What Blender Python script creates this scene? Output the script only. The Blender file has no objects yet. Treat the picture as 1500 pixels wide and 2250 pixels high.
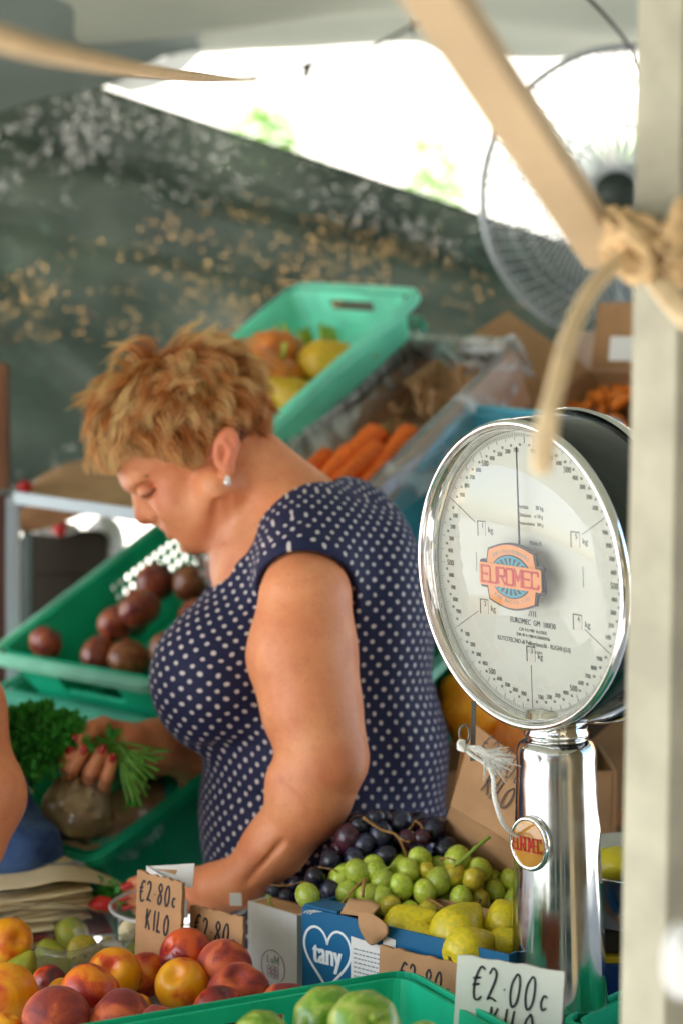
import bpy, math, random
import numpy as np
from mathutils import Vector, Matrix, noise

random.seed(7)
RNG = np.random.default_rng(7)
R = math.radians
S = bpy.context.scene
COL = S.collection

# ---------------------------------------------------------------- camera, sky, sun, exposure
CAM = np.array([0.0, 0.0, 1.65]); PITCH = R(5.0)
FW = np.array([0, math.cos(PITCH), -math.sin(PITCH)])
UP = np.array([0, math.sin(PITCH), math.cos(PITCH)])
RT = np.array([1.0, 0, 0])
FP = 4375.0
cd = bpy.data.cameras.new('camera'); cam = bpy.data.objects.new('camera', cd); COL.objects.link(cam)
cam.location = CAM; cam.rotation_euler = (R(85), 0, 0)
cd.sensor_fit = 'VERTICAL'; cd.sensor_height = 36; cd.sensor_width = 24; cd.lens = 70
cd.clip_start = 0.05; cd.clip_end = 2000
cd.dof.use_dof = True; cd.dof.focus_distance = 1.98; cd.dof.aperture_fstop = 3.1
S.camera = cam

SUN = Vector((-0.62, -0.42, 0.80)).normalized()
w = bpy.data.worlds.new('World'); S.world = w; w.use_nodes = True
nt = w.node_tree; nt.nodes.clear()
sky = nt.nodes.new('ShaderNodeTexSky'); sky.sky_type = 'NISHITA'; sky.sun_disc = False
sky.sun_elevation = math.asin(SUN.z); sky.sun_rotation = math.atan2(SUN.x, SUN.y)
sky.dust_density = 2.0
bg = nt.nodes.new('ShaderNodeBackground'); bg.inputs[1].default_value = 0.15
out = nt.nodes.new('ShaderNodeOutputWorld')
nt.links.new(sky.outputs[0], bg.inputs[0]); nt.links.new(bg.outputs[0], out.inputs[0])
ld = bpy.data.lights.new('sun', 'SUN'); ld.energy = 5.0; ld.angle = R(0.5); ld.color = (1.0, 0.97, 0.92)
sun = bpy.data.objects.new('sun', ld); COL.objects.link(sun)
sun.rotation_euler = SUN.to_track_quat('Z', 'Y').to_euler(); sun.location = (-3, -3, 6)
S.view_settings.view_transform = 'Standard'; S.view_settings.look = 'None'
S.view_settings.exposure = 2.05; S.view_settings.gamma = 1
S.render.film_transparent = False
try:
    S.cycles.use_denoising = True
    S.cycles.max_bounces = 12; S.cycles.transparent_max_bounces = 16
    S.cycles.caustics_reflective = False; S.cycles.caustics_refractive = False
    S.cycles.sample_clamp_indirect = 8
except Exception: pass

# ---------------------------------------------------------------- helpers
def P(px, py, d):
    """photo pixel (1500x2250) at a given distance in front of the lens -> point of the place"""
    return CAM + (px - 750) / FP * d * RT - (py - 1125) / FP * d * UP + d * FW
def V(p): return Vector((float(p[0]), float(p[1]), float(p[2])))

def link(o, parent=None):
    COL.objects.link(o)
    if parent is not None:
        o.parent = parent
    return o
def tag(o, label=None, cat=None, group=None, kind=None):
    if label: o['label'] = label
    if cat: o['category'] = cat
    if group: o['group'] = group
    if kind: o['kind'] = kind
    return o
def empty(name, M=None, loc=None):
    o = bpy.data.objects.new(name, None); o.empty_display_size = 0.05
    if M is not None: o.matrix_world = M
    if loc is not None: o.location = V(loc)
    COL.objects.link(o); return o

class MB:
    def __init__(s): s.v = []; s.f = []; s.n = 0; s.uv = None
    def add(s, v, f):
        v = np.asarray(v, float).reshape(-1, 3); s.v.append(v)
        s.f += [[int(i) + s.n for i in q] for q in f]; s.n += len(v); return s
    def box(s, lo, hi, M=None):
        x0, y0, z0 = lo; x1, y1, z1 = hi
        v = np.array([[x0,y0,z0],[x1,y0,z0],[x1,y1,z0],[x0,y1,z0],[x0,y0,z1],[x1,y0,z1],[x1,y1,z1],[x0,y1,z1]], float)
        if M is not None: v = tf(M, v)
        return s.add(v, [(0,3,2,1),(4,5,6,7),(0,1,5,4),(1,2,6,5),(2,3,7,6),(3,0,4,7)])
    def hexa(s, v):   # 8 corners bottom ring, top ring
        return s.add(v, [(0,3,2,1),(4,5,6,7),(0,1,5,4),(1,2,6,5),(2,3,7,6),(3,0,4,7)])
    def tube(s, pts, r, n=8, closed=False, caps=True, flat=None):
        pts = np.asarray(pts, float); m = len(pts)
        rr = np.full(m, r) if np.isscalar(r) else np.asarray(r, float)
        if closed: t = np.roll(pts, -1, 0) - np.roll(pts, 1, 0)
        else: t = np.gradient(pts, axis=0)
        t /= np.linalg.norm(t, axis=1)[:, None] + 1e-12
        a = np.array([0, 0, 1.0]) if abs(t[0][2]) < 0.9 else np.array([1.0, 0, 0])
        nn = np.cross(t[0], a); nn /= np.linalg.norm(nn)
        ang = np.arange(n) / n * 2 * np.pi; vs = []
        for i in range(m):
            nn = nn - t[i] * (nn @ t[i]); nn /= np.linalg.norm(nn) + 1e-12
            b = np.cross(t[i], nn)
            fl = 1.0 if flat is None else flat
            vs.append(pts[i] + rr[i] * (np.cos(ang)[:, None] * nn + fl * np.sin(ang)[:, None] * b))
        v = np.concatenate(vs); f = []
        for i in range(m if closed else m - 1):
            j = (i + 1) % m
            for k in range(n):
                l = (k + 1) % n; f.append((i*n+k, i*n+l, j*n+l, j*n+k))
        if caps and not closed:
            f.append(tuple(range(n))[::-1]); f.append(tuple((m-1)*n + k for k in range(n)))
        return s.add(v, f)
    def lathe(s, prof, n=48, M=None):   # prof list of (r, z)
        prof = np.asarray(prof, float); m = len(prof); ang = np.arange(n) / n * 2 * np.pi
        v = np.stack([prof[:, 0][:, None] * np.cos(ang), prof[:, 0][:, None] * np.sin(ang), np.repeat(prof[:, 1][:, None], n, 1)], -1).reshape(-1, 3)
        if M is not None: v = tf(M, v)
        f = [(i*n+k, i*n+(k+1) % n, (i+1)*n+(k+1) % n, (i+1)*n+k) for i in range(m-1) for k in range(n)]
        return s.add(v, f)
    def prism(s, poly, z0, z1, M=None):
        poly = np.asarray(poly, float); n = len(poly)
        v = np.concatenate([np.c_[poly, np.full(n, z0)], np.c_[poly, np.full(n, z1)]])
        if M is not None: v = tf(M, v)
        return s.add(v, [tuple(range(n))[::-1], tuple(range(n, 2*n))] + [(i, (i+1) % n, n+(i+1) % n, n+i) for i in range(n)])
    def grid(s, G):      # G (a,b,3)
        a, b = G.shape[:2]
        return s.add(G.reshape(-1, 3), [(i*b+j, i*b+j+1, (i+1)*b+j+1, (i+1)*b+j) for i in range(a-1) for j in range(b-1)])
    def build(s, name, m, parent=None, smooth=True, bevel=0, thick=0, sub=0, uv=None):
        me = bpy.data.meshes.new(name)
        v = np.concatenate(s.v); me.from_pydata(v.tolist(), [], s.f); me.update()
        if m is not None: me.materials.append(m)
        if smooth: me.polygons.foreach_set('use_smooth', [True] * len(me.polygons))
        if uv is not None:
            l = me.uv_layers.new(name='UVMap'); idx = np.empty(len(me.loops), int); me.loops.foreach_get('vertex_index', idx)
            l.data.foreach_set('uv', np.asarray(uv, float)[idx].ravel())
        o = bpy.data.objects.new(name, me); link(o, parent)
        if thick:
            q = o.modifiers.new('s', 'SOLIDIFY'); q.thickness = thick; q.offset = 0
        if bevel:
            q = o.modifiers.new('b', 'BEVEL'); q.width = bevel; q.segments = 2; q.limit_method = 'ANGLE'; q.angle_limit = R(40)
            q = o.modifiers.new('w', 'WEIGHTED_NORMAL'); q.keep_sharp = True
        if sub:
            q = o.modifiers.new('u', 'SUBSURF'); q.levels = sub; q.render_levels = sub
        return o

def tf(M, v):
    M = np.array(M); v = np.asarray(v, float); return v @ M[:3, :3].T + M[:3, 3]
def frame(o, x, y, z):
    M = Matrix.Identity(4)
    for i, a in enumerate((x, y, z)):
        a = np.asarray(a, float); a = a / np.linalg.norm(a)
        for k in range(3): M[k][i] = a[k]
    for k in range(3): M[k][3] = o[k]
    return M
def norm(a): a = np.asarray(a, float); return a / np.linalg.norm(a)
def smooth_path(pts, n=24):
    pts = np.asarray(pts, float); m = len(pts); out = []
    for i in range(m - 1):
        p0 = pts[max(i-1, 0)]; p1 = pts[i]; p2 = pts[i+1]; p3 = pts[min(i+2, m-1)]
        for t in np.linspace(0, 1, n, endpoint=(i == m-2)):
            out.append(0.5*((2*p1)+(-p0+p2)*t+(2*p0-5*p1+4*p2-p3)*t*t+(-p0+3*p1-3*p2+p3)*t**3))
    return np.array(out)
def bilin(ctrl, na, nb):
    """smooth grid through a table of control points"""
    ctrl = np.asarray(ctrl, float)
    rows = np.stack([smooth_path(r, nb) for r in ctrl])
    cols = np.stack([smooth_path(rows[:, j], na) for j in range(rows.shape[1])], 1)
    return cols

# ---------------------------------------------------------------- materials
def srgb(r, g, b):
    f = lambda c: (c/255/12.92) if c/255 <= 0.04045 else ((c/255+0.055)/1.055)**2.4
    return (f(r), f(g), f(b))
MATS = {}
def mat(name, col, rough=0.5, metal=0.0, var=0.12, vscale=8.0, bump=0.0, bscale=60.0, sss=0.0, trans=0.0, coat=0.0,
        spec=0.5, alpha=1.0, transl=0.0, col2=None, ior=1.45, sheen=0.0, rndhue=0.0, aniso=0.0, rvar=0.0, detail=6):
    if name in MATS: return MATS[name]
    m = bpy.data.materials.new(name); m.use_nodes = True; t = m.node_tree; N = t.nodes; L = t.links
    b = N['Principled BSDF']; outn = N['Material Output']
    tc = N.new('ShaderNodeTexCoord')
    c1 = (*col, 1)
    if var > 0 or col2 is not None:
        nz = N.new('ShaderNodeTexNoise'); nz.inputs['Scale'].default_value = vscale; nz.inputs['Detail'].default_value = detail
        oi = N.new('ShaderNodeObjectInfo'); ad = N.new('ShaderNodeVectorMath'); ad.operation = 'ADD'
        sc = N.new('ShaderNodeVectorMath'); sc.operation = 'SCALE'; sc.inputs['Scale'].default_value = 37.0
        cmb = N.new('ShaderNodeCombineXYZ'); L.new(oi.outputs['Random'], cmb.inputs[0]); L.new(oi.outputs['Random'], cmb.inputs[1])
        L.new(cmb.outputs[0], sc.inputs[0]); L.new(tc.outputs['Object'], ad.inputs[0]); L.new(sc.outputs[0], ad.inputs[1])
        L.new(ad.outputs[0], nz.inputs['Vector'])
        cr = N.new('ShaderNodeValToRGB'); cr.color_ramp.elements[0].position = 0.32; cr.color_ramp.elements[1].position = 0.68
        if col2 is None:
            cr.color_ramp.elements[0].color = (*[max(0, x*(1-var)) for x in col], 1)
            cr.color_ramp.elements[1].color = (*[min(1, x*(1+var)) for x in col], 1)
        else:
            cr.color_ramp.elements[0].color = c1; cr.color_ramp.elements[1].color = (*col2, 1)
        L.new(nz.outputs['Fac'], cr.inputs[0])
        src = cr.outputs[0]
        if rndhue:
            hs = N.new('ShaderNodeHueSaturation'); mr = N.new('ShaderNodeMapRange')
            mr.inputs['To Min'].default_value = 1-rndhue; mr.inputs['To Max'].default_value = 1+rndhue
            L.new(oi.outputs['Random'], mr.inputs[0]); L.new(mr.outputs[0], hs.inputs['Value']); L.new(src, hs.inputs['Color']); src = hs.outputs[0]
        L.new(src, b.inputs['Base Color'])
        if rvar:
            mr2 = N.new('ShaderNodeMapRange'); mr2.inputs['To Min'].default_value = max(0, rough-rvar); mr2.inputs['To Max'].default_value = rough+rvar
            L.new(nz.outputs['Fac'], mr2.inputs[0]); L.new(mr2.outputs[0], b.inputs['Roughness'])
    else:
        b.inputs['Base Color'].default_value = c1
    if not rvar: b.inputs['Roughness'].default_value = rough
    b.inputs['Metallic'].default_value = metal
    b.inputs['Specular IOR Level'].default_value = spec
    b.inputs['IOR'].default_value = ior
    b.inputs['Transmission Weight'].default_value = trans
    b.inputs['Coat Weight'].default_value = coat
    b.inputs['Alpha'].default_value = alpha
    b.inputs['Sheen Weight'].default_value = sheen
    b.inputs['Anisotropic'].default_value = aniso
    if sss:
        b.inputs['Subsurface Weight'].default_value = sss; b.inputs['Subsurface Radius'].default_value = (1.0, 0.35, 0.2); b.inputs['Subsurface Scale'].default_value = 0.006
    if bump:
        n2 = N.new('ShaderNodeTexNoise'); n2.inputs['Scale'].default_value = bscale; n2.inputs['Detail'].default_value = 5
        L.new(tc.outputs['Object'], n2.inputs['Vector'])
        bp = N.new('ShaderNodeBump'); bp.inputs['Strength'].default_value = bump; bp.inputs['Distance'].default_value = 0.004
        L.new(n2.outputs['Fac'], bp.inputs['Height']); L.new(bp.outputs[0], b.inputs['Normal'])
    if transl:
        tr = N.new('ShaderNodeBsdfTranslucent'); mx = N.new('ShaderNodeMixShader'); mx.inputs[0].default_value = transl
        tr.inputs[0].default_value = c1
        if b.inputs['Base Color'].links: L.new(b.inputs['Base Color'].links[0].from_socket, tr.inputs[0])
        L.new(b.outputs[0], mx.inputs[1]); L.new(tr.outputs[0], mx.inputs[2]); L.new(mx.outputs[0], outn.inputs[0])
    MATS[name] = m; return m

def mthin(name, f0=0.05, rough=0.03, tint=(1, 1, 1), haze=0.0, bump=0.0, bscale=20, shine_streak=0.0):
    """thin clear sheet: see-through with a Schlick reflection that is the same from both sides"""
    if name in MATS: return MATS[name]
    m = bpy.data.materials.new(name); m.use_nodes = True; t = m.node_tree; N = t.nodes; L = t.links; N.remove(N['Principled BSDF'])
    lw = N.new('ShaderNodeLayerWeight'); lw.inputs[0].default_value = 0.5
    p5 = N.new('ShaderNodeMath'); p5.operation = 'POWER'; p5.inputs[1].default_value = 4.0; L.new(lw.outputs['Facing'], p5.inputs[0])
    ml = N.new('ShaderNodeMath'); ml.operation = 'MULTIPLY_ADD'; ml.inputs[1].default_value = 1-f0; ml.inputs[2].default_value = f0; ml.use_clamp = True; L.new(p5.outputs[0], ml.inputs[0])
    tp = N.new('ShaderNodeBsdfTransparent'); tp.inputs[0].default_value = (*tint, 1); gl = N.new('ShaderNodeBsdfGlossy'); gl.inputs['Roughness'].default_value = rough
    mx = N.new('ShaderNodeMixShader'); L.new(ml.outputs[0], mx.inputs[0]); L.new(tp.outputs[0], mx.inputs[1]); L.new(gl.outputs[0], mx.inputs[2]); res = mx.outputs[0]
    tc = N.new('ShaderNodeTexCoord')
    if bump:
        n = N.new('ShaderNodeTexNoise'); n.inputs['Scale'].default_value = bscale; n.inputs['Detail'].default_value = 4; n.inputs['Distortion'].default_value = 1.2; L.new(tc.outputs['Object'], n.inputs[0])
        bp = N.new('ShaderNodeBump'); bp.inputs['Strength'].default_value = bump; bp.inputs['Distance'].default_value = .01; L.new(n.outputs['Fac'], bp.inputs['Height']); L.new(bp.outputs[0], gl.inputs['Normal']); L.new(bp.outputs[0], lw.inputs['Normal'])
    if haze:
        df = N.new('ShaderNodeBsdfDiffuse'); df.inputs[0].default_value = (.86, .88, .9, 1); m2 = N.new('ShaderNodeMixShader'); m2.inputs[0].default_value = haze
        if shine_streak:
            n4 = N.new('ShaderNodeTexNoise'); n4.inputs['Scale'].default_value = bscale*.9; n4.inputs['Detail'].default_value = 5; n4.inputs['Distortion'].default_value = 2.5; L.new(tc.outputs['Object'], n4.inputs[0])  # pale diffuse streaks painted in as highlights on the creased film
            r4 = N.new('ShaderNodeMapRange'); r4.inputs['From Min'].default_value = .5; r4.inputs['From Max'].default_value = .68; r4.inputs['To Min'].default_value = haze; r4.inputs['To Max'].default_value = min(1, haze+shine_streak); L.new(n4.outputs['Fac'], r4.inputs[0]); L.new(r4.outputs[0], m2.inputs[0])
        L.new(res, m2.inputs[1]); L.new(df.outputs[0], m2.inputs[2]); res = m2.outputs[0]
    L.new(res, N['Material Output'].inputs[0]); MATS[name] = m; return m
M_gl = lambda: mat('clear_plastic', (0.95, 0.97, 0.98), rough=0.08, trans=1.0, var=0, ior=1.12, bump=0.0)
M_card = lambda: mat('cardboard', srgb(178, 136, 96), rough=0.85, var=0.12, vscale=25, bump=0.15, bscale=180)
M_card2 = lambda: mat('cardboard_dark', srgb(150, 108, 72), rough=0.9, var=0.12, vscale=25)
M_wht = lambda: mat('white_paper', srgb(222, 220, 216), rough=0.6, var=0.04, vscale=20)
M_ink = lambda: mat('marker_ink', (0.012, 0.012, 0.02), rough=0.5, var=0)

# ---------------------------------------------------------------- distance-field sculpting
DEFAX = [np.eye(3)]
class Field:
    def __init__(s, lo, hi, h):
        s.lo = np.array(lo, float); s.h = h
        s.n = np.ceil((np.array(hi) - s.lo) / h).astype(int) + 1
        s.D = np.full(s.n, 0.2, np.float32)
        s.ax = [s.lo[i] + h * np.arange(s.n[i]) for i in range(3)]
    def loc(s, lo, hi, pad):
        a = np.clip(np.floor((np.asarray(lo) - pad - s.lo) / s.h).astype(int), 0, s.n)
        b = np.clip(np.ceil((np.asarray(hi) + pad - s.lo) / s.h).astype(int) + 1, 0, s.n)
        sl = tuple(slice(a[i], b[i]) for i in range(3))
        g = np.meshgrid(*[s.ax[i][sl[i]].astype(np.float32) for i in range(3)], indexing='ij', sparse=True)
        return sl, g
    def comb(s, sl, d, k, mode):
        D = s.D[sl]
        if mode == 'u':
            if k > 0:
                h = np.clip(0.5 + 0.5 * (D - d) / k, 0, 1); s.D[sl] = D * (1-h) + d * h - k * h * (1-h)
            else: s.D[sl] = np.minimum(D, d)
        else:
            if k > 0:
                h = np.clip(0.5 - 0.5 * (D + d) / k, 0, 1); s.D[sl] = D * (1-h) - d * h + k * h * (1-h)
            else: s.D[sl] = np.maximum(D, -d)
    def cone(s, a, b, ra, rb, k=0.01, mode='u'):
        a = np.asarray(a, float); b = np.asarray(b, float); m = max(ra, rb)
        sl, g = s.loc(np.minimum(a, b) - m, np.maximum(a, b) + m, k + 3 * s.h)
        if 0 in [q.size for q in g]: return
        ba = b - a; q = ba @ ba
        t = np.clip(sum((g[i] - a[i]) * ba[i] for i in range(3)) / max(q, 1e-9), 0, 1)
        d = np.sqrt(sum((g[i] - a[i] - t * ba[i])**2 for i in range(3))) - (ra + (rb - ra) * t)
        s.comb(sl, d.astype(np.float32), k, mode)
    def chain(s, pts, k=0.01, mode='u'):
        for p, q in zip(pts[:-1], pts[1:]): s.cone(p[0], q[0], p[1], q[1], k, mode)
    def ell(s, c, r, A=None, k=0.01, mode='u'):
        """A rows = axes"""
        c = np.asarray(c, float); r = np.asarray(r, float); m = max(r)
        A = DEFAX[0] if A is None else A
        sl, g = s.loc(c - m, c + m, k + 3 * s.h)
        if 0 in [q.size for q in g]: return
        l = [sum((g[i] - c[i]) * A[j][i] for i in range(3)) for j in range(3)]
        k0 = np.sqrt(sum((l[j] / r[j])**2 for j in range(3))); k1 = np.sqrt(sum((l[j] / r[j]**2)**2 for j in range(3)))
        d = k0 * (k0 - 1) / (k1 + 1e-6)
        s.comb(sl, d.astype(np.float32), k, mode)
    def nets(s):
        D = s.D; I = D < 0
        c = np.zeros(np.array(D.shape) - 1, np.uint8)
        for dx in (0, 1):
            for dy in (0, 1):
                for dz in (0, 1):
                    c += I[dx:dx + c.shape[0], dy:dy + c.shape[1], dz:dz + c.shape[2]]
        act = (c > 0) & (c < 8); ijk = np.argwhere(act)
        ids = np.full(c.shape, -1, np.int32); ids[tuple(ijk.T)] = np.arange(len(ijk))
        acc = np.zeros((len(ijk), 3)); cnt = np.zeros(len(ijk))
        off = [(x, y, z) for x in (0, 1) for y in (0, 1) for z in (0, 1)]
        for a in off:
            for ax in range(3):
                if a[ax] == 0:
                    b = list(a); b[ax] = 1
                    va = D[tuple((ijk + a).T)]; vb = D[tuple((ijk + b).T)]
                    m = (va < 0) != (vb < 0); t = va[m] / (va[m] - vb[m])
                    p = np.tile(np.array(a, float), (m.sum(), 1)); p[:, ax] = t
                    acc[m] += p; cnt[m] += 1
        v = (ijk + acc / cnt[:, None]) * s.h + s.lo
        quads = []
        for ax in range(3):
            o = [q for q in range(3) if q != ax]
            sl0 = [slice(None)] * 3; sl1 = [slice(None)] * 3
            sl0[ax] = slice(0, -1); sl1[ax] = slice(1, None)
            A0 = I[tuple(sl0)]; A1 = I[tuple(sl1)]
            e = np.argwhere(A0 != A1)
            e = e[(e[:, o[0]] > 0) & (e[:, o[1]] > 0) & (e[:, o[0]] < c.shape[o[0]]) & (e[:, o[1]] < c.shape[o[1]])]
            fl = A0[tuple(e.T)]
            q = []
            for du, dv in ((1, 1), (0, 1), (0, 0), (1, 0)):
                k = e.copy(); k[:, o[0]] -= du; k[:, o[1]] -= dv; q.append(ids[tuple(k.T)])
            q = np.stack(q, 1)
            if ax == 1: fl = ~fl
            q[~fl] = q[~fl][:, ::-1]
            quads.append(q)
        f = np.concatenate(quads); f = f[(f >= 0).all(1)]
        return v, f
def relax(v, f, it=3, lam=0.5):
    e = np.concatenate([f[:, [0, 1]], f[:, [1, 2]], f[:, [2, 3]], f[:, [3, 0]]])
    cnt = np.bincount(e.ravel(), minlength=len(v))[:, None]
    for _ in range(it):
        a = np.stack([np.bincount(e[:, 0], v[e[:, 1], i], len(v)) + np.bincount(e[:, 1], v[e[:, 0], i], len(v)) for i in range(3)], 1)
        v = v + lam * (a / np.maximum(cnt, 1) - v)
    return v
def fastmesh(name, v, f, m, parent=None, uv=None, attrs=None):
    me = bpy.data.meshes.new(name); me.vertices.add(len(v)); me.vertices.foreach_set('co', np.ascontiguousarray(v, np.float32).ravel())
    k = f.shape[1]
    me.loops.add(len(f) * k); me.loops.foreach_set('vertex_index', np.ascontiguousarray(f, np.int32).ravel())
    me.polygons.add(len(f)); me.polygons.foreach_set('loop_start', np.arange(0, len(f) * k, k, dtype=np.int32))
    try: me.polygons.foreach_set('loop_total', np.full(len(f), k, np.int32))
    except Exception: pass
    me.update(calc_edges=True); me.validate()
    me.polygons.foreach_set('use_smooth', [True] * len(me.polygons))
    if uv is not None:
        l = me.uv_layers.new(name='UVMap'); idx = np.empty(len(me.loops), np.int32); me.loops.foreach_get('vertex_index', idx)
        l.data.foreach_set('uv', np.ascontiguousarray(uv[idx], np.float32).ravel())
    for an, av in (attrs or {}).items():
        at = me.color_attributes.new(an, 'FLOAT_COLOR', 'POINT'); at.data.foreach_set('color', np.ascontiguousarray(av, np.float32).ravel())
    if m: me.materials.append(m)
    o = bpy.data.objects.new(name, me); link(o, parent); return o

# text as flat mesh in a local frame
def text_mesh(txt, size, M, ext=0.0003, align='CENTER', sx=1.0, shear=0.0):
    cu = bpy.data.curves.new('t', 'FONT'); cu.body = txt; cu.size = size; cu.align_x = align; cu.align_y = 'CENTER'; cu.extrude = ext; cu.resolution_u = 3
    cu.shear = shear
    o = bpy.data.objects.new('t', cu); COL.objects.link(o); dg = bpy.context.evaluated_depsgraph_get(); dg.update()
    me = bpy.data.meshes.new_from_object(o.evaluated_get(dg))
    v = np.empty(len(me.vertices) * 3); me.vertices.foreach_get('co', v); v = v.reshape(-1, 3); v[:, 0] *= sx
    f = [tuple(p.vertices) for p in me.polygons]
    bpy.data.objects.remove(o); bpy.data.curves.remove(cu); bpy.data.meshes.remove(me)
    return tf(M, v) if len(v) else v, f
def Tm(x, y, z=0, rot=0.0):
    return Matrix.Translation((x, y, z)) @ Matrix.Rotation(rot, 4, 'Z')
def ribbon(mb, pts, wdt, M, z=0.0, th=0.0004):
    """flat pen stroke through 2-d points"""
    p = smooth_path(np.c_[np.asarray(pts, float), np.zeros(len(pts))], 7)[:, :2]
    t = np.gradient(p, axis=0); t /= np.linalg.norm(t, axis=1)[:, None] + 1e-9; n = np.c_[-t[:, 1], t[:, 0]]
    ww = wdt * (0.8 + 0.35 * np.sin(np.linspace(0.3, 2.8, len(p))))[:, None] / 2
    a = p + n * ww; b = p - n * ww; m = len(p)
    v = np.concatenate([np.c_[a, np.full(m, z)], np.c_[b, np.full(m, z)], np.c_[a, np.full(m, z+th)], np.c_[b, np.full(m, z+th)]])
    f = [(i+2*m, i+1+2*m, i+1+3*m, i+3*m) for i in range(m-1)] + [(i, i+1, i+1+2*m, i+2*m) for i in range(m-1)] + [(i+m, i+3*m, i+1+3*m, i+1+m) for i in range(m-1)]
    mb.add(tf(M, v), f)
GL = {
 '€': [[(.62,.92),(.4,1.0),(.2,.75),(.12,.4),(.2,.05),(.42,0),(.6,.12)], [(0,.62),(.45,.68)], [(0,.42),(.42,.48)]],
 '2': [[(.05,.8),(.2,.98),(.42,.88),(.4,.6),(.15,.12),(.1,.05),(.3,.1),(.6,.02)]],
 '.': [[(.1,.42),(.16,.4)]],
 '8': [[(.5,.85),(.3,1.0),(.12,.8),(.28,.58),(.48,.35),(.4,.05),(.18,.03),(.1,.25),(.3,.52),(.48,.72),(.5,.85)]],
 '0': [[(.3,1.0),(.08,.7),(.06,.3),(.22,0),(.45,.15),(.52,.55),(.45,.9),(.3,1.0)]],
 'c': [[(.4,.38),(.22,.42),(.1,.2),(.22,0),(.42,.08)]],
 'K': [[(.08,.02),(.14,.5),(.1,1.0)], [(.1,.9),(.12,.45),(.5,.98)], [(.14,.5),(.3,.35),(.55,0)]],
 'I': [[(.2,1.0),(.18,.5),(.2,0)]],
 'L': [[(.2,1.0),(.15,.5),(.14,.04),(.3,.06),(.52,.0)]],
 'O': [[(.32,.95),(.1,.7),(.08,.25),(.28,0),(.5,.2),(.52,.65),(.36,.95),(.26,.9)]],
}
def handwrite(mb, txt, x, y, h, M, pen=0.0016, sp=0.47, asp=0.55, z=0.0003, slant=0.08, drop=0.0):
    cx = x
    for i, ch in enumerate(txt):
        if ch == ' ': cx += h * 0.3; continue
        jy = random.uniform(-.04, .04) * h - drop * i
        for st in GL[ch]:
            ribbon(mb, [(cx + (a*asp + slant*b) * h, y + jy + b * h) for a, b in st], pen, M, z)
        cx += h * (0.24 if ch in '.I' else sp)
# ================================================================ the setting
# ---- ground
m_ground = mat('pale_paving', srgb(188, 188, 184), rough=0.9, var=0.18, vscale=1.2, bump=0.3, bscale=9)
mb = MB(); mb.add([(-300,-300,0),(300,-300,0),(300,300,0),(-300,300,0)], [(0,1,2,3)])
tag(mb.build('ground', m_ground, smooth=False), kind='structure')

# ---- street houses beyond the stall and across the street behind the camera
m_lime = mat('limestone', srgb(222, 218, 206), rough=0.9, var=0.1, vscale=0.9, bump=0.2, bscale=6)
m_pink = mat('cream_render', srgb(224, 196, 150), rough=0.9, var=0.08, vscale=0.8)
m_ochre = mat('ochre_render', srgb(214, 170, 110), rough=0.9, var=0.08, vscale=0.8)
m_glass = mat('window_glass', (0.03, 0.04, 0.05), rough=0.05, var=0)
m_green = mat('green_shutter', srgb(60, 110, 84), rough=0.6, var=0.1)
m_blue = mat('blue_shutter', srgb(70, 110, 150), rough=0.6, var=0.1)
def house(name, label, x0, x1, y0, depth, h, wm, sm, face=-1, cols=3, rows=3):
    root = empty(name, loc=(x0, y0, 0)); tag(root, label, 'building', 'houses along the street')
    inv = Matrix.Translation((-x0, -y0, 0))
    yb = y0 - face * depth
    b = MB(); b.box((0, min(0, yb-y0), 0), (x1-x0, max(0, yb-y0), h)); b.build('wall', wm, root, smooth=False)
    c = MB(); c.box((-0.12, min(0, yb-y0)-0.12, h), (x1-x0+0.12, max(0, yb-y0)+0.12, h+0.25)); c.build('cornice', wm, root, smooth=False)
    cw = (x1-x0)/cols
    for i in range(cols):
        for j in range(rows):
            cx = (i+0.5)*cw; z0 = 1.0 + j*3.0; ww = 1.0; hh = 1.5
            if j == 0 and i % 2: z0 = 0.0; hh = 2.3; ww = 1.1
            q = MB(); q.box((cx-ww/2, face*0.03 if face < 0 else -0.0, z0), (cx+ww/2, 0.0 if face < 0 else 0.03, z0+hh))
            o = q.build('door' if z0 == 0 else 'window', m_glass, root, smooth=False)
            for s in (-1, 1):
                q = MB()
                xa = cx + s*(ww/2+0.02); xb = cx + s*(ww/2+0.5)
                q.box((min(xa, xb), min(0, face*0.06), z0), (max(xa, xb), max(0, face*0.06), z0+hh))
                q.build('shutter', sm, o, smooth=False)
            q = MB(); q.box((cx-ww/2-0.1, min(0, face*0.14), z0-0.12), (cx+ww/2+0.1, max(0, face*0.14), z0-0.003)) if z0 > 0 else q.box((cx-ww/2-.1, min(0, face*0.2), 0), (cx+ww/2+.1, max(0, face*.2), .12))
            q.build('sill', wm, o, smooth=False)
    return root
house('stone_house', 'pale limestone house glaring in the sun beyond the gap over the net', -9, 3.4, 13, 8, 11, m_lime, m_green, -1, 4, 3)
house('stone_house', 'sunlit ochre house to the right beyond the fan', 3.6, 14, 14, 8, 9, m_ochre, m_blue, -1, 3, 3)
house('stone_house', 'cream rendered house far left behind the green net', -22, -9.3, 12, 8, 10, m_pink, m_green, -1, 4, 3)
house('stone_house', 'tall limestone house across the street behind the photographer', -10, 2, -11, 8, 10, m_lime, m_blue, 1, 4, 3)
house('stone_house', 'cream house across the street mirrored in the scale', 2.3, 12, -10, 8, 8.5, m_pink, m_green, 1, 3, 2)

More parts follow.
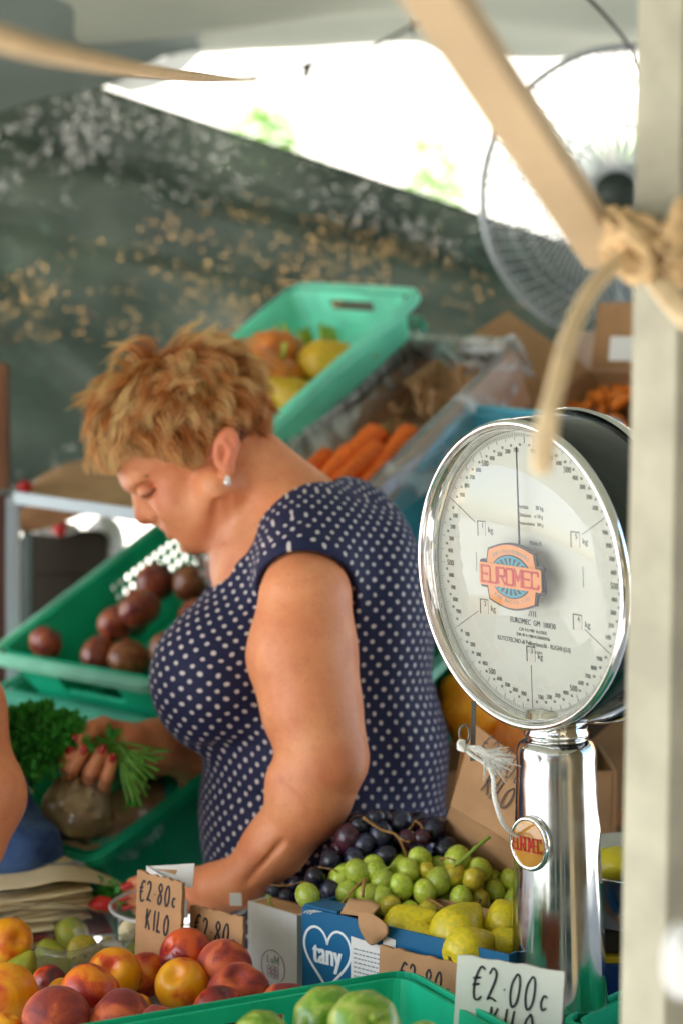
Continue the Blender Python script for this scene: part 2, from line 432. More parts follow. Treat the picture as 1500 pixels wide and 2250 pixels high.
# ---- unseen stall added behind the camera to darken chrome reflections and front fill
def opposite():
    root = empty('added_dark_stall', loc=(-2.6, -5.2, 0)); tag(root, 'unseen dark green stall added behind the camera for darker reflections', 'added stall')
    dk = mat('dark_green_cloth', srgb(46, 70, 58), rough=.8, var=.15, vscale=2); br = mat('brown_cloth', srgb(92, 66, 46), rough=.85, var=.2, vscale=2); cr_ = mat('cream_roof', srgb(214, 204, 180), rough=.8, var=.05, vscale=2)
    mb = MB(); G = bilin([[(-.2, 0, 2.6), (1.5, 0, 2.62), (3.2, 0, 2.6), (5.6, 0, 2.62)], [(-.2, 3.2, 2.35), (1.5, 3.25, 2.3), (3.2, 3.2, 2.36), (5.6, 3.2, 2.32)]], 8, 8); mb.grid(G); mb.build('roof_cloth', dk, root, thick=.003)
    mb = MB(); mb.grid(bilin([[(0, .02, .1), (1.5, .10, .1), (3.2, .02, .1)], [(0, .02, 2.55), (1.5, .08, 2.55), (3.2, .02, 2.55)]], 8, 12)); mb.build('back_cloth', br, root, thick=.003)
    for x in (.02, 1.9, 3.7, 5.4):
        mb = MB(); mb.box((x, 2.55, 0), (x+.06, 2.61, 2.3)); mb.build('post', m_lime, root, smooth=False)
    mb = MB(); mb.box((.3, 1.5, .78), (5.2, 2.3, .82)); mb.build('table_top', cr_, root, smooth=False)
    mb = MB(); mb.box((.3, 2.302, .05), (5.2, 2.31, .80)); mb.build('front_cloth', dk, root, smooth=False)
opposite()
def stall_crate(x, y, c, lb):  # crates belonging to the added stall, unseen as well
    o = MB(); o.box((x, y, .824), (x+.5, y+.35, 1.0)); tag(o.build('added_crate', c, smooth=False, bevel=.01), lb, 'crate')
stall_crate(-2.0, -3.4, mat('crate_orange', srgb(220, 120, 40), rough=.6, var=.3, vscale=30), 'orange crate on the added stall behind the camera'); stall_crate(-1.2, -3.4, mat('crate_green', srgb(40, 130, 80), rough=.6, var=.3, vscale=30), 'green crate on the added stall behind the camera')
stall_crate(-.2, -3.4, mat('crate_red', srgb(180, 50, 40), rough=.6, var=.3, vscale=30), 'red crate on the added stall behind the camera'); stall_crate(.9, -3.4, mat('crate_yellow', srgb(220, 190, 60), rough=.6, var=.3, vscale=30), 'yellow crate on the added stall behind the camera')

mb = MB(); G = bilin([[(1.62, -1.0, .3), (1.66, .2, .3), (1.6, 1.5, .3)], [(1.6, -1.0, 1.3), (1.58, .2, 1.3), (1.62, 1.5, 1.3)], [(1.6, -1.0, 2.35), (1.62, .2, 2.4), (1.6, 1.5, 2.4)]], 12, 16); G[..., 0] += .02*np.sin(G[..., 1]*14); mb.grid(G)  # unseen cloth added to block bright ground on the right
tag(mb.build('blocking_curtain', mat('olive_brown_cloth', srgb(96, 84, 58), rough=.85, var=.15, vscale=2), thick=.002), 'unseen olive brown curtain added at the right to block the bright ground', 'curtain')

# ---- greenery seen faintly through the gap; parasols added to colour the net's pinholes
m_leafp = mat('plant_leaf', srgb(110, 150, 70), rough=0.6, var=0.3, vscale=6, transl=0.3)
m_clay = mat('terracotta', srgb(190, 104, 66), rough=0.8, var=0.1)
def potted(name, label, x, y, hgt, n=260, rad=0.35):
    root = empty(name, loc=(x, y, 0)); tag(root, label, 'plant', 'potted shrubs along the sunny house wall')
    p = MB(); p.lathe([(0, 0.001), (0.16, 0.001), (0.22, 0.36), (0.25, 0.36), (0.25, 0.42), (0.2, 0.42), (0.19, 0.34), (0, 0.34)], 20); p.build('pot', m_clay, root)
    q = MB(); q.tube([(0, 0, .34), (0.02, 0, hgt*0.5), (-0.01, 0.01, hgt-rad)], [0.025, 0.02, 0.012], 7); q.build('trunk', M_card2(), root)
    l = MB()
    for _ in range(n):
        d = RNG.normal(size=3); d /= np.linalg.norm(d); c = np.array([0, 0, hgt-rad*0.4]) + d*np.array([rad, rad, rad*1.2])*RNG.uniform(.35, 1)
        a = RNG.normal(size=3); a /= np.linalg.norm(a); b2 = np.cross(a, d); s = RNG.uniform(.04, .08)
        l.add([c-a*s, c+b2*s*.4, c+a*s, c-b2*s*.4], [(0, 1, 2, 3)])
    l.build('crown', m_leafp, root, smooth=False)
potted('potted_shrub', 'green shrub in a clay pot seen left of centre over the net', -0.42, 11.4, 2.9)
potted('potted_shrub', 'green shrub in a clay pot just above the net near the diagonal lath', 0.55, 11.6, 2.7, 200, .3)
potted('potted_shrub', 'leafy shrub in a clay pot seen through the fan guard', 1.75, 11.2, 2.6, 300, .4)
def parasol(name, label, x, y, col, r=1.3, h=2.22):
    root = empty(name, loc=(x, y, 0)); tag(root, label, 'parasol', 'parasols added behind the net')
    q = MB(); q.tube([(0, 0, 0.06), (0, 0, h)], 0.025, 8); q.build('pole', mat('grey_metal', (0.5, 0.5, 0.5), rough=.4, metal=.8, var=.05), root)
    q = MB(); q.lathe([(0, 0.001), (.25, 0.001), (.25, .05), (.05, .08), (0, .08)], 20); q.build('base', m_ground, root)
    q = MB(); q.lathe([(0, h+.02), (r*.5, h-.14), (r, h-.45), (r, h-.58), (r-.01, h-.58), (r-.01, h-.46), (r*.5, h-.16), (0, h)], 10); q.build('canopy', col, root, smooth=False)
parasol('glint_parasol', 'orange parasol added to colour the pinholes of the net', -2.6, 8.0, mat('orange_cloth', srgb(226, 140, 60), rough=.8, var=.05, transl=.3))
parasol('glint_parasol', 'cream parasol added behind the left half of the net', -4.6, 8.6, mat('cream_cloth', srgb(236, 222, 196), rough=.8, var=.05, transl=.3))
parasol('glint_parasol', 'golden yellow parasol added behind the middle of the net', -0.4, 8.4, mat('golden_cloth', srgb(232, 186, 110), rough=.8, var=.05, transl=.3))

# ---- the stall roof: canvas sheets
def tarp_mat(name, c, tl):
    m = mat(name, c, rough=0.75, var=0.07, vscale=3, bump=0.12, bscale=260, transl=tl, spec=.3); return m
m_tarp = tarp_mat('canopy_canvas', srgb(166, 170, 154), 0.14)
m_tarp2 = tarp_mat('canopy_canvas_grey', srgb(120, 130, 122), 0.12)
U = np.linspace(0, 1, 90); Wv = np.linspace(0, 1, 110)
hem_px = [(-2200, 160), (-900, 158), (-200, 150), (200, 142), (430, 132), (650, 112), (900, 84), (1050, 108), (1180, 114), (1380, 100), (1600, 90), (2400, 60), (3600, 60)]
back = np.array([P(x, y, 3.75) for x, y in hem_px])
rows = [back]
for yy, zz in ((3.3, 2.19), (2.6, 2.30), (1.6, 2.42), (0.3, 2.50), (-0.8, 2.52)):  # front rows carried past the camera, unseen, to cut the front fill
    r = back.copy(); r[:, 1] = yy; r[:, 2] = zz + 0.01*np.sin(back[:, 0]*2.0) + (back[:, 2]-2.2)*0.4; r[:, 0] = back[:, 0]*(0.95); rows.append(r)
G = bilin(rows, 26, 12)
X, Y = G[..., 0], G[..., 1]
G[..., 2] += 0.012*np.sin(Y*13 + X*2.6) + 0.008*np.sin(Y*23 - X*3.7 + 1) + 0.015*np.sin(X*3+Y*4)*np.clip(Y-1, 0, 1)
mb = MB(); mb.grid(G)
roof = mb.build('canopy_sheet', m_tarp, thick=0.0015)
tag(roof, 'pale grey green canvas roof sheet rippling over the whole stall', 'awning')
# grey sheet hanging lower at the left
c2 = [[P(-900, 380, 3.1), P(-350, 330, 3.15), P(0, 248, 3.3), P(110, 222, 3.35), P(210, 188, 3.42), P(330, 140, 3.5), P(440, 104, 3.6)],
      [P(-900, 170, 3.0), P(-350, 150, 3.05), P(0, 120, 3.2), P(120, 100, 3.25), P(230, 85, 3.35), P(340, 75, 3.45), P(450, 66, 3.55)],
      [P(-900, -150, 2.7), P(-350, -150, 2.7), P(0, -120, 2.9), P(120, -100, 2.95), P(230, -60, 3.0), P(340, -40, 3.1), P(450, -20, 3.2)]]
G = bilin(c2, 16, 14); G[..., 2] += 0.006*np.sin(G[..., 0]*19 + G[..., 2]*30); G[..., 1] += 0.02*np.sin(G[..., 0]*9+G[..., 2]*14)
mb = MB(); mb.grid(G)
tag(mb.build('side_sheet', m_tarp2, thick=0.0015), 'blue grey canvas sheet drooping at the upper left corner', 'awning')
# translucent white corner piece between the sheets
c3 = [[P(285, 205, 3.66), P(350, 190, 3.67), P(400, 160, 3.68), P(450, 110, 3.7)], [P(200, 175, 3.55), P(290, 150, 3.56), P(370, 125, 3.6), P(440, 95, 3.62)]]
G = bilin(c3, 10, 8); mb = MB(); mb.grid(G)
tag(mb.build('corner_sheet', mat('white_sheet', srgb(228, 230, 226), rough=.6, var=.04, transl=.5), thick=0.001), 'small whitish sheet corner tucked between roof canvas and net', 'awning')

# ---- shade net at the back
def net_material():
    m = bpy.data.materials.new('shade_net'); m.use_nodes = True; t = m.node_tree; N = t.nodes; L = t.links
    b = N['Principled BSDF']; o = N['Material Output']
    uv = N.new('ShaderNodeTexCoord')
    # woven pinholes: one candidate per small cell, random radius, clustered by a soft noise
    vo = N.new('ShaderNodeTexVoronoi'); vo.voronoi_dimensions = '2D'; vo.inputs['Scale'].default_value = 185
    L.new(uv.outputs['UV'], vo.inputs['Vector'])
    sx = N.new('ShaderNodeSeparateColor'); L.new(vo.outputs['Color'], sx.inputs[0])
    cl = N.new('ShaderNodeTexNoise'); cl.noise_dimensions = '2D'; cl.inputs['Scale'].default_value = 4.6; cl.inputs['Detail'].default_value = 4; cl.inputs['Roughness'].default_value = .65
    L.new(uv.outputs['UV'], cl.inputs['Vector'])
    mp = N.new('ShaderNodeMapRange'); mp.inputs['From Min'].default_value = 0.34; mp.inputs['From Max'].default_value = 0.74; mp.inputs['To Min'].default_value = 0.01; mp.inputs['To Max'].default_value = 0.36
    L.new(cl.outputs['Fac'], mp.inputs[0])
    pr = N.new('ShaderNodeMath'); pr.operation = 'LESS_THAN'; L.new(sx.outputs[0], pr.inputs[0]); L.new(mp.outputs[0], pr.inputs[1])
    rad = N.new('ShaderNodeMapRange'); rad.inputs['To Min'].default_value = 0.05; rad.inputs['To Max'].default_value = 0.24; L.new(sx.outputs[1], rad.inputs[0])
    ds = N.new('ShaderNodeMath'); ds.operation = 'LESS_THAN'; L.new(vo.outputs['Distance'], ds.inputs[0]); L.new(rad.outputs[0], ds.inputs[1])
    hole = N.new('ShaderNodeMath'); hole.operation = 'MULTIPLY'; L.new(pr.outputs[0], hole.inputs[0]); L.new(ds.outputs[0], hole.inputs[1])
    # fewer holes low down where the cloth hangs double
    sp = N.new('ShaderNodeSeparateXYZ'); L.new(uv.outputs['UV'], sp.inputs[0])
    fx1 = N.new('ShaderNodeMath'); fx1.operation = 'MULTIPLY_ADD'; fx1.inputs[1].default_value = 0.36; L.new(sp.outputs[0], fx1.inputs[0]); L.new(sp.outputs[1], fx1.inputs[2])
    fade = N.new('ShaderNodeMapRange'); fade.inputs['From Min'].default_value = 0.10; fade.inputs['From Max'].default_value = 1.15; L.new(fx1.outputs[0], fade.inputs[0])
    rr = N.new('ShaderNodeMath'); rr.operation = 'GREATER_THAN'
    L.new(fade.outputs[0], rr.inputs[0]); L.new(sx.outputs[2], rr.inputs[1])
    h2 = N.new('ShaderNodeMath'); h2.operation = 'MULTIPLY'; L.new(hole.outputs[0], h2.inputs[0]); L.new(rr.outputs[0], h2.inputs[1])
    nz = N.new('ShaderNodeTexNoise'); nz.inputs['Scale'].default_value = 5; nz.inputs['Detail'].default_value = 5; L.new(uv.outputs['UV'], nz.inputs['Vector'])
    cr = N.new('ShaderNodeValToRGB'); cr.color_ramp.elements[0].position = .3; cr.color_ramp.elements[1].position = .7
    cr.color_ramp.elements[0].color = (*srgb(50, 62, 54), 1); cr.color_ramp.elements[1].color = (*srgb(90, 102, 90), 1)
    L.new(nz.outputs['Fac'], cr.inputs[0]); L.new(cr.outputs[0], b.inputs['Base Color'])
    b.inputs['Roughness'].default_value = 0.6; b.inputs['Specular IOR Level'].default_value = 0.5
    tl = N.new('ShaderNodeBsdfTranslucent'); L.new(cr.outputs[0], tl.inputs[0])
    mx = N.new('ShaderNodeMixShader'); mx.inputs[0].default_value = 0.13; L.new(b.outputs[0], mx.inputs[1]); L.new(tl.outputs[0], mx.inputs[2])
    tp = N.new('ShaderNodeBsdfTransparent'); m2 = N.new('ShaderNodeMixShader')
    L.new(h2.outputs[0], m2.inputs[0]); L.new(mx.outputs[0], m2.inputs[1]); L.new(tp.outputs[0], m2.inputs[2]); L.new(m2.outputs[0], o.inputs[0])
    return m
top = lambda x: 190 + (x - 210) * 0.335
xs = [-1500, -700, -250, 0, 210, 500, 800, 1100, 1330, 1600, 2300]
rows = []
for k in range(6):
    f_ = k / 5
    rows.append([P(x, top(x)*(1-f_) + (1130 + (x-100)*0.02)*f_ if x < 1500 else top(x)*(1-f_) + 1260*f_, 3.62 + (0.10*math.sin(x*0.004))*f_) for x in xs])
G = bilin(rows, 30, 22)
na, nb = G.shape[:2]
uu = np.linspace(0, 1, nb)[None, :]*np.ones((na, 1)); vv = np.linspace(0, 1, na)[:, None]*np.ones((1, nb))
Xg, Zg = G[..., 0], G[..., 2]
dtop = vv
fold = np.zeros_like(Xg)
# sagging seams parallel to the top edge, then long hanging pleats spreading from the upper left
fold += 0.028*np.exp(-((dtop-0.16)/0.03)**2) - 0.02*np.exp(-((dtop-0.24)/0.05)**2) + 0.02*np.exp(-((dtop-0.36)/0.03)**2)
ang = np.arctan2(Xg + 1.4, 2.35 - Zg)
fold += 0.035*np.clip(dtop*1.6, 0, 1)*np.sin(ang*26 + 2*np.sin(ang*7))*np.clip(1.2-ang, 0, 1) + 0.012*np.sin(ang*61+1)*dtop
fold += 0.012*np.sin(Xg*24 + Zg*13) * dtop + 0.008*np.sin(Xg*9 - Zg*31)
G[..., 1] += fold
UVn = np.stack([(G[..., 0] - G[..., 0].min()), (G[..., 2] - P(0, 1130, 3.62)[2])], -1).reshape(-1, 2)
mb = MB(); mb.grid(G)
net = mb.build('shade_net', net_material(), uv=UVn)
tag(net, 'dark green woven shade net full of pinholes closing the back of the stall', 'shade net')
hem = MB(); hem.tube(smooth_path([P(x, top(x), 3.62) for x in xs], 8), 0.0035, 6); hem.build('hem_rope', mat('rope_green', srgb(70, 84, 66), rough=.9, var=.15, vscale=60), net)

# ---- timber frame and ties close to the lens
m_wood = mat('pale_wood', srgb(196, 168, 132), rough=0.75, var=0.14, vscale=7, bump=0.2, bscale=50)
m_post = mat('painted_post', srgb(164, 158, 138), rough=0.6, var=0.16, vscale=18, bump=.15, bscale=70, detail=9)
def beam(a, b, w_, t_, side, name, m, parent=None, bev=0.002):
    a = np.array(a); b = np.array(b); z = norm(b - a); s_ = norm(side - z*(side @ z)); n_ = np.cross(z, s_); mbb = MB()
    mbb.box((-w_/2, -t_/2, 0), (w_/2, t_/2, np.linalg.norm(b-a)), frame(a, s_, n_, z)); return mbb.build(name, m, parent, bevel=bev)
pa = P(1457, 1125, 1.42)
ang = R(50); sl = np.array([-math.cos(ang), math.sin(ang), 0.0]); sr = np.array([math.sin(ang), math.cos(ang), 0.0])
mb = MB(); s_ = 0.044
base = np.array([pa[0], pa[1], 0.0])
q = [base, base + sr*s_, base + sr*s_ + sl*s_, base + sl*s_]
lean = np.array([0.012, 0, 2.48])
mb.hexa(np.array(q + [p + lean for p in q]))
post = mb.build('canopy_post', m_post, bevel=0.003)
tag(post, 'pale painted square post at the right edge, very close to the lens', 'post')
o = beam(P(1330, 560, 1.46), P(812, -230, 1.02), 0.031, 0.02, RT, 'diagonal_lath', m_wood)
tag(o, 'pale wooden brace running from the upper middle down to the tied post', 'wooden brace')
mb = MB(); pp = smooth_path([P(-700, -150, .92), P(-300, -20, .98), P(0, 84, 1.06), P(180, 130, 1.22), P(340, 158, 1.6), P(470, 172, 2.2), P(560, 176, 3.0)], 8); mb.tube(pp, np.interp(np.linspace(0, 1, len(pp)), [0, .35, .6, .8, 1], [.0140, .0135, .0125, .010, .006]), 10, flat=.45)
tag(mb.build('canopy_strap', mat('tan_webbing', srgb(196, 166, 126), rough=.85, var=.12, vscale=60, bump=.2, bscale=200)), 'blurred tan webbing strap crossing the upper left corner', 'strap')
# knotted twine
m_twine = mat('twine', srgb(206, 172, 126), rough=0.85, var=0.25, vscale=120, bump=0.4, bscale=300)
cx = base + (sr + sl)*s_/2
root = empty('twine_knot', loc=P(1430, 540, 1.40)); tag(root, 'bundle of beige twine knotted round the post and the brace', 'twine')
inv = np.array(root.location)
mb = MB()
for k in range(14):
    z0 = P(1430, 500 + k*8, 1.42)[2]; pts = []
    for a in np.linspace(0, 2*np.pi, 28, endpoint=False):
        r_ = 0.040 + 0.003*math.sin(3*a+k) ; pts.append(np.array([cx[0]+r_*math.cos(a)*1.02, cx[1]+r_*math.sin(a), z0 + 0.006*math.sin(a*2+k*1.3) - 0.012*math.cos(a+.5)]) - inv)
    pts = np.array(pts); tq = np.arange(len(pts))
    for ph_ in (0, 3.1416):
        mb.tube(pts + .0022*np.c_[np.cos(tq*1.57+ph_), np.sin(tq*1.57+ph_)*0, np.sin(tq*1.57+ph_)], 0.0022, 6, closed=True)
mb.build('coil', m_twine, root)
mb = MB()
for k in range(22):
    o_ = RNG.uniform(-1, 1, 3); q_ = RNG.uniform(-1, 1, 3)
    mb.tube(smooth_path([P(1340+o_[0]*14, 470+o_[1]*30+k*3, 1.375)-inv, P(1392+q_[0]*8, 515+o_[2]*26+k*2, 1.352+.006*q_[1])-inv, P(1440+o_[1]*20, 560+q_[2]*34, 1.345+.006*q_[0])-inv, P(1500, 520+o_[2]*80, 1.34)-inv, P(1560, 500+o_[1]*60, 1.36)-inv], 8), RNG.uniform(.0018, .0036), 6)
for k in range(9):
    o_ = RNG.uniform(-1, 1, 3); mb.tube(smooth_path([P(1325+o_[0]*8, 540+o_[1]*14, 1.37)-inv, P(1385+o_[1]*10, 515+o_[2]*14, 1.345)-inv, P(1432+o_[2]*8, 585+o_[0]*14, 1.335)-inv, P(1388+o_[0]*10, 612+o_[1]*8, 1.345)-inv, P(1345+o_[1]*8, 572+o_[2]*8, 1.36)-inv], 8), .0026, 6)
mb.build('knot', m_twine, root)
def strap(pts, wd, name, th=0.0018):
    pts = smooth_path(pts, 12); mbb = MB(); wv = np.asarray(wd)
    wv = np.interp(np.linspace(0, 1, len(pts)), np.linspace(0, 1, len(wv)), wv)
    t = norm(np.array([1, 0, 0.]))
    tan = np.gradient(pts, axis=0); tan /= np.linalg.norm(tan, axis=1)[:, None]
    vs = []
    for i, p in enumerate(pts):
        sd = np.cross(tan[i], FW); sd = norm(sd); n_ = norm(np.cross(tan[i], sd))
        for k in range(8):
            a_ = k/8*2*np.pi; vs.append(p + sd*math.cos(a_)*wv[i]/2 + n_*math.sin(a_)*th)
    n = len(pts); mbb.add(vs, [(i*8+k, i*8+(k+1) % 8, (i+1)*8+(k+1) % 8, (i+1)*8+k) for i in range(n-1) for k in range(8)] + [tuple(range(8))[::-1], tuple((n-1)*8+k for k in range(8))])
    return mbb.build(name, mat('cloth_tape', srgb(240, 214, 174), rough=.85, var=.12, vscale=40, transl=.15), root)
strap([p - inv for p in (P(1400, 560, 1.36), P(1350, 580, 1.33), P(1290, 650, 1.28), P(1245, 755, 1.24), P(1212, 880, 1.2), P(1196, 960, 1.19), P(1188, 1040, 1.18))], [.014, .012, .011, .012, .011, .015, .012], 'hanging_end')
strap([p - inv for p in (P(1430, 590, 1.35), P(1460, 640, 1.33), P(1500, 690, 1.30), P(1560, 740, 1.28))], [.018, .018, .016, .015], 'loose_end')

# wire with clips under the roof and a second cable at the right
m_cable = mat('black_cable', (0.02, 0.022, 0.02), rough=.5, var=0)
root = empty('light_cable', loc=P(600, 160, 3.45)); tag(root, 'thin dark cable sagging below the roof sheet with a small clip', 'cable'); inv = np.array(root.location)
mb = MB(); mb.tube(smooth_path([p - inv for p in (P(-400, 60, 3.5), P(100, 140, 3.45), P(300, 164, 3.45), P(420, 170, 3.45), P(560, 169, 3.45), P(650, 147, 3.45), P(760, 131, 3.45), P(860, 82, 3.45), P(910, 55, 3.45), P(1000, 10, 3.45))], 8), 0.0034, 6); mb.build('wire', m_cable, root)
mb = MB(); mb.tube([P(684, 112, 3.45)-inv, P(680, 146, 3.45)-inv], 0.003, 6); mb.tube([P(678, 140, 3.45)-inv, P(671, 172, 3.45)-inv], [0.009, 0.006], 8); mb.build('clip', m_cable, root)
mb = MB(); mb.tube([P(907, 40, 3.44)-inv, P(908, 78, 3.44)-inv], 0.003, 6); mb.build('clip', m_cable, root)
mb = MB(); mb.tube(smooth_path([P(1230, -60, 2.7), P(1295, 0, 2.75), P(1340, 48, 2.8), P(1368, 82, 2.85), P(1392, 120, 2.9), P(1430, 190, 2.95)], 8), 0.0028, 6)
tag(mb.build('fan_cable', m_cable), 'dark electric cable dropping past the top of the fan', 'cable')

# ---- big drum fan
fc = P(1370, 428, 3.2); yaw = R(17)
fn = norm([-math.sin(yaw), -math.cos(yaw), -0.05]); fx = norm(np.cross([0, 0, 1], fn)); fx = -fx if fx[0] < 0 else fx; fz = np.cross(fn, fx); fz = fz if fz[2] > 0 else -fz
Mf = frame(fc, fx, np.cross(fz, fx), fz)     # local x right, y away from viewer, z up
fan = empty('pedestal_fan', Mf); tag(fan, 'large pedestal fan with wire guard half hidden behind the post', 'fan')
m_chr = mat('fan_wire', (0.42, 0.45, 0.47), rough=0.3, metal=0.8, var=0.03)
m_drk = mat('fan_motor', srgb(34, 46, 40), rough=0.5, var=0.1)
Rf = 0.234
def ringpts(r, y, n=72): a = np.linspace(0, 2*np.pi, n, endpoint=False); return np.c_[r*np.cos(a), np.full(n, y), r*np.sin(a)]
mb = MB(); mb.tube(ringpts(Rf, -0.006), 0.0045, 8, closed=True); mb.tube(ringpts(Rf, 0.014), 0.0045, 8, closed=True); mb.build('rim', m_chr, fan)
for nm, sg in (('front_guard', -1), ('rear_guard', 1)):
    mb = MB()
    n = 96 if sg < 0 else 72
    for k in range(n):
        a = k/n*2*np.pi; pts = []
        for t in np.linspace(0, 1, 8):
            r_ = 0.035 + (Rf-0.037)*t; y_ = sg*0.075*math.sqrt(max(0, 1-t**3)) + (-0.004 if sg < 0 else 0.012)
            tw = a + sg*0.35*(1-t); pts.append((r_*math.cos(tw), y_, r_*math.sin(tw)))
        mb.tube(pts, 0.0013, 4, caps=False)
    for r_ in (0.035, 0.11, 0.18):
        t = (r_-0.035)/(Rf-0.037); mb.tube(ringpts(r_, sg*0.077*math.sqrt(1-t**3) + (-0.004 if sg < 0 else 0.012), 48), 0.0014, 5, closed=True)
    mb.build(nm, m_chr, fan)
mb = MB(); mb.lathe([(0, -0.085), (0.034, -0.085), (0.036, -0.07), (0.036, -0.068), (0, -0.068)], 28, Matrix.Rotation(R(-90), 4, 'X')); mb.build('badge', m_drk, fan)
mb = MB(); mb.lathe([(0, -0.17), (0.04, -0.165), (0.05, -0.12), (0.05, -0.03), (0.03, 0.0), (0.018, 0.05), (0, 0.05)], 28, Matrix.Rotation(R(90), 4, 'X')); mb.build('motor', m_drk, fan)
m_bl = mthin('fan_blade', .04, .1, (.86, .9, .9))
for k in range(3):
    a0 = R(18 + 120*k); pts = []; G = np.zeros((9, 9, 3))
    for i, t in enumerate(np.linspace(0, 1, 9)):
        for j, s_ in enumerate(np.linspace(-1, 1, 9)):
            r_ = 0.03 + 0.175*t; wd_ = R(16 + 12*math.sin(t*2.6)); aa = a0 + s_*wd_ + 0.5*t
            G[i, j] = (r_*math.cos(aa), 0.018*s_*(1-0.3*t) + 0.004, r_*math.sin(aa))
    mb = MB(); mb.grid(G); mb.build('blade', m_bl, fan, thick=0.0012)
iM = np.array(Mf.inverted()); 
bot = np.array([fc[0]+0.03, fc[1]+0.13, 0.02]); tp_ = np.array([fc[0]+0.02, fc[1]+0.11, fc[2]-0.02])
mb = MB(); mb.tube(tf(iM, [bot, tp_]), 0.014, 12); mb.build('pole', m_chr, fan)
mb = MB(); mb.tube(tf(iM, [bot + (0, 0, -0.02), bot + (0, 0, 0.03)]), [0.2, 0.16], 28); mb.build('base', m_drk, fan)
# ================================================================ crates and boxes behind the woman
def crate_frame(BL, theta, phi, w_, l_, h_, rim_corner='BL', tw=0.0, psi=0.0):
    """W points right and towards the lens, L away and up; the given point is the back-left rim corner"""
    th, ph = R(theta), R(phi)
    W_ = np.array([math.cos(th)*math.cos(R(psi)), -math.sin(th)*math.cos(R(psi)), -math.sin(R(psi))]); L_ = np.array([math.sin(th)*math.cos(ph), math.cos(th)*math.cos(ph), math.sin(ph)])
    L_ = norm(L_ - W_*(L_ @ W_)); N_ = np.cross(W_, L_)
    c = {'BL': (0, l_, h_), 'BR': (w_, l_, h_), 'FL': (0, 0, h_), 'FR': (w_, 0, h_)}[rim_corner]
    o = np.asarray(BL) - W_*c[0] - L_*c[1] - N_*c[2]
    return frame(o, W_, L_, N_)
def plastic(name, c, rough=0.42):
    m = mat(name, c, rough=rough, var=0.16, vscale=11, bump=0.08, bscale=60, transl=0.32, detail=10, rvar=0.1); return m
m_turq = plastic('turquoise_plastic', srgb(140, 240, 212))
m_grn = plastic('green_plastic', srgb(34, 200, 154)); m_grnw = plastic('worn_rim_plastic', srgb(150, 224, 196))
m_dgrn = plastic('deep_green_plastic', srgb(14, 164, 120))
def perf(m0, name, x0, x1, y0, y1, pitch, r, ax=(0, 1), below=None):
    """the same plastic with a block of round drain holes in the local x-y range"""
    m = m0.copy(); m.name = name; t = m.node_tree; N = t.nodes; L = t.links
    o = N['Material Output']; prev = o.inputs[0].links[0].from_socket
    tc = N.new('ShaderNodeTexCoord'); sp = N.new('ShaderNodeSeparateXYZ'); L.new(tc.outputs['Object'], sp.inputs[0])
    def mth(op, a, b=None):
        q = N.new('ShaderNodeMath'); q.operation = op
        for i, x in enumerate((a, b)):
            if x is None: continue
            if isinstance(x, (int, float)): q.inputs[i].default_value = x
            else: L.new(x, q.inputs[i])
        return q.outputs[0]
    A0, A1 = sp.outputs[ax[0]], sp.outputs[ax[1]]
    fx_ = mth('SUBTRACT', mth('FRACT', mth('DIVIDE', A0, pitch)), 0.5); fy_ = mth('SUBTRACT', mth('FRACT', mth('DIVIDE', A1, pitch)), 0.5)
    rr = mth('ADD', mth('MULTIPLY', fx_, fx_), mth('MULTIPLY', fy_, fy_)); h = mth('LESS_THAN', rr, (r/pitch)**2)
    for c_, v_, op in ((A0, x0, 'GREATER_THAN'), (A0, x1, 'LESS_THAN'), (A1, y0, 'GREATER_THAN'), (A1, y1, 'LESS_THAN')):
        h = mth('MULTIPLY', h, mth(op, c_, v_))
    if below is not None: h = mth('MULTIPLY', h, mth('LESS_THAN', sp.outputs[below[0]], below[1]))
    tp = N.new('ShaderNodeBsdfTransparent'); mx = N.new('ShaderNodeMixShader'); L.new(h, mx.inputs[0]); L.new(prev, mx.inputs[1]); L.new(tp.outputs[0], mx.inputs[2]); L.new(mx.outputs[0], o.inputs[0])
    return m
def rrect(x0, x1, y0, y1, r, n=5):
    pts = []
    for cx_, cy_, a0 in ((x1-r, y1-r, 0), (x0+r, y1-r, 90), (x0+r, y0+r, 180), (x1-r, y0+r, 270)):
        for a in np.linspace(a0, a0+90, n): pts.append((cx_+r*math.cos(R(a)), cy_+r*math.sin(R(a))))
    return np.array(pts)
